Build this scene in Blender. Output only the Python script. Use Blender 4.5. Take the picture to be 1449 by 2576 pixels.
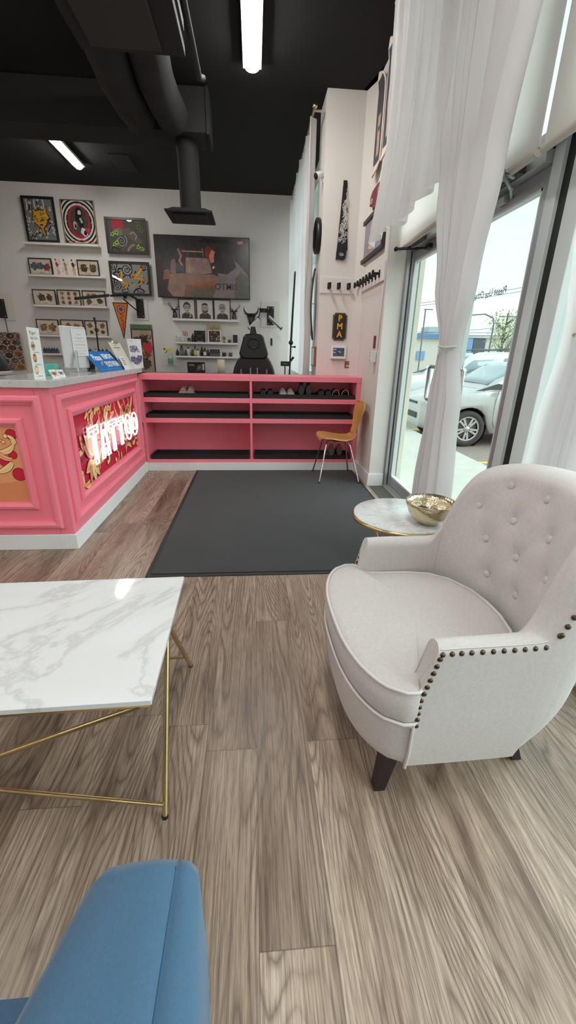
import bpy, bmesh, math, random
from mathutils import Vector, Matrix
from mathutils.bvhtree import BVHTree
for o in list(bpy.data.objects): bpy.data.objects.remove(o)
S = bpy.context.scene
C = S.collection
PI = math.pi
sin, cos = math.sin, math.cos
random.seed(11)
# ---------------------------------------------------------------- camera
F_PX = 1039.0
YAW, PIT, ROLL = 0.084755, 0.3670153, 0.0209741
EYE = Vector((0, 0, 1.25))
_f0 = Vector((sin(YAW), cos(YAW), 0)); _r0 = Vector((cos(YAW), -sin(YAW), 0)); _u0 = Vector((0, 0, 1))
FW = cos(PIT)*_f0 - sin(PIT)*_u0
_up = sin(PIT)*_f0 + cos(PIT)*_u0
RT = cos(ROLL)*_r0 + sin(ROLL)*_up
UP = -sin(ROLL)*_r0 + cos(ROLL)*_up
cd = bpy.data.cameras.new('camera'); cam = bpy.data.objects.new('camera', cd); C.objects.link(cam)
cd.sensor_fit = 'VERTICAL'; cd.sensor_height = 36.0; cd.lens = 36.0*F_PX/2576.0
cd.clip_start = 0.02; cd.clip_end = 500
cam.matrix_world = Matrix(((RT.x, UP.x, -FW.x, EYE.x), (RT.y, UP.y, -FW.y, EYE.y), (RT.z, UP.z, -FW.z, EYE.z), (0, 0, 0, 1)))
S.camera = cam
def RAY(px, py): return (px-724.5)/F_PX*RT - (py-1288)/F_PX*UP + FW
def P(px, py, x=None, y=None, z=None):            # a pixel of the photograph on a known wall or floor plane
    d = RAY(px, py)
    t = (z-EYE.z)/d.z if z is not None else (y/d.y if y is not None else x/d.x)
    return EYE + t*d
# ---------------------------------------------------------------- world, sun, exposure
S.view_settings.view_transform = 'Standard'; S.view_settings.look = 'None'
S.view_settings.gamma = 1.0; S.view_settings.use_curve_mapping = False
S.view_settings.exposure = 0.75
W = bpy.data.worlds.new('overcast_sky'); S.world = W; W.use_nodes = True
nt = W.node_tree; nt.nodes.clear()
wo = nt.nodes.new('ShaderNodeOutputWorld'); bg = nt.nodes.new('ShaderNodeBackground')
tc = nt.nodes.new('ShaderNodeTexCoord'); no = nt.nodes.new('ShaderNodeTexNoise'); cr = nt.nodes.new('ShaderNodeValToRGB')
no.inputs['Scale'].default_value = 2.2; no.inputs['Detail'].default_value = 4
mp = nt.nodes.new('ShaderNodeMapping'); mp.inputs['Scale'].default_value = (1, 1, 3)
nt.links.new(tc.outputs['Generated'], mp.inputs['Vector']); nt.links.new(mp.outputs['Vector'], no.inputs['Vector'])
nt.links.new(no.outputs['Fac'], cr.inputs['Fac']); nt.links.new(cr.outputs['Color'], bg.inputs['Color']); nt.links.new(bg.outputs['Background'], wo.inputs['Surface'])
cr.color_ramp.elements[0].position = 0.3; cr.color_ramp.elements[0].color = (0.70, 0.86, 0.90, 1)
cr.color_ramp.elements[1].position = 0.65; cr.color_ramp.elements[1].color = (0.90, 0.97, 0.99, 1)
bg.inputs['Strength'].default_value = 0.86
SUN_STRENGTH = 2.2
sd = bpy.data.lights.new('overcast_sun', 'SUN'); sun = bpy.data.objects.new('overcast_sun', sd); C.objects.link(sun)
sd.energy = SUN_STRENGTH; sd.angle = math.radians(70); sd.color = (0.90, 0.96, 1.0)
sun.rotation_euler = Vector((-0.80, 0.12, -0.60)).to_track_quat('-Z', 'Y').to_euler()
LAMP = 40.0                                         # emission of the ceiling strips
# ---------------------------------------------------------------- materials
MATS = {}
def srgb(c):
    f = lambda v: (v/255/12.92) if v/255 <= 0.04045 else ((v/255+0.055)/1.055)**2.4
    return (f(c[0]), f(c[1]), f(c[2]), 1)
def M(name, col=(200, 200, 200), rough=0.5, metal=0.0, spec=0.5, var=0, vs=6, bump=0, bs=80, coat=0, emit=0, sheen=0, stretch=None, ecol=None):
    if name in MATS: return MATS[name]
    m = bpy.data.materials.new(name); m.use_nodes = True; t = m.node_tree; b = t.nodes['Principled BSDF']
    b.inputs['Base Color'].default_value = srgb(col); b.inputs['Roughness'].default_value = rough
    b.inputs['Metallic'].default_value = metal; b.inputs['Specular IOR Level'].default_value = spec
    if coat: b.inputs['Coat Weight'].default_value = coat; b.inputs['Coat Roughness'].default_value = 0.08
    if sheen: b.inputs['Sheen Weight'].default_value = sheen; b.inputs['Sheen Roughness'].default_value = 0.4
    if emit: b.inputs['Emission Color'].default_value = srgb(ecol or col); b.inputs['Emission Strength'].default_value = emit
    co = t.nodes.new('ShaderNodeTexCoord'); vec = co.outputs['Object']
    if stretch:
        q = t.nodes.new('ShaderNodeMapping'); q.inputs['Scale'].default_value = stretch; t.links.new(vec, q.inputs['Vector']); vec = q.outputs['Vector']
    n = t.nodes.new('ShaderNodeTexNoise'); n.inputs['Scale'].default_value = vs; n.inputs['Detail'].default_value = 5; t.links.new(vec, n.inputs['Vector'])
    v = max(var, 0.015)
    r = t.nodes.new('ShaderNodeValToRGB'); c = srgb(col)
    r.color_ramp.elements[0].position = 0.3; r.color_ramp.elements[1].position = 0.7
    r.color_ramp.elements[0].color = (c[0]*(1-v), c[1]*(1-v), c[2]*(1-v), 1)
    r.color_ramp.elements[1].color = (min(1, c[0]*(1+v)), min(1, c[1]*(1+v)), min(1, c[2]*(1+v)), 1)
    t.links.new(n.outputs['Fac'], r.inputs['Fac']); t.links.new(r.outputs['Color'], b.inputs['Base Color'])
    if bump:
        n2 = t.nodes.new('ShaderNodeTexNoise'); n2.inputs['Scale'].default_value = bs; n2.inputs['Detail'].default_value = 3
        t.links.new(vec, n2.inputs['Vector'])
        bp = t.nodes.new('ShaderNodeBump'); bp.inputs['Strength'].default_value = bump; bp.inputs['Distance'].default_value = 0.002
        t.links.new(n2.outputs['Fac'], bp.inputs['Height']); t.links.new(bp.outputs['Normal'], b.inputs['Normal'])
    MATS[name] = m; return m
def ink(c):                                         # printed colours
    return M('ink_%d_%d_%d' % tuple(c), c, rough=0.55, spec=0.3)
def nodes_of(name):
    m = bpy.data.materials.new(name); m.use_nodes = True; t = m.node_tree; MATS[name] = m
    return m, t, t.nodes['Principled BSDF'], (lambda a, b: t.links.new(a, b)), t.nodes.new
def math_n(t, op, a, b=None, c=None):
    n = t.nodes.new('ShaderNodeMath'); n.operation = op
    for i, v in enumerate((a, b, c)):
        if v is None: continue
        if isinstance(v, (int, float)): n.inputs[i].default_value = v
        else: t.links.new(v, n.inputs[i])
    return n.outputs[0]
def ramp(t, fac, stops):
    r = t.nodes.new('ShaderNodeValToRGB'); e = r.color_ramp.elements
    while len(e) < len(stops): e.new(0.5)
    for i, (p, c) in enumerate(stops): e[i].position = p; e[i].color = srgb(c)
    t.links.new(fac, r.inputs['Fac']); return r.outputs['Color']
def mix(t, fac, a, b, mode='MIX'):
    n = t.nodes.new('ShaderNodeMix'); n.data_type = 'RGBA'; n.blend_type = mode
    if isinstance(fac, (int, float)): n.inputs[0].default_value = fac
    else: t.links.new(fac, n.inputs[0])
    for i, v in ((6, a), (7, b)):
        if isinstance(v, tuple): n.inputs[i].default_value = v
        else: t.links.new(v, n.inputs[i])
    return n.outputs[2]
def floor_mat():
    m, t, b, L, N = nodes_of('oak_vinyl_plank')
    co = N('ShaderNodeTexCoord'); sp = N('ShaderNodeSeparateXYZ'); L(co.outputs['Object'], sp.inputs[0])
    X, Y = sp.outputs[0], sp.outputs[1]
    PW, PL = 0.1725, 1.22
    xr = math_n(t, 'DIVIDE', X, PW); row = math_n(t, 'FLOOR', xr); fx = math_n(t, 'FRACT', xr)
    wn = N('ShaderNodeTexWhiteNoise'); wn.noise_dimensions = '1D'; L(row, wn.inputs['W'])
    yo = math_n(t, 'ADD', math_n(t, 'DIVIDE', Y, PL), wn.outputs['Value']); col = math_n(t, 'FLOOR', yo); fy = math_n(t, 'FRACT', yo)
    cb = N('ShaderNodeCombineXYZ'); L(row, cb.inputs[0]); L(col, cb.inputs[1])
    w2 = N('ShaderNodeTexWhiteNoise'); w2.noise_dimensions = '2D'; L(cb.outputs[0], w2.inputs['Vector'])
    idc = w2.outputs['Value']; shift = math_n(t, 'MULTIPLY', idc, 37.0)
    # cathedral figure: iso-lines of stretched noise
    def nz(sx, sy, off, det, rough=.5, dist=0):
        v = N('ShaderNodeCombineXYZ'); L(math_n(t, 'MULTIPLY', X, sx), v.inputs[0]); L(math_n(t, 'MULTIPLY', Y, sy), v.inputs[1]); L(math_n(t, 'ADD', shift, off), v.inputs[2])
        n = N('ShaderNodeTexNoise'); n.inputs['Scale'].default_value = 1.0; n.inputs['Detail'].default_value = det; n.inputs['Roughness'].default_value = rough; n.inputs['Distortion'].default_value = dist; L(v.outputs[0], n.inputs['Vector']); return n.outputs['Fac']
    big = nz(6.0, .72, 0, 1.0, .3); wob = nz(40, 3.0, 3, 3, .6)
    fig = math_n(t, 'ADD', math_n(t, 'MULTIPLY', big, 24.0), math_n(t, 'MULTIPLY', wob, .75))
    ring = math_n(t, 'FRACT', math_n(t, 'MULTIPLY', fig, 1.25))
    ring = math_n(t, 'POWER', math_n(t, 'ABSOLUTE', math_n(t, 'MULTIPLY_ADD', ring, 2.0, -1.0)), 2.6)
    zone = nz(7.0, .9, 11, 2.0); fib = nz(190, 4.6, 5, 3, .6); fib2 = nz(520, 20, 7, 2, .5)
    c1 = ramp(t, nz(9, 1.2, 19, 3), [(0.28, (142, 124, 110)), (0.43, (178, 160, 144)), (0.60, (198, 181, 165)), (0.78, (212, 197, 181))])
    f1 = ramp(t, fib, [(0.33, (118, 106, 99)), (0.45, (200, 193, 188)), (0.54, (240, 238, 236)), (0.68, (255, 255, 255))])
    c2 = mix(t, 0.6, c1, f1, 'MULTIPLY')
    c2 = mix(t, 0.5, c2, ramp(t, fib2, [(0.32, (140, 134, 130)), (0.5, (236, 234, 232)), (0.66, (255, 255, 255))]), 'MULTIPLY')
    zn = math_n(t, 'MAXIMUM', math_n(t, 'MINIMUM', math_n(t, 'MULTIPLY_ADD', zone, 5.0, -1.7), 1.0), 0.0)
    strong = math_n(t, 'MULTIPLY', ring, zn)
    c3 = mix(t, math_n(t, 'MULTIPLY', strong, 0.74), c2, srgb((92, 72, 62)))
    c3 = mix(t, math_n(t, 'MULTIPLY', math_n(t, 'MAXIMUM', math_n(t, 'MULTIPLY_ADD', zone, 6.0, -3.4), 0.0), 0.30), c3, srgb((104, 84, 74)))
    tint = ramp(t, idc, [(0.0, (214, 208, 204)), (0.5, (238, 233, 228)), (1.0, (255, 252, 248))])
    c4 = mix(t, 1.0, c3, tint, 'MULTIPLY')
    ex = math_n(t, 'MINIMUM', fx, math_n(t, 'SUBTRACT', 1.0, fx)); ey = math_n(t, 'MINIMUM', fy, math_n(t, 'SUBTRACT', 1.0, fy))
    gap = math_n(t, 'MAXIMUM', math_n(t, 'LESS_THAN', ex, 0.006), math_n(t, 'LESS_THAN', ey, 0.0011))
    c5 = mix(t, math_n(t, 'MULTIPLY', gap, 0.55), c4, srgb((70, 58, 50)))
    L(c5, b.inputs['Base Color'])
    rr = math_n(t, 'MULTIPLY_ADD', fib, 0.25, 0.24); L(rr, b.inputs['Roughness'])
    bp = N('ShaderNodeBump'); bp.inputs['Strength'].default_value = 0.35; bp.inputs['Distance'].default_value = 0.001
    L(math_n(t, 'SUBTRACT', fib, math_n(t, 'MULTIPLY', gap, 1.5)), bp.inputs['Height']); L(bp.outputs['Normal'], b.inputs['Normal'])
    b.inputs['Specular IOR Level'].default_value = 0.45
    return m
def marble_mat(name, base, dark, scale=3.0, rough=0.08, rot=0.6, amt=1.0):
    m, t, b, L, N = nodes_of(name)
    co = N('ShaderNodeTexCoord'); mp = N('ShaderNodeMapping'); mp.inputs['Rotation'].default_value = (0, 0, rot); mp.inputs['Scale'].default_value = (1, 1.9, 1)
    L(co.outputs['Object'], mp.inputs['Vector'])
    n = N('ShaderNodeTexNoise'); n.inputs['Scale'].default_value = scale; n.inputs['Detail'].default_value = 9; n.inputs['Roughness'].default_value = 0.62; n.inputs['Distortion'].default_value = 0.7
    L(mp.outputs['Vector'], n.inputs['Vector'])
    d = math_n(t, 'ABSOLUTE', math_n(t, 'SUBTRACT', n.outputs['Fac'], 0.5))
    vein = ramp(t, d, [(0.0, (190, 190, 190)), (0.010, (105, 105, 105)), (0.03, (40, 40, 40)), (0.10, (0, 0, 0))])
    mp2 = N('ShaderNodeMapping'); mp2.inputs['Rotation'].default_value = (0, 0, rot+0.35); mp2.inputs['Scale'].default_value = (1.2, 9, 1); L(co.outputs['Object'], mp2.inputs['Vector'])
    n2 = N('ShaderNodeTexNoise'); n2.inputs['Scale'].default_value = scale*0.8; n2.inputs['Detail'].default_value = 6; L(mp2.outputs['Vector'], n2.inputs['Vector'])
    hz = ramp(t, n2.outputs['Fac'], [(0.42, (0, 0, 0)), (0.72, (150, 150, 150))])
    f = math_n(t, 'MINIMUM', math_n(t, 'MULTIPLY', math_n(t, 'MAXIMUM', vein, math_n(t, 'MULTIPLY', hz, 0.6)), amt), 1.0)
    L(mix(t, f, srgb(base), srgb(dark)), b.inputs['Base Color']); b.inputs['Roughness'].default_value = rough
    return m
def glass_mat(name, tint=(0.93, 0.98, 0.96, 1), refl=0.5):
    m = bpy.data.materials.new(name); m.use_nodes = True; t = m.node_tree; t.nodes.clear(); MATS[name] = m
    o = t.nodes.new('ShaderNodeOutputMaterial'); tr = t.nodes.new('ShaderNodeBsdfTransparent'); gl = t.nodes.new('ShaderNodeBsdfGlossy'); mx = t.nodes.new('ShaderNodeMixShader'); fr = t.nodes.new('ShaderNodeFresnel')
    tr.inputs['Color'].default_value = tint; gl.inputs['Roughness'].default_value = 0.01; fr.inputs['IOR'].default_value = 1.45
    ge = t.nodes.new('ShaderNodeNewGeometry')
    f = math_n(t, 'MULTIPLY', math_n(t, 'MULTIPLY', fr.outputs[0], refl), math_n(t, 'SUBTRACT', 1.0, ge.outputs['Backfacing']))
    t.links.new(f, mx.inputs[0]); t.links.new(tr.outputs[0], mx.inputs[1]); t.links.new(gl.outputs[0], mx.inputs[2]); t.links.new(mx.outputs[0], o.inputs['Surface'])
    return m
def cloth_mat(name, col, trans=0.45, see=0.0, weave=420):
    m = bpy.data.materials.new(name); m.use_nodes = True; t = m.node_tree; t.nodes.clear(); MATS[name] = m
    o = t.nodes.new('ShaderNodeOutputMaterial'); d = t.nodes.new('ShaderNodeBsdfDiffuse'); tl = t.nodes.new('ShaderNodeBsdfTranslucent'); mx = t.nodes.new('ShaderNodeMixShader')
    co = t.nodes.new('ShaderNodeTexCoord'); n = t.nodes.new('ShaderNodeTexNoise'); n.inputs['Scale'].default_value = weave; t.links.new(co.outputs['Object'], n.inputs['Vector'])
    c = srgb(col); cc = mix(t, n.outputs['Fac'], (c[0]*.94, c[1]*.94, c[2]*.94, 1), (min(1, c[0]*1.04), min(1, c[1]*1.04), min(1, c[2]*1.04), 1))
    t.links.new(cc, d.inputs['Color']); t.links.new(cc, tl.inputs['Color']); mx.inputs[0].default_value = trans
    t.links.new(d.outputs[0], mx.inputs[1]); t.links.new(tl.outputs[0], mx.inputs[2]); last = mx
    if see:
        tp = t.nodes.new('ShaderNodeBsdfTransparent'); m2 = t.nodes.new('ShaderNodeMixShader'); m2.inputs[0].default_value = see
        t.links.new(mx.outputs[0], m2.inputs[1]); t.links.new(tp.outputs[0], m2.inputs[2]); last = m2
    t.links.new(last.outputs[0], o.inputs['Surface']); return m
# ---------------------------------------------------------------- mesh builder
class MB:
    def __init__(s): s.v = []; s.f = []; s.m = []; s.s = []
    def add(s, vs, fs, mi=0, sm=False):
        k = len(s.v); s.v += [tuple(v) for v in vs]
        for f in fs: s.f.append(tuple(i+k for i in f)); s.m.append(mi); s.s.append(sm)
        return s
    def box(s, x0, x1, y0, y1, z0, z1, mi=0):
        return s.hexa([(x0, y0, z0), (x1, y0, z0), (x1, y1, z0), (x0, y1, z0), (x0, y0, z1), (x1, y0, z1), (x1, y1, z1), (x0, y1, z1)], mi)
    def hexa(s, p, mi=0):
        return s.add(p, [(0, 3, 2, 1), (4, 5, 6, 7), (0, 1, 5, 4), (1, 2, 6, 5), (2, 3, 7, 6), (3, 0, 4, 7)], mi)
    def obox(s, c, a, b, d, mi=0):                  # centre and three half-axes
        c, a, b, d = Vector(c), Vector(a), Vector(b), Vector(d)
        return s.hexa([c-a-b-d, c+a-b-d, c+a+b-d, c-a+b-d, c-a-b+d, c+a-b+d, c+a+b+d, c-a+b+d], mi)
    def tube(s, pts, r, n=8, closed=False, mi=0, flat=None):
        pts = [Vector(p) for p in pts]; k = len(pts); rings = []
        prev = None
        for i, p in enumerate(pts):
            if closed: d = pts[(i+1) % k]-pts[i-1]
            else: d = pts[min(i+1, k-1)]-pts[max(i-1, 0)]
            d.normalize()
            if prev is None:
                a = Vector((0, 0, 1)) if abs(d.z) < 0.9 else Vector((1, 0, 0)); u = d.cross(a).normalized()
            else: u = (prev-d*prev.dot(d)).normalized()
            prev = u; w = d.cross(u); rr = r[i] if isinstance(r, (list, tuple)) else r
            rings.append([p+rr*(cos(2*PI*j/n)*u+sin(2*PI*j/n)*w*(flat or 1)) for j in range(n)])
        vs = [v for q in rings for v in q]; fs = []
        for i in range(k if closed else k-1):
            for j in range(n):
                a, b = i*n, ((i+1) % k)*n
                fs.append((a+j, a+(j+1) % n, b+(j+1) % n, b+j))
        s.add(vs, fs, mi, True)
        if not closed:
            s.add(rings[0], [tuple(range(n))[::-1]], mi); s.add(rings[-1], [tuple(range(n))], mi)
        return s
    def lathe(s, c, prof, n=24, mi=0, ax=(0, 0, 1), cap=True):
        c = Vector(c); ax = Vector(ax).normalized(); u = ax.orthogonal().normalized(); w = ax.cross(u)
        vs = []; k = len(prof)
        for (r, h) in prof:
            for j in range(n): vs.append(c+ax*h+r*(cos(2*PI*j/n)*u+sin(2*PI*j/n)*w))
        fs = [(i*n+j, i*n+(j+1) % n, (i+1)*n+(j+1) % n, (i+1)*n+j) for i in range(k-1) for j in range(n)]
        s.add(vs, fs, mi, True)
        if cap:
            if prof[0][0] > 1e-5: s.add(vs[:n], [tuple(range(n))[::-1]], mi)
            if prof[-1][0] > 1e-5: s.add(vs[-n:], [tuple(range(n))], mi)
        return s
    def ball(s, c, r, n=12, k=8, mi=0, R=None):
        if isinstance(r, (int, float)): r = (r, r, r)
        vs = []
        for i in range(k+1):
            a = PI*i/k
            for j in range(n):
                q = Vector((r[0]*sin(a)*cos(2*PI*j/n), r[1]*sin(a)*sin(2*PI*j/n), r[2]*cos(a)))
                if R is not None: q = R @ q
                vs.append(Vector(c)+q)
        return s.add(vs, [(i*n+j, (i+1)*n+j, (i+1)*n+(j+1) % n, i*n+(j+1) % n) for i in range(k) for j in range(n)], mi, True)
    def prism(s, poly, o, U, V, T, mi=0):           # polygon in the U,V plane, extruded by the vector T
        o, U, V, T = Vector(o), Vector(U), Vector(V), Vector(T); k = len(poly)
        a = [o+U*p[0]+V*p[1] for p in poly]; b = [p+T for p in a]
        return s.add(a+b, [tuple(range(k))[::-1], tuple(range(k, 2*k))]+[(i, (i+1) % k, k+(i+1) % k, k+i) for i in range(k)], mi)
    def grid(s, fn, nu, nv, mi=0, cu=False, cv=False):
        vs = [fn(i/(nu if cu else nu), j/(nv if cv else nv)) for i in range(nu+(0 if cu else 1)) for j in range(nv+(0 if cv else 1))]
        A = nu if cu else nu+1; B = nv if cv else nv+1
        fs = [(i*B+j, ((i+1) % A)*B+j, ((i+1) % A)*B+(j+1) % B, i*B+(j+1) % B) for i in range(nu) for j in range(nv)]
        return s.add(vs, fs, mi, True)
    def loft(s, loops, mi=0, cap=True, sm=True):
        n = len(loops[0]); vs = [v for l in loops for v in l]
        fs = [(i*n+j, i*n+(j+1) % n, (i+1)*n+(j+1) % n, (i+1)*n+j) for i in range(len(loops)-1) for j in range(n)]
        s.add(vs, fs, mi, sm)
        if cap: s.add(loops[0], [tuple(range(n))[::-1]], mi); s.add(loops[-1], [tuple(range(n))], mi)
        return s
    def build(s, name, mats, parent=None, bevel=0, sub=0, solid=0, weld=False, seg=2):
        me = bpy.data.meshes.new(name)
        if not isinstance(mats, (list, tuple)): mats = [mats]
        if parent is not None: off = world_loc(parent)
        else:
            xs = [v[0] for v in s.v]; ys = [v[1] for v in s.v]; zs = [v[2] for v in s.v]
            off = Vector(((min(xs)+max(xs))/2, (min(ys)+max(ys))/2, min(zs)))
            if name in ('floor', 'ground'): off = Vector((0, 0, 0))
        me.from_pydata([Vector(v)-off for v in s.v], [], s.f)
        for m in mats: me.materials.append(m)
        for i, p in enumerate(me.polygons): p.material_index = s.m[i]; p.use_smooth = s.s[i]
        b = bmesh.new(); b.from_mesh(me)
        if weld: bmesh.ops.remove_doubles(b, verts=b.verts, dist=1e-5)
        bmesh.ops.recalc_face_normals(b, faces=b.faces); b.to_mesh(me); b.free()
        o = bpy.data.objects.new(name, me); C.objects.link(o)
        if parent is not None: o.parent = parent
        else: o.location = off
        if solid:
            q = o.modifiers.new('thickness', 'SOLIDIFY'); q.thickness = solid; q.offset = 0
        if bevel:
            q = o.modifiers.new('bevel', 'BEVEL'); q.width = bevel; q.segments = seg; q.limit_method = 'ANGLE'; q.angle_limit = math.radians(40)
        if sub:
            q = o.modifiers.new('subdivision', 'SUBSURF'); q.levels = sub; q.render_levels = sub
        return o
def world_loc(o):
    l = o.location.copy(); p = o.parent
    while p is not None: l = l+p.location; p = p.parent
    return l
def tag(o, label, cat, group=None):
    o['label'] = label; o['category'] = cat
    if group: o['group'] = group
    return o
def thing(name, label, cat, loc=(0, 0, 0), group=None):
    o = bpy.data.objects.new(name, None); C.objects.link(o); o.location = loc; o.empty_display_size = 0.1
    return tag(o, label, cat, group)
def struct(o): o['kind'] = 'structure'; return o
def copy_tree(o, parent=None):
    c = o.copy(); C.objects.link(c); c.parent = parent
    for ch in [q for q in bpy.data.objects if q.parent == o]: copy_tree(ch, c)
    return c
_txt = {}
def text_mesh(txt, size=1.0, bold=0.0, shear=0.0, ext=0.0, space=1.0):
    k = (txt, bold, shear, ext, space)
    if k not in _txt:
        cu = bpy.data.curves.new('lettering', 'FONT'); cu.body = txt; cu.size = 1; cu.offset = bold; cu.shear = shear; cu.extrude = ext; cu.align_x = 'CENTER'; cu.align_y = 'CENTER'; cu.space_character = space; cu.resolution_u = 3
        o = bpy.data.objects.new('lettering', cu); C.objects.link(o)
        bpy.context.view_layer.update()
        me = bpy.data.meshes.new_from_object(o.evaluated_get(bpy.context.evaluated_depsgraph_get()))
        _txt[k] = ([v.co.copy() for v in me.vertices], [tuple(p.vertices) for p in me.polygons])
        bpy.data.objects.remove(o); bpy.data.curves.remove(cu); bpy.data.meshes.remove(me)
    return _txt[k]
class Art:                                          # flat printed artwork in unit coordinates on a plane
    def __init__(s, o, U, V, Nn=None):
        s.o, s.U, s.V = Vector(o), Vector(U), Vector(V); s.N = Nn or s.U.cross(s.V).normalized()
        s.asp = s.U.length/s.V.length; s.mb = MB(); s.mats = []; s.lay = 0; s.st = 0.00003
    def mi(s, c):
        m = c if not isinstance(c, tuple) else ink(c)
        if m not in s.mats: s.mats.append(m)
        return s.mats.index(m)
    def pt(s, p): return s.o+s.U*p[0]+s.V*p[1]+s.N*(s.lay*s.st)
    def poly(s, pts, c):
        s.lay += 1; s.mb.add([s.pt(p) for p in pts], [tuple(range(len(pts)))], s.mi(c)); return s
    def bg(s, c): return s.poly([(0, 0), (1, 0), (1, 1), (0, 1)], c)
    def ell(s, cx, cy, rx, ry, c, n=20, a0=0, rot=0):
        return s.poly([(cx+(rx*cos(a0+2*PI*i/n)*cos(rot)-ry*sin(a0+2*PI*i/n)*sin(rot)), cy+(rx*cos(a0+2*PI*i/n)*sin(rot)*s.asp+ry*sin(a0+2*PI*i/n)*cos(rot))) for i in range(n)], c)
    def line(s, pts, w, c):                          # w in units of V
        s.lay += 1; m = s.mi(c); n = len(pts); L = []; R = []
        q = [Vector((p[0]*s.asp, p[1])) for p in pts]
        for i in range(n):
            d = q[min(i+1, n-1)]-q[max(i-1, 0)]
            if d.length < 1e-9: d = Vector((1, 0))
            d.normalize(); ww = (w[i] if isinstance(w, list) else w)/2
            L.append(((q[i].x-d.y*ww)/s.asp, q[i].y+d.x*ww)); R.append(((q[i].x+d.y*ww)/s.asp, q[i].y-d.x*ww))
        vs = [s.pt(p) for p in L]+[s.pt(p) for p in R]
        s.mb.add(vs, [(i, n+i, n+i+1, i+1) for i in range(n-1)], m); return s
    def arc(s, cx, cy, r, a0, a1, w, c, n=14):
        return s.line([(cx+r*cos(a0+(a1-a0)*i/n)/s.asp, cy+r*sin(a0+(a1-a0)*i/n)) for i in range(n+1)], w, c)
    def spiral(s, cx, cy, r, turns, w, c, a0=0, n=40):
        return s.line([(cx+r*(i/n)*cos(a0+turns*2*PI*i/n)/s.asp, cy+r*(i/n)*sin(a0+turns*2*PI*i/n)) for i in range(n+1)], w, c)
    def star(s, cx, cy, r0, r1, k, c, rnd=None, a0=0):
        pts = []
        for i in range(2*k):
            r = r1 if i % 2 else r0
            if rnd: r *= 1+rnd.uniform(-.25, .25)
            a = a0+PI*i/k; pts.append((cx+r*cos(a)/s.asp, cy+r*sin(a)))
        return s.poly(pts, c)
    def text(s, t, cx, cy, h, c, bold=0.0, shear=0.0, sx=1.0, space=1.0, curve=0.0):
        s.lay += 1; vs, fs = text_mesh(t, 1, bold, shear, 0, space)
        s.mb.add([s.pt((cx+v.x*h*sx/s.asp, cy+v.y*h+curve*(v.x*h)**2)) for v in vs], fs, s.mi(c)); return s
    def build(s, name, parent=None): return s.mb.build(name, s.mats, parent)
# ================================================================= MATERIALS IN USE
m_floor = floor_mat()
m_white = M('white_wall_paint', (222, 219, 214), 0.75, var=0.02, vs=1.5, bump=0.15, bs=140)
m_ceil = M('black_ceiling_paint', (15, 15, 16), 0.9, var=0.1)
m_duct = M('black_duct_paint', (24, 24, 24), 0.8, var=0.12, vs=3)
m_trim = M('white_trim_paint', (232, 233, 234), 0.45, var=0.015)
m_shelfw = M('white_shelf_lacquer', (226, 224, 219), 0.5)
m_alu = M('anodised_aluminium', (176, 180, 182), 0.42, metal=0.55, var=0.04, vs=3)
m_aluw = M('pale_aluminium_trim', (214, 222, 222), 0.5, var=0.02)
m_gasket = M('black_gasket', (22, 24, 25), 0.5)
m_pink = M('pink_paint', (248, 134, 152), 0.42, var=0.02, vs=2, bump=0.05, bs=60)
m_black = M('black_plastic', (22, 22, 23), 0.42)
m_blackm = M('black_metal', (26, 26, 27), 0.45, metal=0.3)
m_steel = M('chrome_steel', (205, 205, 205), 0.14, metal=1.0)
m_brass = M('brushed_brass', (210, 190, 140), 0.28, metal=1.0, var=0.06, vs=30)
m_glass = glass_mat('window_glass'); m_pglass = glass_mat('picture_glass', (0.97, 0.97, 0.97, 1), 1.0)
m_marble = marble_mat('white_marble_top', (228, 229, 230), (158, 150, 144), 0.55, 0.06, 0.12, 0.7)
m_cmarble = marble_mat('grey_veined_counter', (206, 206, 206), (140, 138, 140), 6.0, 0.12, 0.4, 0.9)
m_smarble = marble_mat('side_table_marble', (222, 226, 226), (140, 146, 148), 4.5, 0.12, 1.1, 0.9)
m_shade = cloth_mat('roller_shade_cloth', (246, 244, 240), 0.55)
m_curt = cloth_mat('white_voile', (240, 239, 240), 0.5, 0.06)
m_led = M('lit_diffuser', (255, 250, 240), 0.5, emit=LAMP, ecol=(255, 251, 246))
m_asph = M('asphalt', (150, 138, 128), 0.9, var=0.22, vs=40, bump=0.3, bs=60)
m_conc = M('pale_concrete', (196, 196, 186), 0.85, var=0.05, vs=6, bump=0.1)
m_cream = M('cream_stucco', (226, 220, 204), 0.85, var=0.03, vs=8, bump=0.2)
YB, CZ, YF = 7.85, 3.57, 4.98                        # back wall, ceiling height, pier face
XD = 1.38                                            # glazing plane of the entrance
# ================================================================= ROOM SHELL
b = MB(); b.box(-6, 1.42, -3.5, YB, -0.06, 0); struct(b.build('floor', m_floor))
b = MB(); b.box(-6.1, 1.62, -3.6, YB+.1, CZ, CZ+.12); struct(b.build('ceiling', m_ceil))
b = MB(); b.box(-6.1, 0.95, YB, YB+.12, 0, CZ); struct(b.build('wall_back', m_white))
b = MB(); b.box(-6.12, -6, -3.5, YB, 0, CZ); struct(b.build('wall_left', m_white))
b = MB(); b.box(-6, 1.6, -3.62, -3.5, 0, CZ); struct(b.build('wall_rear', m_white))
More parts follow.
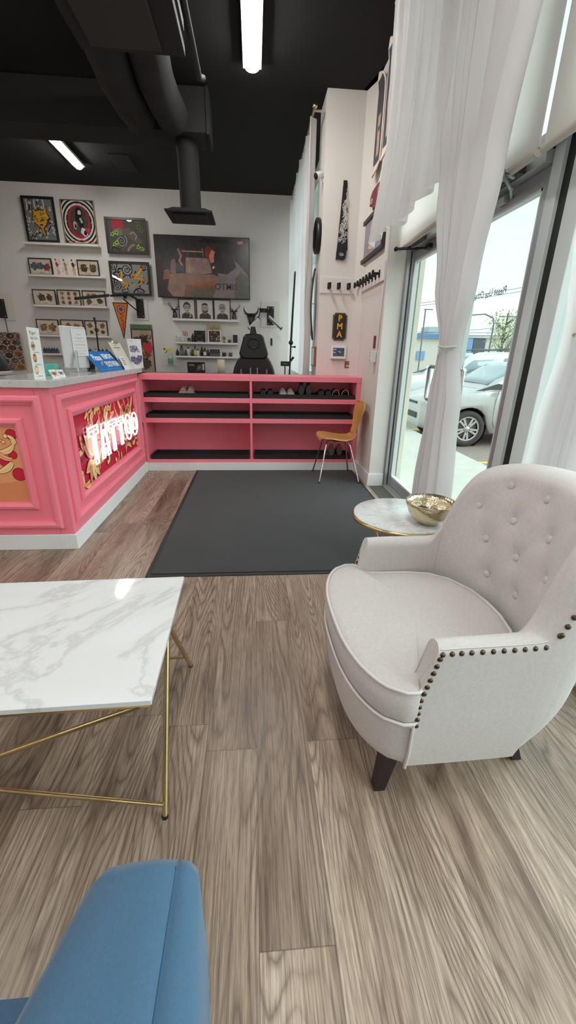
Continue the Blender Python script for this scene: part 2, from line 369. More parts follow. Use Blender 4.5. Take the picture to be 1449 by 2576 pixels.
# pier between the studio window and the entrance, its return beside the door
b = MB(); b.prism([(0.713, YF), (1.15, YF), (1.153, 3.975), (1.30, 3.975), (1.30, 4.35), (0.95, 5.40), (0.713, 5.40)], (0, 0, 0), (1, 0, 0), (0, 1, 0), (0, 0, CZ)); struct(b.build('wall_right', m_white))
b = MB(); b.box(0.86, 0.95, 5.40, YB, 0, 0.95); b.box(0.86, 0.95, 5.40, YB, 3.42, CZ); struct(b.build('wall_right', m_white))
b = MB(); b.box(1.14, 1.152, 3.972, 4.55, 0, .125); b.box(1.14, 1.30, 3.963, 3.977, 0, .125); struct(b.build('baseboard_right', m_trim, bevel=.003))
# studio window behind the back curtain
w = bpy.data.objects.new('window_1', None); C.objects.link(w); struct(w); w.location = (0.9, 6.5, .95)
b = MB()
for y in (5.41, 6.2, 7.0, 7.78): b.box(0.87, 0.93, y, y+.06, .95, 3.42)
for z in (.95, 2.5, 3.37): b.box(0.87, 0.93, 5.41, YB-.01, z, z+.05)
b.build('window_frame', m_aluw, w)
b = MB(); b.box(0.895, 0.905, 5.41, YB-.01, .97, 3.4); b.build('window_pane', m_glass, w)
# entrance: head, jambs, double door, transoms
HZ = 2.075
yA, yB, yM = 3.975, 2.20, 2.90
tf = MB()
tf.box(1.30, 1.42, yA, yA+.06, 0, CZ)                # hinge jamb
tf.box(1.31, 1.335, yA-.03, yA, 0, HZ+.03); tf.box(1.345, 1.37, yA-.045, yA, 0, HZ+.02)
struct(tf.build('trim_1', m_alu, bevel=.002))
b = MB(); b.box(1.31, 1.42, yB, yA, HZ, HZ+.05); b.box(1.30, 1.33, -3.5, yA, HZ+.05, HZ+.11); struct(b.build('trim_2', m_alu, bevel=.003))
b = MB(); b.box(1.345, 1.42, 2.125, 2.197, 0, CZ); struct(b.build('trim_3', m_aluw, bevel=.003))
b = MB(); b.box(1.345, 1.42, 1.985, 2.045, 0, CZ); struct(b.build('trim_4', m_aluw, bevel=.003))
b = MB(); b.box(1.365, 1.42, 2.045, 2.125, 0, CZ); struct(b.build('trim_5', m_gasket))
b = MB(); b.box(1.335, 1.42, yB, yA, 0.0, 0.018); b.box(1.30, 1.335, yB, yA, 0, .010); struct(b.build('trim_6', m_alu, bevel=.002))
def door_leaf(n, y0, y1, hinge_hi):
    d = bpy.data.objects.new('door_%d' % n, None); C.objects.link(d); struct(d); d.location = (XD, (y0+y1)/2, 0)
    b = MB(); s, bt, tp = .055, .11, .075
    b.box(XD-.02, XD+.025, y0, y0+s, .02, HZ); b.box(XD-.02, XD+.025, y1-s, y1, .02, HZ)
    b.box(XD-.02, XD+.025, y0+s, y1-s, .02, bt); b.box(XD-.02, XD+.025, y0+s, y1-s, HZ-tp, HZ)
    b.build('door_frame', m_alu, d, bevel=.003)
    b = MB()
    for (a, c_, e, f_) in ((y0+s, y0+s+.012, bt, HZ-tp), (y1-s-.012, y1-s, bt, HZ-tp), (y0+s, y1-s, bt, bt+.012), (y0+s, y1-s, HZ-tp-.012, HZ-tp)):
        b.box(XD-.018, XD+.02, a, c_, e, f_)
    b.build('glazing_bead', m_aluw, d)
    b = MB(); b.box(XD-.003, XD+.003, y0+s, y1-s, bt, HZ-tp); b.build('door_glass', m_glass, d)
    hy = y0+s if hinge_hi else y1-s
    sgn = 1 if hinge_hi else -1
    b = MB(); x = XD-.075
    pts = [(XD-.02, hy, .84), (x, hy, .84), (x-.0, hy+sgn*.0, .86)]
    def bow(x):
        q = [(hy, .965), (hy+sgn*.02, .945), (hy+sgn*.19, .945), (hy+sgn*.21, .965), (hy+sgn*.21, 1.16), (hy+sgn*.19, 1.18), (hy+sgn*.02, 1.18), (hy, 1.16)]
        return [(x, a, z) for a, z in q]
    b.tube(bow(x), .0125, 10, closed=True); b.tube([(x, hy, .985), (XD-.02, hy, .985)], .011, 8); b.tube([(x, hy, 1.14), (XD-.02, hy, 1.14)], .011, 8)
    b.build('door_handle', M('satin_steel', (188, 192, 192), .28, metal=.9), d)
    # closer: body on the head, arm down to the leaf
    cy = y1-.28 if hinge_hi else y0+.26
    b = MB(); b.box(1.275, 1.31, cy-.12, cy+.12, HZ+.0, HZ+.055); k = b.build('door_closer', M('dark_bronze', (74, 74, 74), .4, metal=.6), d, bevel=.006)
    b = MB(); ay = cy+.16*sgn
    b.tube([(1.27, cy+.09*sgn, HZ-.005), (1.17, ay, HZ-.012), (1.30, ay-.13*sgn, HZ-.03), (XD-.02, ay-.22*sgn, HZ-.04)], .009, 6)
    b.ball((1.17, ay, HZ-.012), .018); b.ball((1.30, ay-.13*sgn, HZ-.03), .013); b.box(1.33, XD, ay-.27*sgn-.03, ay-.27*sgn+.05, HZ-.055, HZ-.025)
    b.build('closer_arm', m_blackm if hinge_hi else m_alu, k)
    return d
dA = door_leaf(1, yM+.003, yA-.003, True); dB = door_leaf(2, yB+.003, yM-.003, False)
def door_text():
    vs, fs = text_mesh('Please Use Other Door', 1, .012, .15)
    y0, z0 = 2.70, 1.60; m = MB()
    m.add([(XD+.005, y0+v.x*.052, z0+v.y*.055+.004*sin(v.x*2)) for v in vs], fs); m.build('door_lettering', M('faded_grey_vinyl', (150, 158, 160), .6), dB)
door_text()
def bay(n, y0, y1, z0, z1, div=None):
    w = bpy.data.objects.new('window_%d' % n, None); C.objects.link(w); struct(w); w.location = (XD, (y0+y1)/2, z0)
    b = MB(); t = .05
    for (a, c_, e, f_) in ((y0, y0+t, z0, z1), (y1-t, y1, z0, z1), (y0, y1, z0, z0+t), (y0, y1, z1-t, z1)): b.box(XD-.04, XD+.03, a, c_, e, f_)
    b.build('window_frame', m_aluw, w, bevel=.003)
    b = MB(); b.box(XD-.003, XD+.003, y0+t, y1-t, z0+t, z1-t); b.build('window_pane', m_glass, w)
    return w
bay(2, yB, yM, HZ+.06, 3.5); bay(3, yM, yA, HZ+.06, 3.5)
for i, (y0, y1) in enumerate(((0.55, 1.985), (-0.95, .55), (-2.4, -.95))):
    bay(4+2*i, y0, y1, .10, HZ+.05); bay(5+2*i, y0, y1, HZ+.10, 3.5)
b = MB(); b.box(1.30, 1.45, -3.5, 1.985, 0, .10); b.box(1.30, 1.45, -3.5, -2.4, .1, CZ); b.box(1.30, 1.45, -3.5, yA, 3.5, CZ); struct(b.build('wall_right', m_white))
# ================================================================= EXTERIOR
GZ = -.28
b = MB(); b.box(2.9, 60, -30, 90, GZ-.1, GZ); g = b.build('ground', m_asph); struct(g)
b = MB(); b.box(1.42, 2.92, -12, 40, GZ, -.03)
for y in (4.9, 6.7, 3.2, 1.5): b.box(1.45, 2.92, y-.004, y+.004, -.03, -.029)
s = b.build('sidewalk', m_conc, bevel=.02); struct(s)
b = MB(); b.box(1.58, 1.70, 2.255, 2.42, -.03, 2.25); b.box(1.440, 1.487, 3.99, 4.30, -.03, 4.2); struct(b.build('exterior_pillar', m_cream, bevel=.004))
b = MB(); b.box(1.17, 1.46, 4.37, 4.9, -.03, 4.2); struct(b.build('exterior_wall', m_cream))
m_yel = M('yellow_line_paint', (226, 190, 96), .8, var=.12, vs=20)
for i, yy in enumerate((5.2, 8.2, 2.2)):
    b = MB(); b.box(3.15, 7.9, yy+.82-.05, yy+.82+.05, GZ, GZ+.003); o = b.build('parking_line', m_yel)
    tag(o, ('yellow parking line on the asphalt nearer than the silver hatchback', 'yellow parking line between the silver hatchback and the white wagon', 'yellow parking line on the asphalt nearest the building corner')[i], 'road marking', 'yellow parking lines')
# ---- cars: nose towards the building (-x); dims along local l (nose to tail), w across, h up
def car(name, label, cx, cy, L, Wd, Hh, paint, wagon=False, detail=True, face=-1):
    t = thing(name, label, 'car', (cx+L/2, cy, GZ), 'parked cars outside')
    g0 = GZ; hw = Wd/2
    X = (lambda l: cx+l) if face < 0 else (lambda l: cx+L-l)
    def prof(pts, l):
        for (a, ya), (b_, yb) in zip(pts, pts[1:]):
            if a <= l <= b_: f = (l-a)/(b_-a); f = f*f*(3-2*f)*.5+f*.5; return ya+(yb-ya)*f
        return pts[-1][1]
    belt = [(0, .52*Hh), (.06*L, .565*Hh), (.17*L, .63*Hh), (.27*L, .675*Hh), (.6*L, .70*Hh), (.9*L, .72*Hh), (L, .60*Hh)]
    wid = [(0, .62), (.03*L, .82), (.09*L, .95), (.2*L, 1), (.8*L, 1), (.93*L, .95), (L, .78)]
    bot = [(0, .20*Hh), (.1*L, .15*Hh), (.9*L, .15*Hh), (L, .22*Hh)]
    wl = (.20*L, .835*L); wr = .215*Hh
    def sec(l):
        zt, w_, zb = prof(belt, l), prof(wid, l)*hw, prof(bot, l)
        arch = 0
        r = []
        zz = [zb, zb+.04, zb+(zt-zb)*.35, zb+(zt-zb)*.7, zt-.05, zt]
        ww = [.90, .97, 1.0, .995, .955, .86]
        for z, k in zip(zz, ww):
            a = min(abs(l-wl[0]), abs(l-wl[1]))
            y = k*w_
            if a < wr*1.18 and z < wr+math.sqrt(max(0, (wr*1.18)**2-a*a)): z = min(zt-.06, wr+math.sqrt(max(0, (wr*1.18)**2-a*a)))
            r.append((y, z))
        return r
    b = MB(); N_ = 44; loops = []
    for i in range(N_+1):
        l = L*i/N_; r = sec(l)
        loops.append([(X(l), cy+y, g0+z) for y, z in r]+[(X(l), cy-y, g0+z) for y, z in r[::-1]])
    b.loft(loops); body = b.build('body', paint, t)
    # cabin
    c0, c1, r0, r1 = (.255, .93, .45, .80) if not wagon else (.27, .975, .42, .90)
    top = [(c0*L, .675*Hh), (.33*L, .80*Hh), (r0*L, .965*Hh), (.6*L, Hh), (r1*L, .965*Hh), ((r1*.4+c1*.6)*L, .86*Hh), (c1*L, .70*Hh)]
    def cw(z): return hw*(.93-(z-.66*Hh)/(.34*Hh)*.21)
    b = MB(); loops = []
    for i in range(33):
        l = (c0+(c1-c0)*i/32)*L; zt = prof(top, l); zb = .62*Hh
        q = [(cw(zb), zb), (cw(zb+(zt-zb)*.5), zb+(zt-zb)*.5), (cw(zt)*1.0, zt-.06*Hh*min(1, (zt-zb)/.3)), (cw(zt)*.93, zt-.015), (cw(zt)*.6, zt)]
        loops.append([(X(l), cy+y, g0+z) for y, z in q]+[(X(l), cy-y, g0+z) for y, z in q[::-1]])
    b.loft(loops); b.build('roof', paint, t)
    gm = M('car_glass', (148, 170, 172), .06, spec=.8, coat=.5)
    # side windows, slightly proud of the cabin side
    for sg in (1, -1):
        for (a, e) in (((c0+.075)*L, .565*L), (.585*L, (r1+.01)*L)):
            b = MB(); pts = []
            K = 9
            for i in range(K+1):
                l = a+(e-a)*i/K; z = min(prof(top, l)-.085*Hh, .925*Hh); z = max(z, .715*Hh); pts.append((l, z))
            up = [(X(l), cy+sg*(cw(z)+.006), g0+z) for l, z in pts]; lo = [(X(l), cy+sg*(cw(.705*Hh)+.008), g0+.705*Hh) for l, z in pts]
            b.add(up+lo, [(i, i+1, K+2+i, K+1+i) for i in range(K)], 0, True); b.build('side_window', gm, t, solid=.006)
    # windscreen and rear window
    b = MB()
    def ws(u, v):
        l = (c0+.03+(r0-c0-.04)*u)*L; z = prof(top, l); y = (2*v-1)*cw(z)*.86
        return (X(l-.004), cy+y, g0+z+.012-.02*(2*v-1)**2)
    b.grid(ws, 6, 8); b.build('windscreen', gm, t, solid=.004)
    for sg in (1, -1):
        for k, l in enumerate(wl):
            wc = (X(l), cy+sg*(hw-.10), g0+wr)
            wh = MB(); ax = (0, sg, 0)
            wh.lathe(wc, [(.12*Hh, -.09), (wr*.93, -.09), (wr, -.05), (wr, .05), (wr*.95, .09), (wr*.70, .095), (wr*.66, .06)], 36, ax=ax, cap=False)
            wo_ = wh.build('wheel', M('tyre_rubber', (70, 68, 66), .85), t)
            rb = MB(); rb.lathe(wc, [(0.001, .05), (wr*.12, .055), (wr*.14, .045), (wr*.6, .03)], 36, ax=ax, cap=False, mi=1)
            rb.lathe(wc, [(wr*.60, .07), (wr*.68, .085), (wr*.70, .07), (wr*.70, .02)], 36, ax=ax, cap=False)
            if detail:
                for q in range(10):
                    an = 2*PI*q/10+(.12 if q % 2 else -.12); d = Vector((cos(an), 0, sin(an))); pp = Vector((-sin(an), 0, cos(an)))
                    c_ = Vector(wc)+d*wr*.38+Vector((0, sg*.062, 0)); rb.obox(c_, d*wr*.25, pp*wr*.055, Vector((0, sg*.012, 0)))
                rb.lathe(wc, [(0.001, .09), (wr*.13, .085), (wr*.17, .06)], 16, ax=ax, cap=False)
            rb.build('hubcap', [M('silver_hubcap', (206, 204, 200), .35, metal=.5), M('hub_shadow_grey', (96, 94, 92), .6)], wo_)
            b = MB(); b.lathe((wc[0], cy+sg*(hw-.16), wc[2]), [(0.001, -.1), (wr*1.15, -.1), (wr*1.15, .10)], 32, ax=ax, cap=False); b.build('wheel_well', M('wheel_well_black', (34, 33, 33), .9), t)
    if detail:
        for sg in (1, -1):
            ml = .335*L
            b = MB(); b.ball((X(ml), cy+sg*(hw+.10), g0+.735*Hh), (.085, .11, .07), 16, 10); b.build('wing_mirror', paint, t)
            b = MB(); b.prism([(.215*L, .655*Hh), (.36*L, .665*Hh), (.36*L, .72*Hh), (.315*L, .74*Hh)], (cx, cy+sg*(cw(.70*Hh)+.016), g0), (1, 0, 0), (0, 0, 1), (0, -sg*.01, 0)); b.build('sail_panel', M('sail_panel_grey', (96, 98, 98), .5), t)
            b = MB()
            for pts in ([(.315*L, .66*Hh), (.305*L, .50*Hh), (.31*L, .28*Hh), (.33*L, .22*Hh), (.56*L, .22*Hh), (.575*L, .5*Hh), (.575*L, .70*Hh)], [(.575*L, .70*Hh), (.58*L, .3*Hh), (.60*L, .24*Hh), (.72*L, .26*Hh)]):
                q = []
                for (l, z) in pts: q.append((X(l), cy+sg*(hw*.997), g0+z))
                for _ in range(2): q = [q[0]]+[tuple(a_[n_]*w0+c_[n_]*(1-w0) for n_ in range(3)) for a_, c_ in zip(q, q[1:]) for w0 in (.75, .25)]+[q[-1]]
                b.tube(q, .005, 5)
            b.build('door_seam', M('seam_grey', (120, 120, 118), .7), t)
            b = MB(); b.ball((X(.055*L), cy+sg*hw*.66, g0+.49*Hh), (.17, .15, .065), 14, 8); b.build('headlight', M('headlight_lens', (214, 222, 222), .08, spec=.8), t)
        b = MB(); b.box(X(.0)-.015, X(.0)+.06, cy-hw*.45, cy+hw*.45, g0+.30*Hh, g0+.37*Hh); b.box(X(0)-.012, X(0)+.06, cy-hw*.40, cy+hw*.40, g0+.47*Hh, g0+.50*Hh); b.build('grille', m_gasket, t, bevel=.01)
    if wagon:
        for sg in (1, -1):
            b = MB(); q = [(X(l*L), cy+sg*hw*.66, g0+Hh*z) for l, z in ((.42, .97), (.46, 1.01), (.6, 1.04), (.78, 1.03), (.86, .98))]
            b.tube(q, .02, 6); b.build('roof_rail', M('rail_grey', (92, 94, 94), .5), t)
    return t
silver = M('silver_car_paint', (196, 196, 194), .28, metal=.25, coat=.6)
whitep = M('white_car_paint', (226, 230, 230), .3, coat=.6)
car('silver_hatchback', 'silver hatchback parked nose to the building just outside the glass doors', 3.02, 8.02, 3.95, 1.70, 1.49, silver)
car('white_wagon', 'white wagon with dark roof rails parked beyond the silver hatchback', 3.35, 10.9, 4.6, 1.80, 1.66, whitep, wagon=True)
car('red_car', 'small red car parked far across the lot', 13.6, 31, 4.0, 1.8, 1.4, M('red_car_paint', (196, 62, 66), .3, coat=.5), detail=False)
car('grey_sedan', 'light grey car parked far away beside the thin tree', 18.3, 33, 4.4, 1.8, 1.4, M('grey_car_paint', (168, 172, 176), .3, coat=.5), detail=False)
car('silver_sedan', 'pale car behind the light grey one across the road', 21.5, 37, 4.4, 1.8, 1.45, silver, detail=False)
# ---- buildings across the road
m_bcream = M('cream_siding', (222, 220, 208), .8, var=.03); m_bblue = M('blue_fascia', (96, 148, 196), .6); m_bdark = M('dark_cladding', (92, 100, 112), .7); m_bwin = M('blue_glazing', (130, 172, 214), .25)
t = thing('warehouse', 'long cream warehouse with a blue roof edge across the road', 'building', (9.5, 46, GZ), 'buildings across the road')
b = MB(); b.box(6, 19.6, 42, 58, GZ, 2.85); b.build('wall', m_bcream, t)
b = MB(); b.box(5.8, 19.8, 41.7, 58, 2.85, 3.25); b.build('roof_fascia', m_bblue, t)
b = MB(); b.box(17.1, 18.3, 43, 45, 3.25, 3.95); b.build('roof_unit', M('roof_unit_grey', (186, 192, 186), .7), t)
b = MB(); b.box(15.8, 16.6, 41.9, 42, .9, 1.7); b.build('window', m_bwin, t)
t = thing('blue_office', 'office building with blue glass and dark panels behind the thin tree', 'building', (24, 50, GZ), 'buildings across the road')
b = MB(); b.box(21.2, 33, 46, 60, GZ, 3.15); b.build('wall', m_bcream, t)
b = MB(); b.box(21.0, 33.2, 45.8, 60, 3.15, 3.45); b.build('roof_fascia', M('grey_fascia', (200, 206, 206), .6), t)
b = MB(); b.box(22.2, 23.3, 45.9, 46, .8, 3.1); b.build('blue_window', m_bwin, t)
b = MB(); b.box(23.35, 24.7, 45.9, 46, GZ, 3.1); b.build('dark_panel', m_bdark, t)
b = MB(); b.box(27.2, 28.0, 45.9, 46, .6, 2.9); b.build('blue_window', m_bwin, t)
b = MB(); b.box(28.1, 29.5, 45.9, 46, GZ, 3.0); b.build('dark_panel', m_bdark, t)
b = MB(); b.box(25, 27, 45.4, 46, GZ, 1.1); b.build('loading_bay', M('bay_blue_grey', (112, 130, 150), .7), t)
# ---- tree
def tree(x, y, h):
    t = thing('young_tree', 'thin young tree with sparse pale green leaves across the parking lot', 'tree', (x, y, GZ))
    b = MB(); rnd = random.Random(3); tips = []
    b.tube([(x, y, GZ), (x+.05, y, GZ+h*.3), (x-.03, y, GZ+h*.6), (x+.05, y, GZ+h)], [.13, .10, .07, .02], 7)
    for i in range(26):
        z0 = GZ+h*rnd.uniform(.28, .85); a = rnd.uniform(0, 2*PI); l = h*rnd.uniform(.16, .36)*(1.15-(z0-GZ)/h*.6)
        e = (x+l*cos(a)*.8, y+l*sin(a)*.8, z0+l*.75); mdl = (x+l*.4*cos(a), y+l*.4*sin(a), z0+l*.25)
        b.tube([(x, y, z0), mdl, e], [.035, .022, .006], 5); tips += [(mdl, e)]*1
    b.build('trunk', M('bark', (120, 108, 96), .9), t)
    b = MB()
    for (m_, e) in tips:
        for k in range(60):
            f = rnd.uniform(.1, 1.15); c = Vector(m_).lerp(Vector(e), f)+Vector([rnd.gauss(0, .22) for _ in range(3)])
            n = Vector([rnd.gauss(0, 1) for _ in range(3)]).normalized(); u = n.orthogonal()*rnd.uniform(.025, .055); v = n.cross(u)*.6
            b.add([c-u, c+v, c+u, c-v], [(0, 1, 2, 3)])
    b.build('foliage', M('spring_leaves', (176, 190, 140), .8, var=.15), t)
tree(14.76, 25.5, 4.1)
def at(px, py, y): return P(px, py, y=y)
m_pole = M('weathered_pole', (120, 124, 122), .8)
q = at(1226, 905, 24); t = thing('street_lamp', 'curved street lamp in front of the thin tree outside', 'street lamp', (q.x, 24, GZ))
b = MB(); tp = at(1243, 800, 24); b.tube([(q.x, 24, GZ), (q.x, 24, tp.z-.3), (q.x-.1, 24, tp.z)], [.055, .04, .03], 8); b.build('pole', m_pole, t)
b = MB(); b.tube([(q.x-.1, 24, tp.z), (q.x-.6, 24, tp.z+.18), (q.x-1.5, 24, tp.z+.1)], .035, 6); a_ = b.build('lamp_arm', m_pole, t)
b = MB(); b.ball((q.x-1.7, 24, tp.z+.07), (.25, .1, .06)); b.build('lamp_head', M('lamp_head_grey', (150, 154, 152), .5), t)
q = at(1058, 880, 30); tp = at(1066, 778, 30); t = thing('utility_pole', 'tall utility pole at the left edge of the door glass outside', 'utility pole', (q.x, 30, GZ), 'utility poles outside')
b = MB(); b.tube([(q.x, 30, GZ), (q.x, 30, tp.z)], .05, 8); b.build('pole', m_pole, t); b = MB(); b.box(q.x-.1, q.x+.5, 29.97, 30.03, tp.z-.03, tp.z+.03); b.build('crossarm', m_pole, t)
q = at(1276, 800, 60); t = thing('utility_pole', 'distant utility pole with crossarms above the thin tree', 'utility pole', (q.x, 60, GZ), 'utility poles outside')
b = MB(); b.tube([(q.x, 60, GZ), (q.x, 60, q.z+.6)], .09, 8); b.build('pole', m_pole, t); b = MB(); b.box(q.x-1.2, q.x+1.2, 59.9, 60, q.z+.1, q.z+.25); b.build('crossarm', m_pole, t)
wl = ['topmost power line crossing the sky outside', 'second power line below the topmost one', 'faint power line in the middle of the sky', 'power line just above the roof unit', 'lowest power line above the warehouse roof']
for i, (p0, p1) in enumerate((((1060, 752), (1330, 702)), ((1060, 758), (1330, 712)), ((1060, 828), (1330, 800)), ((1060, 825), (1330, 818)), ((1060, 835), (1330, 824)))):
    A, B_ = at(p0[0], p0[1], 34), at(p1[0], p1[1], 34); D = (B_-A); A = A-D*.6; B_ = B_+D*1.5
    b = MB(); b.tube([A.lerp(B_, k/12)+Vector((0, 0, -.5*sin(PI*k/12))) for k in range(13)], .018, 5); o = b.build('power_line', M('power_line_grey', (110, 120, 124), .8)); tag(o, wl[i], 'power line', 'power lines outside')
# notice on the side window
q0 = P(1372, 792, x=1.40); q1 = P(1396, 845, x=1.40)
o_, U_, V_ = (XD-.006, q0.y, q1.z), Vector((0, q1.y-q0.y-.02, 0)), Vector((0, 0, q0.z-q1.z))
a = Art(o_, U_, V_, Vector((-1, 0, 0))); a.bg((206, 206, 200))
a.text('Welcome', .3, .62, .10, (96, 96, 100)); a.star(.72, .66, .20, .12, 6, (140, 150, 110)); a.line([(.2, .42), (.8, .42)], .035, (110, 110, 112)); a.line([(.25, .34), (.75, .34)], .025, (150, 150, 150)); a.text('OPEN', .5, .20, .10, (96, 96, 100))
o = a.build('window_notice'); tag(o, 'small white paper notice taped inside the side window right of the doors', 'notice')
# ================================================================= CEILING: STRIPS AND DUCTS
def strip(x0, x1, y0, y1, label, z=None):
    z = z or CZ-.02
    t = thing('strip_light', label, 'ceiling light', ((x0+x1)/2, (y0+y1)/2, z), 'linear LED ceiling lights')
    b = MB(); b.box(x0-.012, x1+.012, y0-.01, y1+.01, z-.03, z); b.build('housing', M('light_housing_white', (210, 210, 205), .5), t)
    b = MB(); w_ = (x1-x0)/2; cx = (x0+x1)/2
    prof = [(w_*.88*cos(PI*k/8), -.03-.032*sin(PI*k/8)) for k in range(9)]
    b.loft([[(cx+p[0], y, z+p[1]) for p in prof] for y in (y0, y1)], sm=True); b.build('diffuser', m_led, t)
zl = CZ-.02
e1 = P(615, 178, z=zl-.05).y; x1a, x1b = P(615, 178, z=zl-.05).x, P(654, 178, z=zl-.05).x
strip(x1a, x1b, e1-1.2, e1, 'ceiling strip light over the middle of the room at the top edge')
l0, l1 = P(190, 430, z=zl-.05), P(216, 425, z=zl-.05)
ln = P(128, 352, z=zl-.05).y
strip((l0.x+l1.x)/2-.058, (l0.x+l1.x)/2+.058, ln, l1.y, 'ceiling strip light at the left behind the dark main duct')
for (x, y, w_) in ((0.02, .6, 'right above the viewer, between the two armchairs'), (-2.3, 1.6, 'in front of the reception desk'), (-5.2, 3.0, 'by the left wall'), (-4.6, -.6, 'over the left side of the waiting area'), (-2.3, -2.2, 'behind the velvet armchair on the left'), (.02, -2.4, 'behind the viewer by the side windows')):  # unseen strips added to help light the interior
    strip(x-.06, x+.06, y-.6, y+.6, 'added ceiling strip light outside the picture, '+w_)
zb = 2.95
t = thing('air_handler', 'black painted ceiling air unit with a wide flat underside, top left', 'air handler', (-.72, 2.4, CZ))
c0, c1 = P(205, 125, z=zb), P(465, 138, z=zb)
b = MB(); b.box(c0.x, c1.x, .6, c0.y, zb, CZ-.1); b.build('casing', m_duct, t, bevel=.006)
b = MB(); b.box(c0.x+.08, c1.x-.13, .7, c0.y-.07, zb-.018, zb); b.build('access_panel', M('panel_charcoal', (44, 44, 44), .75, var=.05), t, bevel=.004)
b = MB(); b.tube([(c1.x+.03, 2.6, zb+.12), (c1.x+.035, c0.y+.45, zb+.12), (c1.x+.06, c0.y+.5, zb+.14)], .022, 8); b.build('pipe', m_duct, t)
YD = 5.05
e0, e2 = P(534, 378, y=YD+.36), P(0, 345, y=YD+.36)
t = thing('main_duct', 'black rectangular main duct running across the ceiling', 'duct', (-2.4, YD+.2, CZ), 'black ducts')
b = MB(); b.box(-5.9, e0.x, YD, YD+.36, e0.z, CZ-.02); b.build('duct_casing', m_duct, t, bevel=.004)
b = MB(); b.box(e0.x-.02, e0.x+.008, YD-.012, YD+.37, e0.z-.012, CZ-.02); b.build('duct_flange', m_duct, t)
for i, (px, py) in enumerate(((353, 345), (434, 345))):
    c = P(px, py, y=YD); cx = c.x+.03
    b = MB(); ys = [c0.y+.002+k*(YD-c0.y-.016)/14 for k in range(15)]
    b.tube([(cx-.03+.02*sin(k*.5), yy, c.z+.152+.006*sin(k*2)) for k, yy in enumerate(ys)], .15, 24)
    o = b.build('round_duct', m_duct); tag(o, ('left of the two fat black round ducts leaving the air unit', 'right of the two fat black round ducts leaving the air unit')[i], 'duct', 'black ducts')
cx = P(475, 440, y=YD+.18).x; zb2 = P(475, 530, y=YD+.2).z
t = thing('air_diffuser', 'square black air diffuser hanging from a vertical round duct above the television', 'air diffuser', (cx, YD+.2, e0.z))
b = MB(); b.tube([(cx-.01, YD+.2, e0.z-.002), (cx, YD+.2, e0.z-.12), (cx, YD+.2, e0.z-.3), (cx, YD+.2, zb2-.02)], .108, 20); b.build('duct_drop', m_duct, t)
b = MB(); r_ = .22
b.hexa([(cx-r_, YD+.2-r_, zb2-.05), (cx+r_, YD+.2-r_, zb2-.05), (cx+r_, YD+.2+r_, zb2-.05), (cx-r_, YD+.2+r_, zb2-.05), (cx-.16, YD+.04, zb2-.015), (cx+.16, YD+.04, zb2-.015), (cx+.16, YD+.36, zb2-.015), (cx-.16, YD+.36, zb2-.015)])
b.box(cx-r_-.015, cx+r_+.015, YD+.2-r_-.015, YD+.2+r_+.015, zb2-.065, zb2-.05); b.build('hood', m_duct, t)
b = MB(); b.box(cx-.17, cx+.17, YD+.03, YD+.37, zb2-.08, zb2-.065); b.build('grille_plate', m_duct, t, bevel=.005)
c_, d_ = P(270, 385, z=CZ), P(330, 430, z=CZ)
b = MB(); b.box(c_.x, d_.x+.1, c_.y, d_.y, CZ-.012, CZ); o = b.build('access_hatch', m_duct, bevel=.004); tag(o, 'square black hatch in the ceiling right of the left strip light', 'ceiling hatch')
# ================================================================= PINK RECEPTION DESK
DX, DY = -1.19, 2.60
t = thing('reception_desk', 'pink panelled reception desk with art panels on its two faces', 'reception desk', (-1.5, 3.2, 0))
b = MB(); b.box(DX-.09, DX, DY, 4.56, .105, 1.035); b.box(-3.4, DX-.09, DY, DY+.09, .105, 1.035); b.box(DX-.6, DX-.09, 4.47, 4.56, .105, 1.0); b.build('body', m_pink, t, bevel=.004)
b = MB(); b.box(DX-.10, DX+.012, DY-.012, 4.555, 0, .105); b.box(-3.4, DX-.10, DY-.012, DY+.09, 0, .105); b.build('base_trim', m_trim, t, bevel=.003)
def mould(name, pts4, ax, out, w_, d):               # picture-frame moulding: rounded profile swept round a rectangle
    (a0, a1, z0, z1) = pts4; k = [(a0, z0), (a1, z0), (a1, z1), (a0, z1)]; loops = []
    prof = [(-w_/2, 0), (-w_/2, d*.45), (-w_*.3, d*.9), (0, d), (w_*.22, d*.8), (w_*.3, d*.5), (w_*.5, d*.4), (w_*.5, 0)]
    b = MB(); sx = [(-1, -1), (1, -1), (1, 1), (-1, 1)]
    for i in range(5):
        a_, z_ = k[i % 4]; s0, s1 = sx[i % 4]; L_ = []
        for (o_, h) in prof:
            aa, zz = a_-s0*o_, z_-s1*o_
            L_.append((DX+h, aa, zz) if ax == 'y' else (aa, DY-h, zz))
        loops.append(L_)
    b.loft(loops, cap=False, sm=False); return b.build(name, m_pink, t)
mould('outer_moulding', (2.665, 4.43, .20, .965), 'y', 1, .05, .028)
mould('inner_moulding', (2.80, 4.33, .30, .87), 'y', 1, .045, .026)
mould('outer_moulding', (-3.2, -1.275, .18, .965), 'x', 1, .055, .03)
mould('inner_moulding', (-3.05, -1.398, .31, .835), 'x', 1, .05, .028)
RED, DRED, PEA, ORG, PNK, CRM, LN = (206, 34, 62), (150, 22, 48), (250, 196, 140), (242, 150, 100), (240, 120, 116), (252, 220, 160), (120, 34, 44)
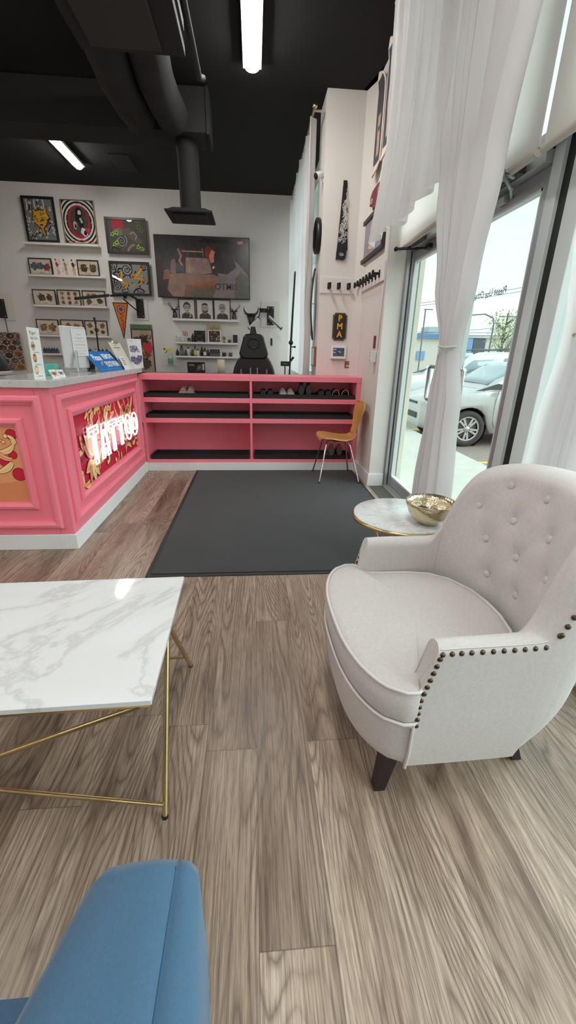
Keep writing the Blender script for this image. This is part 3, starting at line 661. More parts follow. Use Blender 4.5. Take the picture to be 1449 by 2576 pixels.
def wave(a, cx, cy, r, a0, sgn=1, cols=(CRM, PEA, ORG)):
    for k in range(5):
        an = a0+sgn*(.2+k*.62); q = (cx+(r*1.12)*cos(an)/a.asp, cy+r*1.12*sin(an)); a.ell(q[0], q[1], r*.30/a.asp, r*.30, LN, 10); a.ell(q[0], q[1], r*.25/a.asp, r*.25, cols[0], 10)
    for k in range(5):
        f = 1-.19*k; ox, oy = r*.10*k*cos(a0+2)/a.asp, r*.10*k*sin(a0+2)
        a.ell(cx+ox, cy+oy, r*f*1.04/a.asp, r*f*1.04, LN, 18); a.ell(cx+ox, cy+oy, r*f/a.asp, r*f, cols[k % len(cols)] if k < 4 else RED, 18)
def petal(a, cx, cy, l, w_, an, c, tip):
    def q(f, s): 
        ww = w_*math.sin(PI*min(1, f**.8))*s
        return (cx+(l*f*cos(an)-ww*sin(an))/a.asp, cy+l*f*sin(an)+ww*cos(an))
    for (sc, cc) in ((1.08, LN), (1.0, c)):
        pts = [(cx+((l*sc*f)*cos(an)-w_*sc*math.sin(PI*f**.8)*sin(an))/a.asp, cy+(l*sc*f)*sin(an)+w_*sc*math.sin(PI*f**.8)*cos(an)) for f in [i/8 for i in range(9)]]
        pts += [(cx+((l*sc*f)*cos(an)+w_*sc*math.sin(PI*f**.8)*sin(an))/a.asp, cy+(l*sc*f)*sin(an)-w_*sc*math.sin(PI*f**.8)*cos(an)) for f in [i/8 for i in range(7, 0, -1)]]
        a.poly(pts, cc)
    a.line([q(.15, 0), q(.85, 0)], .006, tip)
def band(a, cx, cy, L_, an, w_, cv, c, curl=1):
    pts = []; x, y, t_ = cx, cy, an
    for k in range(15):
        pts.append((x/1, y)); x += L_/14*cos(t_)/a.asp; y += L_/14*sin(t_); t_ += cv/14*(1 if k < 8 else 2.6*curl)
    wd = [w_*(.35+.65*sin(PI*min(1, (k+1)/9.))) if k < 9 else w_*(1-.75*(k-8)/6) for k in range(15)]
    a.line(pts, [v+.014 for v in wd], LN); a.line(pts, wd, c); a.line([(p[0], p[1]-wd[i]*.10) for i, p in enumerate(pts[:12])], [v*.45 for v in wd[:12]], PEA if c != PEA else ORG)
    e = pts[-1]; a.ell(e[0], e[1], w_*.42/a.asp, w_*.42, LN, 12); a.ell(e[0], e[1], w_*.34/a.asp, w_*.34, c, 12)
def panel_bits(a, seed, n):
    rnd = random.Random(seed)
    for i in range(n):
        band(a, rnd.uniform(.0, 1.0), rnd.uniform(.0, .95), rnd.uniform(.35, .6), rnd.uniform(0, 6.28), rnd.uniform(.06, .11), rnd.choice((-1, 1))*rnd.uniform(1.2, 2.6), rnd.choice((CRM, PEA, PNK, ORG, PEA)))
class ClipArt(Art):
    def poly(s, pts, c): return Art.poly(s, [(min(1, max(0, x)), min(1, max(0, y))) for x, y in pts], c)
    def line(s, pts, w_, c):
        q = [p for p in pts if -.0 <= p[0] <= 1.0 and 0 <= p[1] <= 1.0]
        if len(q) < 2: return s
        return Art.line(s, q, w_, c)
a = ClipArt((DX+.004, 2.842, .345), (0, 1.44, 0), (0, 0, .49)); a.bg(RED)
for k, c in enumerate((DRED, PEA, PNK, PEA)): a.arc(.0, 1.0, .62-.10*k, -1.5, .1, .075, c, 24)
a.ell(.02, .92, .13, .36, (190, 30, 56))
for i in range(9): a.line([(.30+.08*i+.03*sin(j*1.1+i), 1.0-.10*j) for j in range(4)], .035+.02*(i % 3), (PEA, ORG, CRM)[i % 3])
panel_bits(a, 4, 44)
for i, an in enumerate((2.6, 2.2, 1.85, 1.5, 1.15, .8, .4)): petal(a, .17, .36, .52-.04*abs(i-3), .10, an, (PNK, PEA, ORG)[i % 3], LN)
for i, an in enumerate((3.5, 4.1, 4.7, 5.3, 5.9)): petal(a, .15, .30, .34, .08, an, (PEA, ORG, CRM)[i % 3], LN)
a.build('art_panel', t)['label'] = 'red and peach wave and lotus art panel behind the neon sign'
a = ClipArt((-3.02, DY-.004, .335), (1.605, 0, 0), (0, 0, .475), Vector((0, -1, 0))); a.bg((232, 160, 112)); a.poly([(0, 0), (1, 0), (1, .3), (.8, .22), (.4, .35), (0, .2)], (222, 140, 96))
for k, c in enumerate((CRM, ORG, PEA, ORG)): a.arc(.86, .30, .26-.05*k, 1.0, 4.6, .045, c, 24)
for (x, y, r) in ((.975, .90, .06), (.965, .64, .05), (.93, .54, .05), (.975, .38, .075), (.90, .93, .05), (.88, .30, .05)):
    a.ell(x, y, r*1.2/a.asp, r*1.2, LN); a.ell(x, y, r*1.1/a.asp, r*1.1, RED)
rnd = random.Random(21)
for i in range(34): band(a, rnd.uniform(.0, 1.0), rnd.uniform(.05, .95), rnd.uniform(.3, .5), rnd.uniform(0, 6.28), rnd.uniform(.05, .08), rnd.choice((-1, 1))*rnd.uniform(1.4, 2.6), rnd.choice((CRM, PEA, CRM, ORG)))
a.build('art_panel', t)['label'] = 'peach wave art panel on the left face'
# neon word
t = thing('neon_sign', 'white lit neon sign reading TATTOO on the pink desk', 'neon sign', (DX+.03, 3.6, .45))
m_neon = M('neon_tube_white', (250, 253, 255), .3, emit=1.7, ecol=(238, 250, 255))
SH = {'T': [(0, 0.78), (0, 1), (.9, 1), (.9, .78), (.6, .78), (.6, 0), (.32, 0), (.32, .78)],
      'A': [(0, 0), (.26, 1), (.66, 1), (.92, 0), (.66, 0), (.60, .24), (.34, .24), (.27, 0)],
      'O': [(.5+.46*cos(2*PI*i/18), .5+.52*sin(2*PI*i/18)) for i in range(18)]}
INN = {'T': [(.46, .86), (.46, .12)], 'A': [(.22, .12), (.42, .82), (.52, .82), (.72, .12)], 'O': [(.5+.20*cos(2*PI*i/14), .5+.28*sin(2*PI*i/14)) for i in range(14)]}
y0n, y1n = 2.98, 4.24; lw = (y1n-y0n)/6
for i, ch in enumerate('TATTOO'):
    zz = .462+.005*i; hh = .27-.014*i
    b = MB(); b.tube([(DX+.035, y0n+i*lw+p[0]*lw*.98, zz+p[1]*hh) for p in SH[ch]], .0068, 8, closed=True)
    ins = INN[ch]; b.tube([(DX+.035, y0n+i*lw+p[0]*lw*.98, zz+p[1]*hh) for p in ins], .0052, 8, closed=(ch == 'O'))
    if ch == 'T': b.tube([(DX+.035, y0n+i*lw+x*lw, zz+.89*hh) for x in (.08, .82)], .0052, 8)
    if ch == 'A': b.tube([(DX+.035, y0n+i*lw+x*lw, zz+.37*hh) for x in (.36, .58)], .0052, 8)
    b.build('neon_letter', m_neon, t)
b = MB(); b.box(DX+.012, DX+.018, y0n-.04, y1n+.03, .44, .755); b.build('acrylic_backing', glass_mat('clear_acrylic', (.96, .97, .97, 1), .4), t)
# marble worktop
b = MB(); zt0, zt1 = 1.035, 1.078
b.prism([(-3.5, DY-.03), (DX+.03, DY-.03), (DX+.035, 4.62), (DX-.42, 4.62), (DX-.42, DY+.24), (-3.5, DY+.24)], (0, 0, zt0), (1, 0, 0), (0, 1, 0), (0, 0, zt1-zt0))
o = b.build('countertop', m_cmarble, bevel=.004); tag(o, 'grey veined white stone countertop on the pink reception desk', 'countertop')
# ================================================================= PINK SHOE SHELF (half wall)
SY, SX0, SX1 = 4.57, -1.185, 1.148
t = thing('shoe_shelf', 'long pink half-height shoe shelf with open compartments along the back of the entrance', 'shoe shelf', (0, 4.75, 0))
b = MB()
b.box(SX0, SX1, SY-.006, YF-.003, .967, 1.02); b.build('top', m_pink, t, bevel=.003)
b = MB(); b.box(SX0, SX1, YF-.03, YF-.003, .09, .967); b.build('back_panel', m_pink, t)
for x0, x1 in ((SX0, SX0+.028), (SX1-.045, SX1)):
    b = MB(); b.box(x0, x1, SY, YF-.03, .09, .967); b.build('side_panel', m_pink, t)
for z0, z1 in ((.741, .790), (.528, .576), (.09, .140)):
    b = MB()
    if z0 > .2: b.box(SX0+.028, SX1-.045, SY, YF-.03, z0, z1)
    else: b.box(SX0+.028, SX1-.045, SY, YF-.03, .09, .125)
    b.build('shelf', m_pink, t, bevel=.002)
b = MB(); b.box(-.046, -.022, SY-.002, YF-.03, .125, .967); b.build('divider', m_pink, t)
b = MB(); b.box(SX0, SX1, SY-.012, SY, 0, .09); b.build('base_trim', m_trim, t, bevel=.002)
# rubber boot trays
m_rub = M('black_rubber', (30, 30, 31), .6, var=.15, vs=60, bump=.4, bs=50)
m_dirt = M('dusty_rubber', (62, 52, 50), .8, var=.5, vs=14)
def tray(x0, x1, z, label, dusty=False):
    t = thing('boot_tray', label, 'boot tray', ((x0+x1)/2, 4.74, z), 'black boot trays')
    b = MB(); y0, y1, h = SY+.015, SY+.30, .045
    for (a_, c_, e, f_) in ((x0, x1, y0, y0+.012), (x0, x1, y1-.012, y1), (x0, x0+.012, y0+.012, y1-.012), (x1-.012, x1, y0+.012, y1-.012)): b.box(a_, c_, e, f_, z, z+h)
    b.box(x0-.003, x1+.003, y0-.004, y0+.014, z+h-.008, z+h); b.box(x0-.003, x1+.003, y1-.014, y1+.004, z+h-.008, z+h); b.build('rim', m_rub, t, bevel=.003)
    b = MB(); b.box(x0+.012, x1-.012, y0+.012, y1-.012, z, z+.008)
    n = 22
    for k in range(n):
        xx = x0+.05+(x1-x0-.1)*k/n
        b.tube([(xx, y0+.03, z+.010), (xx+.03, (y0+y1)/2, z+.011), (xx, y1-.03, z+.010)], .003, 4)
    b.build('ribbed_floor', m_dirt if dusty else m_rub, t)
tray(-1.15, -.060, .790, 'black boot tray on the upper shelf, left half'); tray(-.012, 1.09, .790, 'black boot tray full of shoes on the upper shelf, right half')
tray(-1.14, -.060, .576, 'empty black boot tray on the middle shelf, left half'); tray(-.008, 1.09, .576, 'empty black boot tray on the middle shelf, right half')
tray(-1.14, -.060, .125, 'dusty black boot tray on the bottom shelf, left half', True); tray(-.006, 1.09, .125, 'dusty black boot tray on the bottom shelf, right half behind the wooden chair', True)
# shoes: heel towards the room, toe to the back (or the reverse)
def shoe(x, z, col, sole, kind, label, side, grp, L=.27, toe_front=False, acc=None):
    y0 = SY+.035; t = thing('shoe', label, 'shoe', (x, y0+.1, z), grp)
    s = -1 if toe_front else 1; yy = (y0 if not toe_front else y0+L)
    def pos(l, w_, h): return (x+w_, yy+s*l, z+h)
    W_ = [(0, .030), (.03, .036), (.09, .034), (.15, .040), (.20, .044), (.25, .034), (L, .010)]
    def wd(l):
        for (a_, c_), (e, f_) in zip(W_, W_[1:]):
            if a_ <= l <= e: return c_+(f_-c_)*(l-a_)/(e-a_)
        return .01
    top = {'sneaker': [(0, .075), (.05, .085), (.10, .082), (.16, .062), (.22, .048), (L, .028)], 'boot': [(0, .135), (.05, .15), (.09, .148), (.13, .088), (.2, .058), (L, .03)], 'slide': [(0, .03), (.1, .03), (.12, .075), (.2, .07), (.21, .03), (L, .028)]}[kind]
    def tp(l):
        for (a_, c_), (e, f_) in zip(top, top[1:]):
            if a_ <= l <= e: return c_+(f_-c_)*(l-a_)/(e-a_)
        return .03
    b = MB(); loops = []
    for i in range(13):
        l = .0+L*i/12; w_ = wd(l)*1.06; loops.append([pos(l, w_*cos(2*PI*k/12), .012+.012*(1 if sin(2*PI*k/12) > 0 else -1)) for k in range(12)])
    b.loft(loops); b.build('sole', sole, t)
    b = MB(); loops = []
    if kind == 'slide':
        for i in range(7):
            l = .10+.11*i/6; w_ = wd(l)*1.05; h = .062 if 0 < i < 6 else .055; loops.append([pos(l, w_*cos(PI*k/10), .024+(h)*sin(PI*k/10)) for k in range(11)])
        b.loft(loops, cap=False); b.build('strap', col, t, solid=.006)
        b = MB(); b.tube([pos(.10 if not toe_front else .21, wd(.1)*1.1*cos(PI*k/10), .024+.058*sin(PI*k/10)) for k in range(11)], .004, 5); b.build('strap_edge', acc or m_white, t)
    else:
        for i in range(15):
            l = .004+(L-.012)*i/14; w_ = wd(l); h = tp(l)
            loops.append([pos(l, w_*(.75 if kind == 'boot' and l < .1 and sin(2*PI*k/14) > .5 else .96)*cos(2*PI*k/14), .022+(h-.022)*(.5+.5*sin(2*PI*k/14))) for k in range(14)])
        b.loft(loops); b.build('upper', col, t)
        lb = MB(); tz = tp(.05)
        lb.lathe(pos(.05, 0, tz-.004), [(.001, -.01), (.020, -.008), (.024, .004), (.029, .006)], 14, cap=False); lb.build('collar', acc or m_rub, t)
        if kind == 'sneaker' and toe_front:
            lb = MB()
            for k in range(4): l = .11+.025*k; lb.tube([pos(l, -.02, tp(l)+.004), pos(l+.006, 0, tp(l)+.010), pos(l, .02, tp(l)+.004)], .003, 5)
            lb.build('laces', m_white, t)
    return t
mk = lambda n, c, r=.6, **k: M(n, c, r, **k)
tan, tans = mk('tan_suede', (196, 176, 160)), mk('pale_sole', (214, 200, 188))
def pxx(px, y=4.62): return P(px, 985, y=y).x
def pair(pa, pb, z, *a, lab=('', ''), **k):
    shoe(pxx(pa), z, *a, lab[0], -1, **k); shoe(pxx(pb), z, *a, lab[1], 1, **k)
zt_ = .800
pair(457, 476, zt_, tan, tans, 'sneaker', lab=('left shoe of the tan pair on the upper left boot tray', 'right shoe of the tan pair on the upper left boot tray'), grp='tan shoes', toe_front=True, acc=mk('tan_lining', (222, 200, 186)))
bl, bls = mk('black_leather', (34, 32, 33), .35), mk('black_sole', (24, 24, 24))
pair(662, 680, zt_, bl, bls, 'sneaker', lab=('left shiny black leather shoe, first pair right of the shelf divider', 'right shiny black leather shoe, first pair right of the shelf divider'), grp='black leather shoes')
ws_, wp = mk('white_canvas', (214, 212, 208)), mk('white_rubber_sole', (230, 230, 228))
pair(713, 733, zt_, ws_, wp, 'sneaker', lab=('left white laced sneaker on the upper right tray', 'right white laced sneaker on the upper right tray'), grp='white sneakers', toe_front=True)
bs_, = (mk('charcoal_suede', (44, 46, 50)),)
pair(758, 776, zt_, bs_, bls, 'boot', lab=('left ankle boot of the tall dark pair on the upper right tray', 'right ankle boot of the tall dark pair on the upper right tray'), grp='dark ankle boots')
kn = mk('black_knit', (36, 38, 40))
pair(808, 826, zt_, kn, bls, 'sneaker', lab=('left black knit sneaker beside the white-edged slides', 'right black knit sneaker beside the white-edged slides'), grp='black knit sneakers')
pair(849, 873, zt_, mk('dark_strap', (38, 30, 32)), wp, 'slide', lab=('left slide sandal with a white edge at the end of the tray', 'right slide sandal with a white edge at the end of the tray'), grp='slide sandals', acc=m_white)
pair(843, 863, .137, mk('brown_suede', (104, 88, 82)), mk('brown_sole', (120, 100, 90)), 'boot', lab=('left brown suede boot on the bottom shelf behind the wooden chair', 'right brown suede boot on the bottom shelf behind the wooden chair'), grp='brown boots', acc=mk('brown_lining', (150, 128, 116)))
# ================================================================= FLOOR MAT, GRILLE
b = MB(); b.box(-.652, 1.114, 2.185, 4.556, 0, .006); base = b.build('floor_mat', mk('mat_rubber_edge', (40, 40, 41), .7), bevel=.002); tag(base, 'large black entrance mat on the wood floor in front of the pink shelf', 'floor mat')
b = MB(); b.box(-.622, 1.086, 2.215, 4.53, .006, .010); b.build('carpet_pile', M('charcoal_mat_carpet', (35, 36, 38), .95, var=.16, vs=5, bump=.9, bs=700, sheen=.2), base)
b = MB(); gx0, gx1, gy0, gy1 = 1.155, 1.30, 2.35, 3.955
b.box(gx0-.012, gx1+.012, gy0, gy1, 0, .003); o = b.build('entrance_grille', mk('grille_frame', (150, 148, 140), .5)); tag(o, 'narrow ribbed entrance grille set in the floor beside the doors', 'floor grille')
b = MB(); b.box(gx0, gx1, gy0+.01, gy1-.01, .003, .004); b.build('grille_bed', mk('grille_bed_dark', (58, 58, 54), .9), o)
b = MB()
for k in range(12): x = gx0+.006+k*.0122; b.box(x, x+.005, gy0+.01, gy1-.01, .004, .007)
r_ = b.build('ribs', mk('grille_ribs', (112, 112, 104), .7), o)
# ================================================================= ROLLER SHADES
XS = 1.235
def shade(y0, y1, z0, label, xs=XS):
    t = thing('roller_shade', label, 'roller shade', (xs, (y0+y1)/2, z0), 'cream roller shades')
    b = MB(); b.box(xs-.0015, xs+.0015, y0, y1, z0+.03, CZ-.06); b.build('shade_cloth', m_shade, t)
    b = MB(); b.tube([(xs, y0, z0+.018), (xs, y1, z0+.018)], .018, 12); b.build('hem_bar', M('shade_hem_cloth', (196, 188, 178), .8), t)
    b = MB(); b.tube([(xs+.02, y0, CZ-.04), (xs+.02, y1, CZ-.04)], .03, 12); b.build('roller_tube', m_shelfw, t)
g0_, g1_ = P(1352, 392, x=XS), P(1363, 397, x=XS)
zsh = 2.065
shade(g0_.y, 3.965, zsh, 'cream roller shade drawn down over the glass above the entrance doors')
shade(.60, g1_.y, zsh, 'cream roller shade right of the bright gap, over the side window')
shade(-.92, .56, zsh, 'cream roller shade nearest the viewer, outside the picture'); shade(-2.4, -.98, zsh, 'cream roller shade by the rear wall')
# ================================================================= CURTAINS
XC = 0.97
m_rod = m_brass
t = thing('curtain_rod', 'long brass curtain rod carrying the white drapes by the entrance', 'curtain rod', (XC, 1, 3.42), 'brass curtain rods')
b = MB(); b.tube([(XC, -3.2, 3.44), (XC, 3.72, 3.44)], .013, 10); b.build('pole', m_rod, t)
for y in (3.70, .9, -2.4):
    b = MB(); b.tube([(XC, y, 3.44), (XC, y, CZ)], .008, 6); b.build('bracket', m_rod, t)
def curtain(name_label, y0, y1, ztop, zbot, folds, amp, prof=None, seed=1, ns=110, nz=46, x0=XC, grp='white curtains', hem=None, tie=None, xof=None):
    t = thing('curtain', name_label, 'curtain', (x0, (y0+y1)/2, zbot), grp)
    rnd = random.Random(seed); ph = [rnd.uniform(0, 6.28) for _ in range(4)]
    def fn(u, v):
        z = ztop+(zbot-ztop)*v
        if hem: z = ztop+((zbot+hem(u))-ztop)*v
        ya, yb, am = prof(v, z) if prof else (y0, y1, 1)
        uu = u+.018*sin(6*v+ph[0]+5*u)*v
        f = sin(2*PI*folds*uu+ph[1]); g = sin(2*PI*folds*.43*uu+ph[2]+1.3*v)
        h_ = sin(2*PI*folds*2.1*uu+ph[3]+2*v)
        x = x0+(xof(z) if xof else 0)+amp*am*(.75*f+.45*g+.18*h_)
        y = ya+(yb-ya)*u+amp*.5*am*cos(2*PI*folds*uu)
        return (x, y, z)
    b = MB(); b.grid(fn, ns, nz); b.build('panel', m_curt, t)
    if tie:
        b = MB(); (ty, tz, rx, ry) = tie
        b.tube([(x0+(xof(tz) if xof else 0)+rx*cos(2*PI*k/20), ty+ry*sin(2*PI*k/20), tz+.003*sin(.9*k)) for k in range(20)], .0055, 6, closed=True)
        xt = x0+(xof(tz) if xof else 0); b.tube([(xt-rx, ty, tz), (xt-rx-.015, ty-.03, tz-.05), (xt-rx-.01, ty-.045, tz-.015)], .003, 5)
        b.build('tie_cord', M('curtain_tie', (206, 202, 198), .8), t)
    return t
# short panel left of the doors: hangs to about head height
PSE = [(0, 3.64), (.33, 3.565), (.62, 3.555), (.77, 3.65), (.9, 3.75), (1.01, 3.86)]
def pr_s(v, z):
    for (a_, p_), (c_, q_) in zip(PSE, PSE[1:]):
        if v <= c_: return (2.58-.12*v, p_+(q_-p_)*(v-a_)/(c_-a_), .45+.75*v)
    return (2.46, 3.86, 1.2)
curtain('short white curtain panel hanging left of the doors and ending above them', 2.55, 3.7, 3.43, 2.075, 8, .035, pr_s, 3, x0=.95, hem=lambda u: .03*sin(11*u)+.05*max(0, u-.75)*1.0)
def interp(tb, z):
    for (z0, *a), (z1, *c) in zip(tb, tb[1:]):
        if z1 <= z <= z0: f = (z0-z)/(z0-z1); f = f*f*(3-2*f); return [p+(q-p)*f for p, q in zip(a, c)]
    return tb[-1][1:] if z < tb[-1][0] else tb[0][1:]
TA = [(3.43, 1.84, 2.78, 1.0), (2.6, 1.88, 2.66, 1.0), (2.0, 2.0, 2.50, .95), (1.6, 2.08, 2.37, .9), (1.29, 2.135, 2.225, .75), (1.0, 2.06, 2.27, .9), (.5, 2.0, 2.34, 1.0), (.03, 1.96, 2.40, 1.05)]
curtain('long white curtain tied at its waist in front of the glass doors', 1.85, 2.7, 3.43, .025, 8, .042, lambda v, z: interp(TA, z), 5, nz=80, x0=.985, tie=(2.18, 1.295, .050, .050))
TB = [(3.43, .30, 1.0, 1.0), (2.4, .45, 1.20, 1.0), (1.92, .85, 1.42, .95), (1.68, 1.1, 1.55, .9), (1.5, 1.25, 1.54, .8), (1.33, 1.31, 1.52, .8), (1.0, 1.31, 1.55, .9), (.5, 1.30, 1.56, 1.0), (.03, 1.30, 1.58, 1.05)]
curtain('long white curtain tied back at the right edge of the picture beside the side window', .6, 1.4, 3.43, .025, 8, .042, lambda v, z: interp(TB, z), 8, nz=80, xof=lambda z: .17 if z < 1.4 else .17*max(0, (3.43-z)/2.03), tie=(1.415, 1.33, .046, .088))
# curtain by the studio window at the back, hanging behind the shoe shelf
XB2 = .60
t = thing('curtain_rod', 'brass curtain rod end above the white pier at the back', 'curtain rod', (XB2, 6.4, 3.4), 'brass curtain rods')
b = MB(); b.tube([(XB2, 5.02, 3.44), (XB2, 7.75, 3.44)], .012, 8); b.ball((XB2, 5.0, 3.44), .024); b.build('pole', m_rod, t); b = MB(); b.tube([(XB2, 5.08, 3.44), (.713, 5.08, 3.44)], .010, 6); b.build('bracket', m_shelfw, t)
curtain('long white curtain hanging behind the pink shelf at the back window', 5.1, 7.7, 3.42, 1.0, 13, .042, None, 12, ns=190, nz=30, x0=XB2+.02)
# ================================================================= BUTTON-TUFTED ARMCHAIR (faces -x)
YC = 1.125
m_lin = M('oatmeal_linen', (205, 200, 197), .92, var=.05, vs=120, bump=.5, bs=900, sheen=.3)
m_welt = M('oatmeal_welt', (212, 207, 204), .9, var=.03, vs=200, bump=.3, bs=900)
m_dkw = M('espresso_wood', (40, 28, 30), .35, var=.1); m_nail = M('antique_nailhead', (92, 78, 62), .28, metal=1.0)
ac = thing('armchair', 'oatmeal linen armchair with buttoned back and nailhead trim in the right foreground', 'armchair', (.62, YC, 0))
OUT = [(.420, -.335), (.50, -.336), (.60, -.336), (.70, -.335), (.735, -.334), (.76, -.333), (.79, -.330), (.83, -.322), (.88, -.300), (.94, -.250), (.985, -.17), (1.005, -.08), (1.01, 0)]
INN_ = [(.420, -.278), (.49, -.277), (.57, -.276), (.645, -.275), (.68, -.274), (.71, -.271), (.738, -.265), (.768, -.248), (.798, -.212), (.822, -.160), (.838, -.105), (.846, -.05), (.849, 0)]
HT = [.588, .590, .590, .591, .600, .66, .775, .85, .885, .905, .915, .920, .922]
RC = [0, 0, 0, 0, .1, .25, .5, .7, .85, 1, 1, 1, 1]
def full(L_, neg=True):
    return L_ + [(p[0], -p[1]) for p in L_[-2::-1]] if neg else L_+L_[-2::-1]
OUTF, INF, HF, RF = full(OUT), full(INN_), full(HT, False), full(RC, False)
def cat(L_, s):
    n = len(L_)-1; s = min(max(s, 0), 1)*n; i = min(int(s), n-1); f = s-i
    g = lambda k: L_[min(max(k, 0), n)]
    def cr_(a, b_, c, d): return .5*((2*b_)+(-a+c)*f+(2*a-5*b_+4*c-d)*f*f+(-a+3*b_-3*c+d)*f**3)
    if isinstance(L_[0], tuple): return tuple(cr_(g(i-1)[k], g(i)[k], g(i+1)[k], g(i+2)[k]) for k in range(2))
    return cr_(g(i-1), g(i), g(i+1), g(i+2))
def shell_pt(s, v):
    o_, n_, h, rc = cat(OUTF, s), cat(INF, s), cat(HF, s), cat(RF, s)
    zb, rr = .178, .028+.016*rc
    # cross-section: v 0..0.42 outer rise, ..0.58 rolled top, ..1 inner fall
    if v < .42: f = v/.42; d, z = 0, zb+(h-rr-zb)*f
    elif v < .58: a = PI*(v-.42)/.16; d, z = .5-.5*cos(a), h-rr+rr*sin(a)
    else: f = (v-.58)/.42; d, z = 1, h-rr-(h-rr-.30)*f
    x, y = o_[0]+(n_[0]-o_[0])*d, o_[1]+(n_[1]-o_[1])*d
    x += (z-.50)*(.14*rc if z > .5 else .16*rc)                       # raked back
    if z < .36 and d < .5: k = (.36-z)/.175; x -= .085*k*k*max(0, rc); y *= 1-.03*k*k   # rounded underneath at the rear
    if rc > .3 and d > .5: x -= .022*sin(PI*min(1, max(0, (z-.40)/(h-.40))))*rc                # stuffed inner back
    fr = max(0, 1-min(s, 1-s)/.045)
    x += fr*(max(0, z-.42)*.24-.022)                                          # arm fronts lean forward at the top
    return Vector((x, YC+y, z))
NS, NV = 176, 72
pre = [[shell_pt(i/NS, j/NV) for j in range(NV+1)] for i in range(NS+1)]
vs_ = [p for r in pre for p in r]; fs_ = [(i*(NV+1)+j, (i+1)*(NV+1)+j, (i+1)*(NV+1)+j+1, i*(NV+1)+j+1) for i in range(NS) for j in range(NV)]
bvh = BVHTree.FromPolygons([tuple(v) for v in vs_], fs_)
AC_ROT = .028
ACI = (Matrix.Translation((.62, YC, 0)) @ Matrix.Rotation(AC_ROT, 4, 'Z') @ Matrix.Translation((-.62, -YC, 0))).inverted()
btn = []
for (px, py) in ((1280, 1220), (1200, 1272), (1368, 1255), (1285, 1310), (1215, 1355), (1372, 1355), (1290, 1402), (1217, 1445), (1362, 1457), (1288, 1497), (1440, 1402), (1338, 1560), (1447, 1305)):
    h_, n_, _, _ = bvh.ray_cast(ACI @ EYE, (ACI.to_3x3() @ RAY(px, py)).normalized())
    if h_ is not None and h_.x > .785: btn.append((h_, (n_ if n_.x < 0 else -n_)))
def dimple(p):
    q = p.copy(); s = 0
    for (c, n_) in btn:
        d2 = (p-c).length_squared
        s = max(s, math.exp(-d2/.00022)*.010+math.exp(-d2/.0022)*.009)
        q_ = n_
    return s
creases = []
for i, (c, n_) in enumerate(btn):
    for j, (c2, _) in enumerate(btn):
        if j > i and .06 < (c-c2).length < .155: creases.append((c, c2))
def crease(p):
    s = 0
    for a_, c_ in creases:
        ab = c_-a_; f = max(0, min(1, (p-a_).dot(ab)/ab.length_squared)); d2 = (p-a_-ab*f).length_squared
        s = max(s, math.exp(-d2/.00005)*.0026)
    return s
b = MB(); vv = []
for i in range(NS+1):
    for j in range(NV+1):
        p = pre[i][j].copy()
        if j/NV > .5 and .2 < i/NS < .8: p.x += dimple(p)+crease(p)
        vv.append(p)
b.add(vv, fs_, 0, True)
for e in (0, NS): b.add([pre[e][j] for j in range(NV+1)], [tuple(range(NV+1))])
b.build('upholstered_shell', m_lin, ac)
for (c, n_) in btn:
    b = MB(); b.lathe(c+n_*-.0155, [(.0125, 0), (.0128, .003), (.011, .006), (.006, .0078), (0.0001, .0082)], 18, ax=n_); b.build('button', m_lin, ac)
# seat base with bowed front
def plan(z, ins, bow, full_w=.334, x_side=.402, xb=.80, n=48):
    pts = []
    for k in range(n):
        a = 2*PI*k/n
        # superellipse front half bows towards -x
        pts.append(a)
    out = []
    for k in range(25):
        t_ = -1+2*k/24; y = (full_w-ins)*math.copysign(abs(t_)**.9, t_); x = x_side-ins*0-(x_side-bow)*(1-abs(t_)**2.6)**.62+ins
        out.append((x, YC+y, z))
    out += [(.43, YC+.318-ins, z), (.66, YC+.306-ins, z), (.74, YC+.2, z), (.74, YC-.2, z), (.66, YC-.306+ins, z), (.43, YC-.318+ins, z)]
    return out
b = MB(); b.loft([plan(z, i_, bw) for z, i_, bw in ((.165, .05, .262), (.172, .022, .262), (.19, .006, .262), (.22, 0, .262), (.30, 0, .258), (.340, .002, .257), (.352, .02, .262))]); b.build('seat_base', m_lin, ac)
b = MB(); q = plan(.338, -.003, .256)[:25]; b.tube(q, .0045, 8); b.build('welt', m_welt, ac)
b = MB(); b.tube([(.399, YC-.337+.02*max(0, .24-z)*8*.8, z) for z in (.345, .30, .25, .22, .195, .178)], .0042, 8); b.build('welt', m_welt, ac)
# T-shaped seat cushion
def cush(z, ins, fw=.338):
    fr = []
    for k in range(25):
        t_ = -1+2*k/24; y = (fw-ins)*math.copysign(abs(t_)**.92, t_); x = .372-(.372-.250)*(1-abs(t_)**2.4)**.60+ins; fr.append((x, y))
    e = [(.400, fw-ins), (.412-ins, fw-.012-ins), (.418-ins, .30-ins), (.425, .272-ins), (.50, .266-ins), (.60, .262-ins), (.68, .245-ins), (.74, .20-ins), (.785-ins, .12), (.80-ins, .04)]
    pts = fr+e+[(p[0], -p[1]) for p in e[::-1]]
    return [(x, YC+y, z) for x, y in pts]
b = MB(); L_ = [cush(z, i_) for z, i_ in ((.345, .012), (.352, .003), (.38, -.004), (.43, -.004), (.452, .001), (.458, .006))]
cxx = .52
for k, f in enumerate((.93, .84, .70, .5, .25, .04)):
    L_.append([(cxx+(x-cxx)*f, YC+(y-YC)*f, .459+.022*(1-f**2.2)) for x, y, z in cush(.46, .006)])
b.loft(L_); b.build('seat_cushion', m_lin, ac)
for z in (.456, .350):
    b = MB(); b.tube(cush(z, -.001), .0050, 8, closed=True); b.build('piping', m_welt, ac)
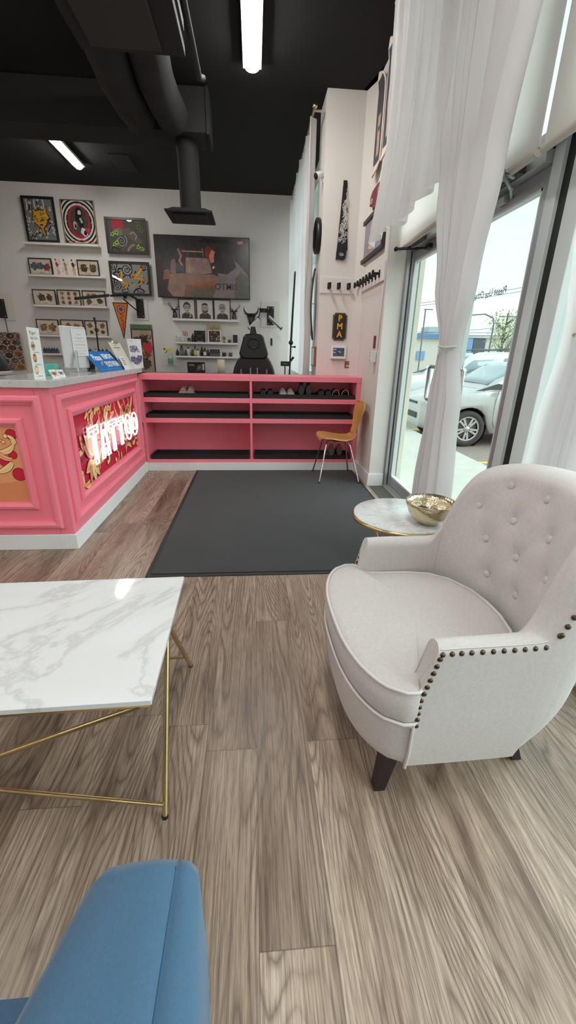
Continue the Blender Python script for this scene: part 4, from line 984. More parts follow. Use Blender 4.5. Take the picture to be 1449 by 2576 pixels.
# nailheads along arms, arm fronts and wings
def nail(p, n_): b = MB(); b.lathe(Vector(p)-Vector(n_)*.001, [(.0075, 0), (.007, .0025), (.0045, .0048), (0.0001, .0058)], 10, ax=n_); b.build('nailhead', m_nail, ac)
def s_for(xq, side):
    lo, hi = 0.0, .5
    for _ in range(30):
        m_ = (lo+hi)/2
        if cat(OUTF, m_)[0] < xq: lo = m_
        else: hi = m_
    return lo if side < 0 else 1-lo
for side in (-1, 1):
    for k in range(12):
        s_ = s_for(.435+.0285*k, side); p = shell_pt(s_, .44); nail((p.x, p.y+side*.0005, p.z-.004), (0, side, .35))
    for k in range(11):
        z = .340+.0215*k; x = .42+max(0, z-.42)*.24-.022; nail((x+.009, YC+side*.3355, z), (-.35, side, 0))
    acc_, last_ = 0, None
    for k in range(400):
        s_ = .172+k*.0006; s_ = s_ if side < 0 else 1-s_
        p = shell_pt(s_, .43)
        if last_ is not None: acc_ += (p-last_).length
        last_ = p
        if acc_ > .027: acc_ = 0; nail((p.x-.001, p.y+side*.0005, p.z), (-.3, side, .1))
    for k in (0,):
        b = MB(); b.tube([tuple(shell_pt(s_for(.43+.03*q, side), .455)+Vector((0, side*.0, .0005))) for q in range(11)], .0022, 5); b.build('piping', m_welt, ac)
for (fx, fy, ry) in ((.375, .875, -1), (.355, 1.378, -1), (.825, .935, 1), (.825, 1.315, 1)):
    b = MB(); tx, bx = fx+(.015 if fx < .5 else -.06), fx-(.010 if fx < .5 else -.03)
    def sq(cx, cy, h, z): return [(cx-h, cy-h, z), (cx+h, cy-h, z), (cx+h, cy+h, z), (cx-h, cy+h, z)]
    b.loft([sq(bx, fy, .017, 0), sq(tx, fy, .026, .20)], sm=False); b.build('leg', m_dkw, ac, bevel=.002)
ac.rotation_euler.z = AC_ROT
# ================================================================= SIDE TABLE, BOWL
tz = .575
tc_ = Vector((.67, 1.715, 0)); tr = .222
t = thing('side_table', 'round marble-topped side table with a thin gold rim behind the armchair', 'side table', (tc_.x, tc_.y, 0))
b = MB(); b.lathe((tc_.x, tc_.y, tz-.018), [(0.001, 0), (tr-.004, 0), (tr-.002, .016), (tr-.006, .018), (0.001, .018)], 56); b.build('tabletop', m_smarble, t)
b = MB(); b.lathe((tc_.x, tc_.y, tz-.022), [(tr-.002, 0), (tr+.003, .001), (tr+.003, .015), (tr-.002, .017)], 56, cap=False); b.build('rim', m_brass, t)
for k in range(3):
    a_ = PI/2+2*PI*k/3; b = MB(); b.tube([(tc_.x+.18*cos(a_), tc_.y+.18*sin(a_), tz-.02), (tc_.x+.05*cos(a_), tc_.y+.05*sin(a_), .28), (tc_.x+.19*cos(a_), tc_.y+.19*sin(a_), .006)], .008, 8); b.build('leg', m_brass, t)
bc = Vector((.745, 1.60, tz))
def hammered():
    m, t, b, L, N = nodes_of('hammered_brass'); b.inputs['Base Color'].default_value = srgb((216, 202, 172)); b.inputs['Metallic'].default_value = 1; b.inputs['Roughness'].default_value = .24
    co = N('ShaderNodeTexCoord'); v = N('ShaderNodeTexVoronoi'); v.inputs['Scale'].default_value = 95; L(co.outputs['Object'], v.inputs['Vector'])
    bp = N('ShaderNodeBump'); bp.inputs['Strength'].default_value = .4; bp.inputs['Distance'].default_value = .0025; L(v.outputs['Distance'], bp.inputs['Height']); L(bp.outputs['Normal'], b.inputs['Normal']); return m
m_ham = hammered()
b = MB(); br = .105
pr = [(.001, .002), (.035, .002), (.042, .004), (.068, .022), (.088, .050), (.099, .078), (br, .100), (br-.002, .102), (.096, .079), (.085, .052), (.066, .026), (.040, .008), (.001, .006)]
b.lathe(bc, pr, 48, cap=False); o = b.build('brass_bowl', m_ham); tag(o, 'hammered brass bowl on the round marble side table', 'bowl')
rnd = random.Random(5)
cl = ['dark wrapped candy in the brass bowl, far side', 'brown wrapped candy in the brass bowl, near side', 'pale wrapped candy in the middle of the brass bowl', 'reddish wrapped candy in the brass bowl, left side', 'dark red wrapped candy at the right of the brass bowl']
for i, (dx, dy, c) in enumerate(((0, .035, (60, 48, 50)), (.01, -.03, (120, 92, 70)), (.0, .0, (200, 188, 180)), (-.035, .005, (134, 84, 80)), (.035, .01, (96, 54, 60)))):
    c0_ = bc+Vector((dx*1.1, dy*1.1+.012, .047)); b = MB(); a_ = rnd.uniform(0, 3); u = Vector((cos(a_), sin(a_), 0))
    b.tube([c0_-u*.026, c0_-u*.016, c0_-u*.012, c0_, c0_+u*.012, c0_+u*.016, c0_+u*.026], [.010, .003, .010, .012, .010, .003, .010], 8); o = b.build('wrapped_candy', M('candy_wrap_%d' % i, c, .3)); tag(o, cl[i], 'candy', 'wrapped candies in the bowl')
# ================================================================= COFFEE TABLE
ct = thing('coffee_table', 'rectangular white marble coffee table on thin gold rod legs at the left', 'coffee table', (-.8, 1.08, 0))
ht = .46
A1, A2 = P(463, 1450, z=ht), P(380, 1762, z=ht)
ux = Vector((-1, -.030, 0)).normalized(); L_t = 1.05
b = MB(); c1_, c2_ = Vector((A1.x, A1.y, 0)), Vector((A2.x, A2.y, 0)); c3_, c4_ = c2_+ux*L_t, c1_+ux*L_t
b.prism([(p.x, p.y) for p in (c1_, c4_, c3_, c2_)], (0, 0, ht-.015), (1, 0, 0), (0, 1, 0), (0, 0, .015)); b.build('tabletop', m_marble, ct, bevel=.0015)
vy = (c1_-c2_).normalized()
def tp(a_, w_, z): q = c2_+ux*a_+vy*w_; return (q.x, q.y, z)
Wt = (c1_-c2_).length; zt = ht-.023; i_ = .012
b = MB(); b.tube([tp(i_, i_, zt), tp(i_, Wt-i_, zt), tp(L_t-i_, Wt-i_, zt), tp(L_t-i_, i_, zt)], .008, 8, closed=True); b.build('top_frame', m_brass, ct)
for a_ in (.01, L_t-.01):
    for w_, wf in ((Wt/2-.02, .025), (Wt/2+.02, Wt+.045)):
        b = MB(); b.tube([tp(a_+.0, wf, .004), tp(a_, w_, zt)], .0085, 10); l_ = b.build('leg', m_brass, ct)
        b = MB(); b.lathe(tp(a_, wf, 0), [(.0095, 0), (.0095, .010)], 10); b.build('foot_cap', m_black, l_)
for wf, rz in ((.025, .052), (Wt+.045, .05)):
    b = MB(); e = .09 if wf < .1 else -.01; b.tube([tp(.01, wf, rz), tp(.5, wf+e, rz), tp(L_t-.01, wf+2*e, rz)], .0065, 10); b.build('bottom_rail', m_brass, ct)
for (a0_, a1_) in ((.03, L_t-.02), (L_t-.03, .02)):
    if a0_ < .5:
        b = MB(); b.tube([tp(a0_, i_, zt-.004), tp(a1_, .03, .052)], .0072, 10); b.build('diagonal_rod', m_brass, ct)
        b = MB(); b.tube([tp(a0_, Wt-i_, zt-.004), tp(a1_, Wt-.01, .052)], .0072, 10); b.build('diagonal_rod', m_brass, ct)
# ================================================================= BLUE VELVET CHAIR (nearest, faces away)
m_vel = M('blue_velvet', (66, 102, 131), .85, var=.05, vs=260, bump=.35, bs=900, sheen=.25)
bc_ = thing('velvet_armchair', 'blue velvet armchair in the bottom left corner, mostly outside the picture', 'armchair', (-.38, .05, 0))
za = .62
p0, p1, p2, p3 = P(252, 2168, z=za), P(441, 2168, z=za), P(500, 2168, z=za-.006), P(78, 2570, z=za-.04)
ax0, ax1, axs = p0.x, p1.x, p2.x
yf = (p0.y+p1.y)/2
b = MB(); L_ = []
# arm: top slopes outwards a little, front face nearly vertical
secs = [(yf, 0), (yf-.03, .02), (.2, .02), (.0, .02), (-.32, .02)]
for i, (y, g_) in enumerate(((yf-.003, .010), (yf+.002, .004), (yf-.012, 0), (.22, 0), (.10, 0), (-.35, 0))):
    k = (yf-y)
    xi = ax0-.012+(p3.x-p0.x)*min(k, .3)/max(.01, p0.y-p3.y); xo = ax1+.004; xs = axs+.014*k/.15 if k < .1 else axs+.012+.10*max(0, k-.12)
    q = g_
    L_.append([(xi+q+.012, y, .20), (xi+q, y, .40), (xi+q, y, za-.03-q), (xi+.016+q, y, za-.008-q), (xi+.05, y, za-q), (xo-.03, y, za+.003-q), (xo-.004, y, za-q), (xo, y, za-.004-q), (xo+.004, y, za-.001-q), (xs-.012, y, za-.006-q), (xs-q, y, za-.02-q), (xs-q+.002, y, .42), (xs-q-.004, y, .20)])
b.loft(L_); b.build('arm', m_vel, bc_)
b = MB(); b.tube([(ax1+.003, yf-.002, .45), (ax1+.002, yf+.0005, za-.02), (ax1+.001, yf-.008, za-.0022), (ax1+.0015, .1, za-.0022), (ax1+.0015, -.3, za-.0022)], .0011, 5); b.build('seam', M('dark_blue_seam', (30, 62, 96), .9), bc_)
b = MB(); x1 = ax0-.004; ysf = P(0, 2486, z=.43).y
def rect(x0, x1, y0, y1, z, r): return [(x0+r, y0, z), (x1-r, y0, z), (x1, y0+r, z), (x1, y1-r, z), (x1-r, y1, z), (x0+r, y1, z), (x0, y1-r, z), (x0, y0+r, z)]
b.loft([rect(x1-.50, x1, -.30, ysf-.008, .30, .02), rect(x1-.50, x1, -.30, ysf, .33, .02), rect(x1-.50, x1, -.30, ysf, .40, .02), rect(x1-.495, x1-.004, -.30, ysf-.012, .43, .02), rect(x1-.44, x1-.06, -.25, ysf-.06, .437, .02)]); b.build('seat_cushion', m_vel, bc_)
b = MB(); b.loft([rect(x1-.50, x1+.0, -.34, ysf-.02, z, .02) for z in (.19, .30)]); b.build('seat_base', m_vel, bc_)
b = MB(); L_ = []
for (y, q) in ((yf-.003, .010), (yf+.002, .002), (-.35, 0)): L_.append([(x1-.62+q, y, .20), (x1-.62+q, y, za-.02), (x1-.60, y, za-q), (x1-.52, y, za-q), (x1-.505-q, y, za-.02), (x1-.505-q, y, .20)])
b.loft(L_); b.build('arm', m_vel, bc_)
b = MB(); b.loft([rect(x1-.62, axs, -.52, -.34, z, .03) for z in (.20, .50, .78, .82)]); b.build('backrest', m_vel, bc_)
for (x, y) in ((x1-.58, yf-.05), (axs-.06, yf-.05), (x1-.58, -.45), (axs-.06, -.45)):
    b = MB(); b.lathe((x, y, 0), [(.012, 0), (.018, .20)], 12); b.build('leg', m_brass, bc_)
# ================================================================= BENT PLYWOOD CHAIR (faces -x)
m_ply = M('honey_plywood', (204, 150, 84), .35, var=.08, vs=4, coat=.4, stretch=(4, 30, 4))
wc_ = thing('plywood_chair', 'honey coloured bent plywood chair with chrome legs beside the entrance', 'chair', (.87, 4.25, 0))
cyk = 4.255
S_ = [(.658, .436, .10), (.661, .441, .145), (.668, .447, .172), (.682, .452, .192), (.70, .455, .203), (.76, .452, .21), (.84, .438, .20), (.92, .430, .185), (.985, .436, .145), (1.025, .462, .105), (1.045, .50, .088), (1.06, .56, .095), (1.072, .63, .14), (1.085, .70, .178), (1.098, .76, .185), (1.105, .795, .165), (1.108, .808, .12)]
def ply(u, v):
    n = len(S_)-1; s = u*n; i = min(int(s), n-1); f = s-i
    a_, c_ = S_[i], S_[i+1]; x, z, w_ = (a_[k]+(c_[k]-a_[k])*f for k in range(3))
    t_ = 2*v-1; cup = .018*t_*t_
    if u > .6: return (x-cup*1.3, cyk+w_*t_, z)
    return (x, cyk+w_*t_, z+cup*(.6 if u > .1 else -.4))
b = MB(); b.grid(ply, 56, 18); o = b.build('seat_shell', m_ply, wc_, solid=.011, bevel=.002)
for (tx, ty, fx, fy) in ((.745, 4.17, .658, 4.03), (.95, 4.17, 1.066, 4.02), (.745, 4.34, .650, 4.485), (.95, 4.34, 1.055, 4.495)):
    b = MB(); dx, dy = fx-tx, fy-ty
    b.tube([(.85, cyk+(.01 if ty > cyk else -.01), .412), (tx, ty, .415), (tx+dx*.12, ty+dy*.12, .405), (tx+dx*.25, ty+dy*.25, .37), (fx, fy, .018)], .0075, 10); l_ = b.build('leg', m_steel, wc_)
    b = MB(); b.lathe((fx, fy, 0.010), [(.009, 0), (.010, .012), (.008, .016)], 10); b.build('foot_cap', m_black, l_)
b = MB(); b.lathe((.85, cyk, .405), [(.06, 0), (.06, .018)], 20); b.build('seat_mount', m_black, wc_)
# ================================================================= BACK WALL
YP = YB-.05
def R4(xl, xr, yt, yb_, Y=YP):                      # mid-left, mid-right, mid-top, mid-bottom on the wall plane
    ym, xm = (yt+yb_)/2, (xl+xr)/2
    return P(xl, ym, y=Y).x, P(xr, ym, y=Y).x, P(xm, yb_, y=Y).z, P(xm, yt, y=Y).z
def blob(a, cx, cy, r, cols, rnd, dark=(60, 44, 40)):
    a.star(cx, cy, r*.92, r*.80, rnd.randint(7, 11), dark, rnd, rnd.uniform(0, 6)); a.ell(cx, cy, r*.74/a.asp, r*.74, rnd.choice(cols), 12)
    for k in range(3): a.arc(cx, cy, r*(.2+.14*k), rnd.uniform(0, 6), rnd.uniform(6, 9), r*.08, dark, 8)
    a.star(cx+rnd.uniform(-.3, .3)*r, cy+rnd.uniform(-.3, .3)*r, r*.34, r*.14, 5, rnd.choice(cols), rnd)
def figures(a, spots, cols, seed, dark=(60, 44, 40)):
    rnd = random.Random(seed)
    for (x, y, r) in spots:
        blob(a, x, y, r, cols, rnd, dark)
        for k in range(4):
            an = rnd.uniform(0, 6.28); a.line([(x+r*.6*cos(an)/a.asp, y+r*.6*sin(an)), (x+r*1.05*cos(an+.3)/a.asp, y+r*1.05*sin(an+.3)), (x+r*1.25*cos(an)/a.asp, y+r*1.25*sin(an))], [r*.22, r*.14, r*.04], rnd.choice(cols+[dark]))
def picture(label, q, fw, fcol, fn, cat='framed picture', grp=None, Y=YP, depth=.02, glass=True, name='framed_picture'):
    x0, x1, z0, z1 = q; t = thing(name, label, cat, ((x0+x1)/2, Y, z0), grp)
    if fw:
        b = MB()
        b.box(x0, x1, Y-depth/2, Y+depth/2, z0, z0+fw); b.box(x0, x1, Y-depth/2, Y+depth/2, z1-fw, z1); b.box(x0, x0+fw, Y-depth/2, Y+depth/2, z0+fw, z1-fw); b.box(x1-fw, x1, Y-depth/2, Y+depth/2, z0+fw, z1-fw)
        b.build('frame', fcol, t, bevel=.0015)
        b = MB(); b.box(x0+fw*.6, x1-fw*.6, Y, Y+depth*.45, z0+fw*.6, z1-fw*.6); b.build('backing', m_shelfw, t)
    else:
        b = MB(); b.box(x0, x1, Y-.002, Y+.002, z0, z1); b.build('card', m_shelfw, t); Y = Y-.003
    a = ClipArt((x0+fw, Y-.0005, z0+fw), (x1-x0-2*fw, 0, 0), (0, 0, z1-z0-2*fw), Vector((0, -1, 0))); fn(a); a.build('artwork', t)
    if glass and fw:
        b = MB(); b.box(x0+fw, x1-fw, Y-depth/2+.001, Y-depth/2+.003, z0+fw, z1-fw); b.build('picture_glass', m_pglass, t)
    return t
m_fr = M('black_frame', (30, 24, 26), .4); m_gold = M('gold_frame', (176, 150, 92), .3, metal=.9)
# wall shelves
def wshelf(px0, px1, pyt, label, grp):
    l, r = P(px0, pyt, y=YB-.13), P(px1, pyt, y=YB-.13); z = (l.z+r.z)/2
    t = thing('wall_shelf', label, 'wall shelf', ((l.x+r.x)/2, YB, z-.03), grp)
    b = MB(); b.box(l.x, r.x, YB-.118, YB, z-.03, z-.012); b.box(l.x, r.x, YB-.13, YB-.118, z-.03, z); b.build('ledge', m_shelfw, t, bevel=.0015)
    b = MB(); b.box(l.x, r.x, YB-.012, YB, z-.012, z+.03); b.build('back_rail', m_shelfw, t)
    return z-.012
gL, gR = 'white picture ledges on the left of the back wall', 'white picture ledges under the television'
zL = [wshelf(57, 247, 611, 'top white picture ledge at the left, holding the two tall framed prints', gL), wshelf(71, 259, 692, 'second white picture ledge from the top at the left', gL),
      wshelf(83, 268, 768, 'third white picture ledge from the top at the left, behind the swing lamp', gL), wshelf(92, 275, 843, 'fourth white picture ledge at the left, partly behind the monitor', gL), wshelf(102, 283, 890, 'lowest white ledge at the left, lined with dark ink bottles', gL)]
zR = [wshelf(434, 601, 803, 'white ledge directly under the television, holding three portraits', gR), wshelf(440, 598, 861, 'middle white ledge under the television with a book and a small trophy', gR), wshelf(440, 598, 896, 'lowest white ledge under the television, lined with bottles', gR)]
GR, BK, WH, YE, OR_ = (150, 150, 148), (24, 22, 26), (224, 220, 214), (214, 164, 50), (196, 110, 40)
def tiger(a):
    a.bg((128, 130, 126)); rnd = random.Random(2)
    for i in range(7): x = .08+.1*i; a.line([(x+.02*sin(k*1.3+i), 1-.09*k) for k in range(4)], .03, (WH, BK, (90, 92, 92))[i % 3])
    for i in range(14):
        x, y = rnd.uniform(0, .8), rnd.uniform(.02, .5); q = [(x+.08*k, y+(.07 if k % 2 else 0)+.02*k) for k in range(4)]; a.line(q, .05, BK); a.line([(p[0], p[1]+.022) for p in q], .014, WH)
    for i in range(40): x, y = rnd.uniform(0, 1), rnd.uniform(0, 1); r = rnd.uniform(.025, .055); a.ell(x, y, r/a.asp, r, (70, 72, 72), 12); a.ell(x, y, r*.85/a.asp, r*.85, (176, 178, 172), 12); a.spiral(x, y, r*.8, 1.3, .010, WH, rnd.uniform(0, 6), 14)
    a.poly([(.28, .40), (.20, .54), (.26, .66), (.24, .80), (.38, .72), (.52, .76), (.66, .74), (.80, .86), (.78, .68), (.86, .56), (.76, .46), (.72, .36), (.60, .30), (.66, .18), (.60, .06), (.50, .16), (.46, .30)], (60, 36, 24))
    a.poly([(.30, .42), (.23, .54), (.29, .66), (.27, .76), (.39, .70), (.52, .735), (.65, .715), (.77, .82), (.755, .67), (.83, .56), (.74, .475), (.69, .38), (.57, .31), (.62, .18), (.59, .09), (.52, .17), (.48, .31)], (222, 170, 54))
    for i in range(44):
        x, y = .52+rnd.gauss(0, .12), .53+rnd.gauss(0, .10); an = rnd.uniform(-.6, .6)+(PI if x < .5 else 0); a.line([(x, y), (x+.05*cos(an), y+.02*sin(an)+.012), (x+.10*cos(an), y+.03*sin(an))], [.004, .020, .004], rnd.choice(((96, 44, 24), (176, 84, 30), (236, 200, 90), (60, 34, 26))))
    for i in range(6): a.line([(.50+.02*i, .27-.03*i), (.60+.01*i, .27-.03*i)], .012, (120, 56, 26))
    a.ell(.43, .57, .04, .018, WH); a.ell(.62, .58, .04, .018, WH); a.ell(.43, .57, .014, .014, BK); a.ell(.62, .58, .014, .014, BK); a.poly([(.47, .49), (.57, .49), (.52, .44)], (130, 60, 50)); a.poly([(.44, .41), (.60, .41), (.56, .35), (.48, .35)], (110, 40, 36)); a.line([(.46, .40), (.58, .40)], .012, WH)
def oval(a):
    a.bg((44, 36, 36))
    for k in range(7): a.ell(.5, .5, .66-.05*k, .62-.045*k, WH if k % 2 == 0 else BK, 40)
    a.ell(.5, .5, .36, .40, (176, 40, 60), 32); a.ell(.5, .52, .30, .34, (86, 72, 62), 28)
    for i in range(14): an = i*2*PI/14; a.spiral(.5+.40*cos(an), .5+.42*sin(an), .035, 1.2, .008, WH, an, 12)
    a.ell(.52, .72, .11, .13, BK); a.ell(.54, .72, .055, .065, WH); a.line([(.50, .68), (.50, .56), (.58, .50), (.56, .40), (.64, .30)], [.16, .20, .16, .12, .05], BK)
    a.line([(.54, .60), (.60, .48)], .06, (170, 190, 190)); a.line([(.62, .36), (.58, .26), (.66, .18), (.74, .22)], [.10, .12, .08, .02], WH); a.ell(.66, .24, .05, .06, BK); a.star(.76, .30, .10, .04, 6, (210, 50, 80)); a.ell(.36, .42, .06, .10, (190, 184, 170)); a.ell(.37, .40, .03, .05, BK)
    for k in range(5): a.line([(.08+.17*k, .03), (.16+.17*k, .07), (.22+.17*k, .03)], .018, (170, 40, 60))
def reddisc(a):
    a.bg((84, 84, 78)); rnd = random.Random(6); GN = (164, 206, 54)
    a.ell(.28, .86, .17, .26, (182, 40, 62)); a.ell(.30, .62, .16, .12, (120, 118, 112))
    a.spiral(.36, .34, .20, 2, .035, (168, 170, 166), 1); a.spiral(.36, .34, .18, 2, .02, (50, 50, 50), 1.4)
    a.line([(.40, .62), (.55, .66), (.68, .50), (.80, .36), (.92, .30)], [.16, .24, .26, .18, .06], (112, 98, 86)); a.line([(.60, .56), (.70, .64), (.78, .52), (.74, .40)], .03, (186, 182, 172))
    for (x, y) in ((.12, .55), (.24, .60), (.16, .22), (.22, .28), (.80, .16), (.90, .10), (.86, .80), (.93, .70), (.84, .90)): a.star(x, y, .10, .05, 5, GN if y < .7 else (110, 126, 60), rnd); a.ell(x, y, .025, .03, (50, 60, 50))
    for k in range(6): a.line([(.30+.05*k, .06), (.45+.05*k, .20), (.62+.02*k, .26)], .014, (180, 110, 90) if k % 2 else (94, 50, 44))
    a.line([(.06, .0), (.10, .14), (.30, .03)], .05, (44, 44, 44)); a.line([(.50, .0), (.56, .14), (.70, .25)], .05, (150, 150, 150))
def dragons(a):
    a.bg((150, 150, 150)); rnd = random.Random(9)
    for i in range(22): x, y = rnd.uniform(0, 1), rnd.uniform(0, 1); a.arc(x, y, rnd.uniform(.08, .14), rnd.uniform(0, 6), rnd.uniform(6, 9), .04, BK, 12)
    for (x, y, r) in ((.42, .80, .22), (.10, .25, .16), (.04, .95, .18), (.92, .95, .14)): a.spiral(x, y, r, 2.2, .05, BK, 0); a.spiral(x, y, r*.93, 2.2, .014, WH, .5)
    for (x, y, r) in ((.80, .55, .13), (.88, .25, .14), (.55, .25, .12), (.60, .62, .10)): a.star(x, y, r, r*.85, 6, (166, 164, 160), rnd)
    for q in ([(.16, .62), (.28, .72), (.24, .50), (.28, .36), (.42, .32), (.36, .20), (.24, .14)], [(.74, .92), (.84, .84), (.72, .66), (.62, .52), (.84, .50), (.78, .34), (.62, .24), (.58, .08)]):
        a.line(q, [.05, .12, .13, .12, .10, .08, .03][:len(q)]+[.03]*(len(q)-7), (120, 70, 30)); a.line(q, [.03, .095, .105, .095, .08, .06, .02][:len(q)]+[.02]*(len(q)-7), (224, 174, 70))
    a.star(.58, .56, .10, .06, 7, (214, 140, 50), rnd); a.ell(.58, .57, .03, .03, (170, 60, 40)); a.line([(.86, .60), (.90, .45), (.84, .32)], .03, (190, 80, 60)); a.line([(.40, .08), (.46, .16), (.42, .04)], .03, (100, 160, 190))
    a.arc(.72, -.05, .22, 0, 3.1, .05, BK); a.ell(.74, .02, .10, .06, (120, 100, 110))
picture('black-framed print of an orange tiger head among grey waves, top left', R4(61, 142, 494, 610), .036, m_fr, tiger, grp='framed prints on the left wall')
picture('thin gold-framed print of a dark figure in a red oval, beside the tiger print', R4(158, 240, 503, 613), .012, m_gold, oval, grp='framed prints on the left wall')
picture('black-framed print with a red disc and lime green leaves, left of the television', R4(268, 370, 549, 640, YB-.02), .034, m_fr, reddisc, grp='framed prints on the left wall')
picture('black-framed print of two golden dragons in grey and black swirls', R4(279, 379, 659, 744, YB-.02), .034, m_fr, dragons, grp='framed prints on the left wall')
PAP = (222, 208, 186)
def flash(seed, spots, cols, dark=(60, 44, 40), pap=PAP):
    def f(a): a.bg(pap); figures(a, spots, cols, seed, dark); a.line([(.40, .10), (.62, .10)], .025, (120, 60, 50))
    return f
GSH = [(110, 84, 60), (90, 74, 56), (140, 110, 74)]
gf = 'small framed flash sheets on the left ledges'
picture('framed flash sheet with a blue and two red beetles, left on the second ledge', R4(73, 131, 649, 692), .016, m_fr, flash(1, [(.2, .5, .30), (.5, .55, .28), (.8, .48, .28)], [(74, 104, 132), (164, 40, 50), (180, 60, 66)]), grp=gf)
def golf(a):
    a.bg((232, 222, 210)); rnd = random.Random(4)
    for i, (x, c1, c2) in enumerate(((.18, (176, 50, 60), (214, 200, 190)), (.50, (150, 146, 90), (170, 150, 120)), (.82, (44, 42, 52), (190, 170, 130)))):
        a.line([(x-.01, .06), (x-.02, .34)], .05, (196, 150, 128)); a.line([(x+.05, .06), (x+.03, .34)], .05, (196, 150, 128)); a.poly([(x-.06, .34), (x+.07, .34), (x+.04, .54), (x-.03, .54)], c2)
        a.line([(x, .50), (x-.01, .62), (x-.03, .74)], [.10, .15, .11], c1); a.ell(x-.03, .84, .030, .055, (196, 150, 128)); a.ell(x-.045, .87, .032, .045, (110, 50, 40)); a.line([(x-.02, .70), (x+.06, .60), (x+.10, .66)], .035, c1); a.line([(x+.10, .66), (x+.10, .92)] if i != 1 else [(x-.08, .50), (x-.14, .22)], .014, (90, 80, 76)); a.line([(x-.03, .04), (x+.01, .05)], .04, (60, 50, 50))
    for i in range(9): a.ell(rnd.uniform(.05, .95), rnd.uniform(.15, .85), .012, .02, (110, 84, 70))
picture('unframed card of three golfers in skirts, middle of the second ledge', R4(132, 195, 647, 695, YP-.02), 0, None, golf, cat='print', grp=gf, name='print_card')
picture('framed flash sheet of two green and brown plant figures, right on the second ledge', R4(195, 249, 654, 695), .016, m_fr, flash(3, [(.27, .5, .32), (.72, .5, .30)], [(120, 110, 70), (140, 124, 60), (96, 70, 52)]), grp=gf)
picture('framed flash sheet of two brown dragons, left on the third ledge', R4(83, 141, 728, 768), .014, m_fr, flash(4, [(.36, .5, .32), (.72, .5, .28)], GSH), grp=gf)
picture('framed flash sheet of nine small masks, middle of the third ledge', R4(145, 203, 729, 770), .014, m_fr, flash(5, [(.2, .8, .15), (.5, .8, .15), (.8, .8, .15), (.2, .48, .14), (.5, .48, .14), (.8, .5, .14), (.2, .18, .14), (.5, .18, .14), (.8, .18, .14)], [(150, 70, 66), (110, 84, 70), (190, 150, 130)]), grp=gf)
picture('framed flash sheet of roses behind the swing lamp, right on the third ledge', R4(208, 266, 731, 773), .014, m_fr, flash(6, [(.25, .3, .22), (.5, .7, .2), (.75, .35, .22), (.25, .75, .14)], GSH), grp=gf)
picture('framed flash sheet of two ochre creatures, left on the fourth ledge', R4(93, 149, 803, 843), .014, m_fr, flash(7, [(.3, .5, .30), (.7, .5, .32)], [(164, 120, 60), (150, 104, 70), (120, 90, 80)]), grp=gf)
picture('framed flash sheet of orange pumpkins, mostly behind the monitor', R4(154, 211, 804, 845), .014, m_fr, flash(8, [(.3, .6, .24), (.7, .6, .24), (.5, .25, .2)], [(190, 126, 50), (164, 100, 50)]), grp=gf)
picture('framed flash sheet of foxes and skulls, right on the fourth ledge', R4(214, 271, 806, 847), .014, m_fr, flash(9, [(.2, .7, .2), (.5, .4, .2), (.8, .7, .2), (.25, .25, .15), (.8, .25, .15)], GSH), grp=gf)
# portraits: plain invented heads
def portrait(kind):
    def f(a):
        a.bg((218, 210, 202)); D, G1, G2 = (54, 52, 54), (130, 124, 120), (170, 162, 156)
        a.poly([(.12, .06), (.88, .06), (.84, .26), (.66, .36), (.34, .36), (.16, .26)], D)
        a.poly([(.40, .30), (.60, .30), (.58, .44), (.42, .44)], G1)
        if kind == 0: a.ell(.5, .66, .25, .23, D)
        a.ell(.5, .59, .20, .22, G2, 24); a.ell(.46, .55, .12, .14, (188, 180, 174), 18)
        if kind == 1: a.ell(.5, .47, .20, .11, D); a.ell(.5, .56, .165, .13, G2); a.ell(.5, .47, .07, .025, G1); a.poly([(.30, .66), (.31, .78), (.40, .85), (.60, .85), (.69, .78), (.70, .66), (.64, .75), (.36, .75)], D)
        if kind == 2: a.arc(.5, .62, .20, .2, 2.9, .03, G1); a.ell(.5, .68, .18, .12, (150, 144, 140)); a.line([(.40, .46), (.60, .46)], .03, D)
        if kind == 0: a.poly([(.28, .70), (.36, .84), (.5, .88), (.66, .84), (.72, .70), (.6, .76), (.4, .76)], D); a.line([(.62, .14), (.74, .20), (.66, .34)], .07, G2)
        for x in (.42, .58):
            if kind != 1: a.arc(x, .60, .055, 0, 6.3, .014, D)
            a.ell(x, .60, .022, .014, D); a.line([(x-.05, .66), (x+.05, .665)], .018, D)
        a.line([(.5, .60), (.48, .52), (.53, .52)], .012, G1); a.line([(.43, .46), (.5, .45), (.57, .46)], .014, D)
        for x in (.29, .71): a.ell(x, .58, .025, .05, G1)
    return f
gp = 'black and white portraits under the television'
picture('framed black and white portrait of a person in round glasses with hand raised', R4(450, 491, 752, 806), .012, m_fr, portrait(0), grp=gp)
picture('framed black and white portrait of a bearded person in a dark turtleneck', R4(494, 537, 753, 807), .012, m_fr, portrait(1), grp=gp)
picture('framed black and white portrait of a bald older person, right of three', R4(538, 580, 754, 808), .012, m_fr, portrait(2), grp=gp)
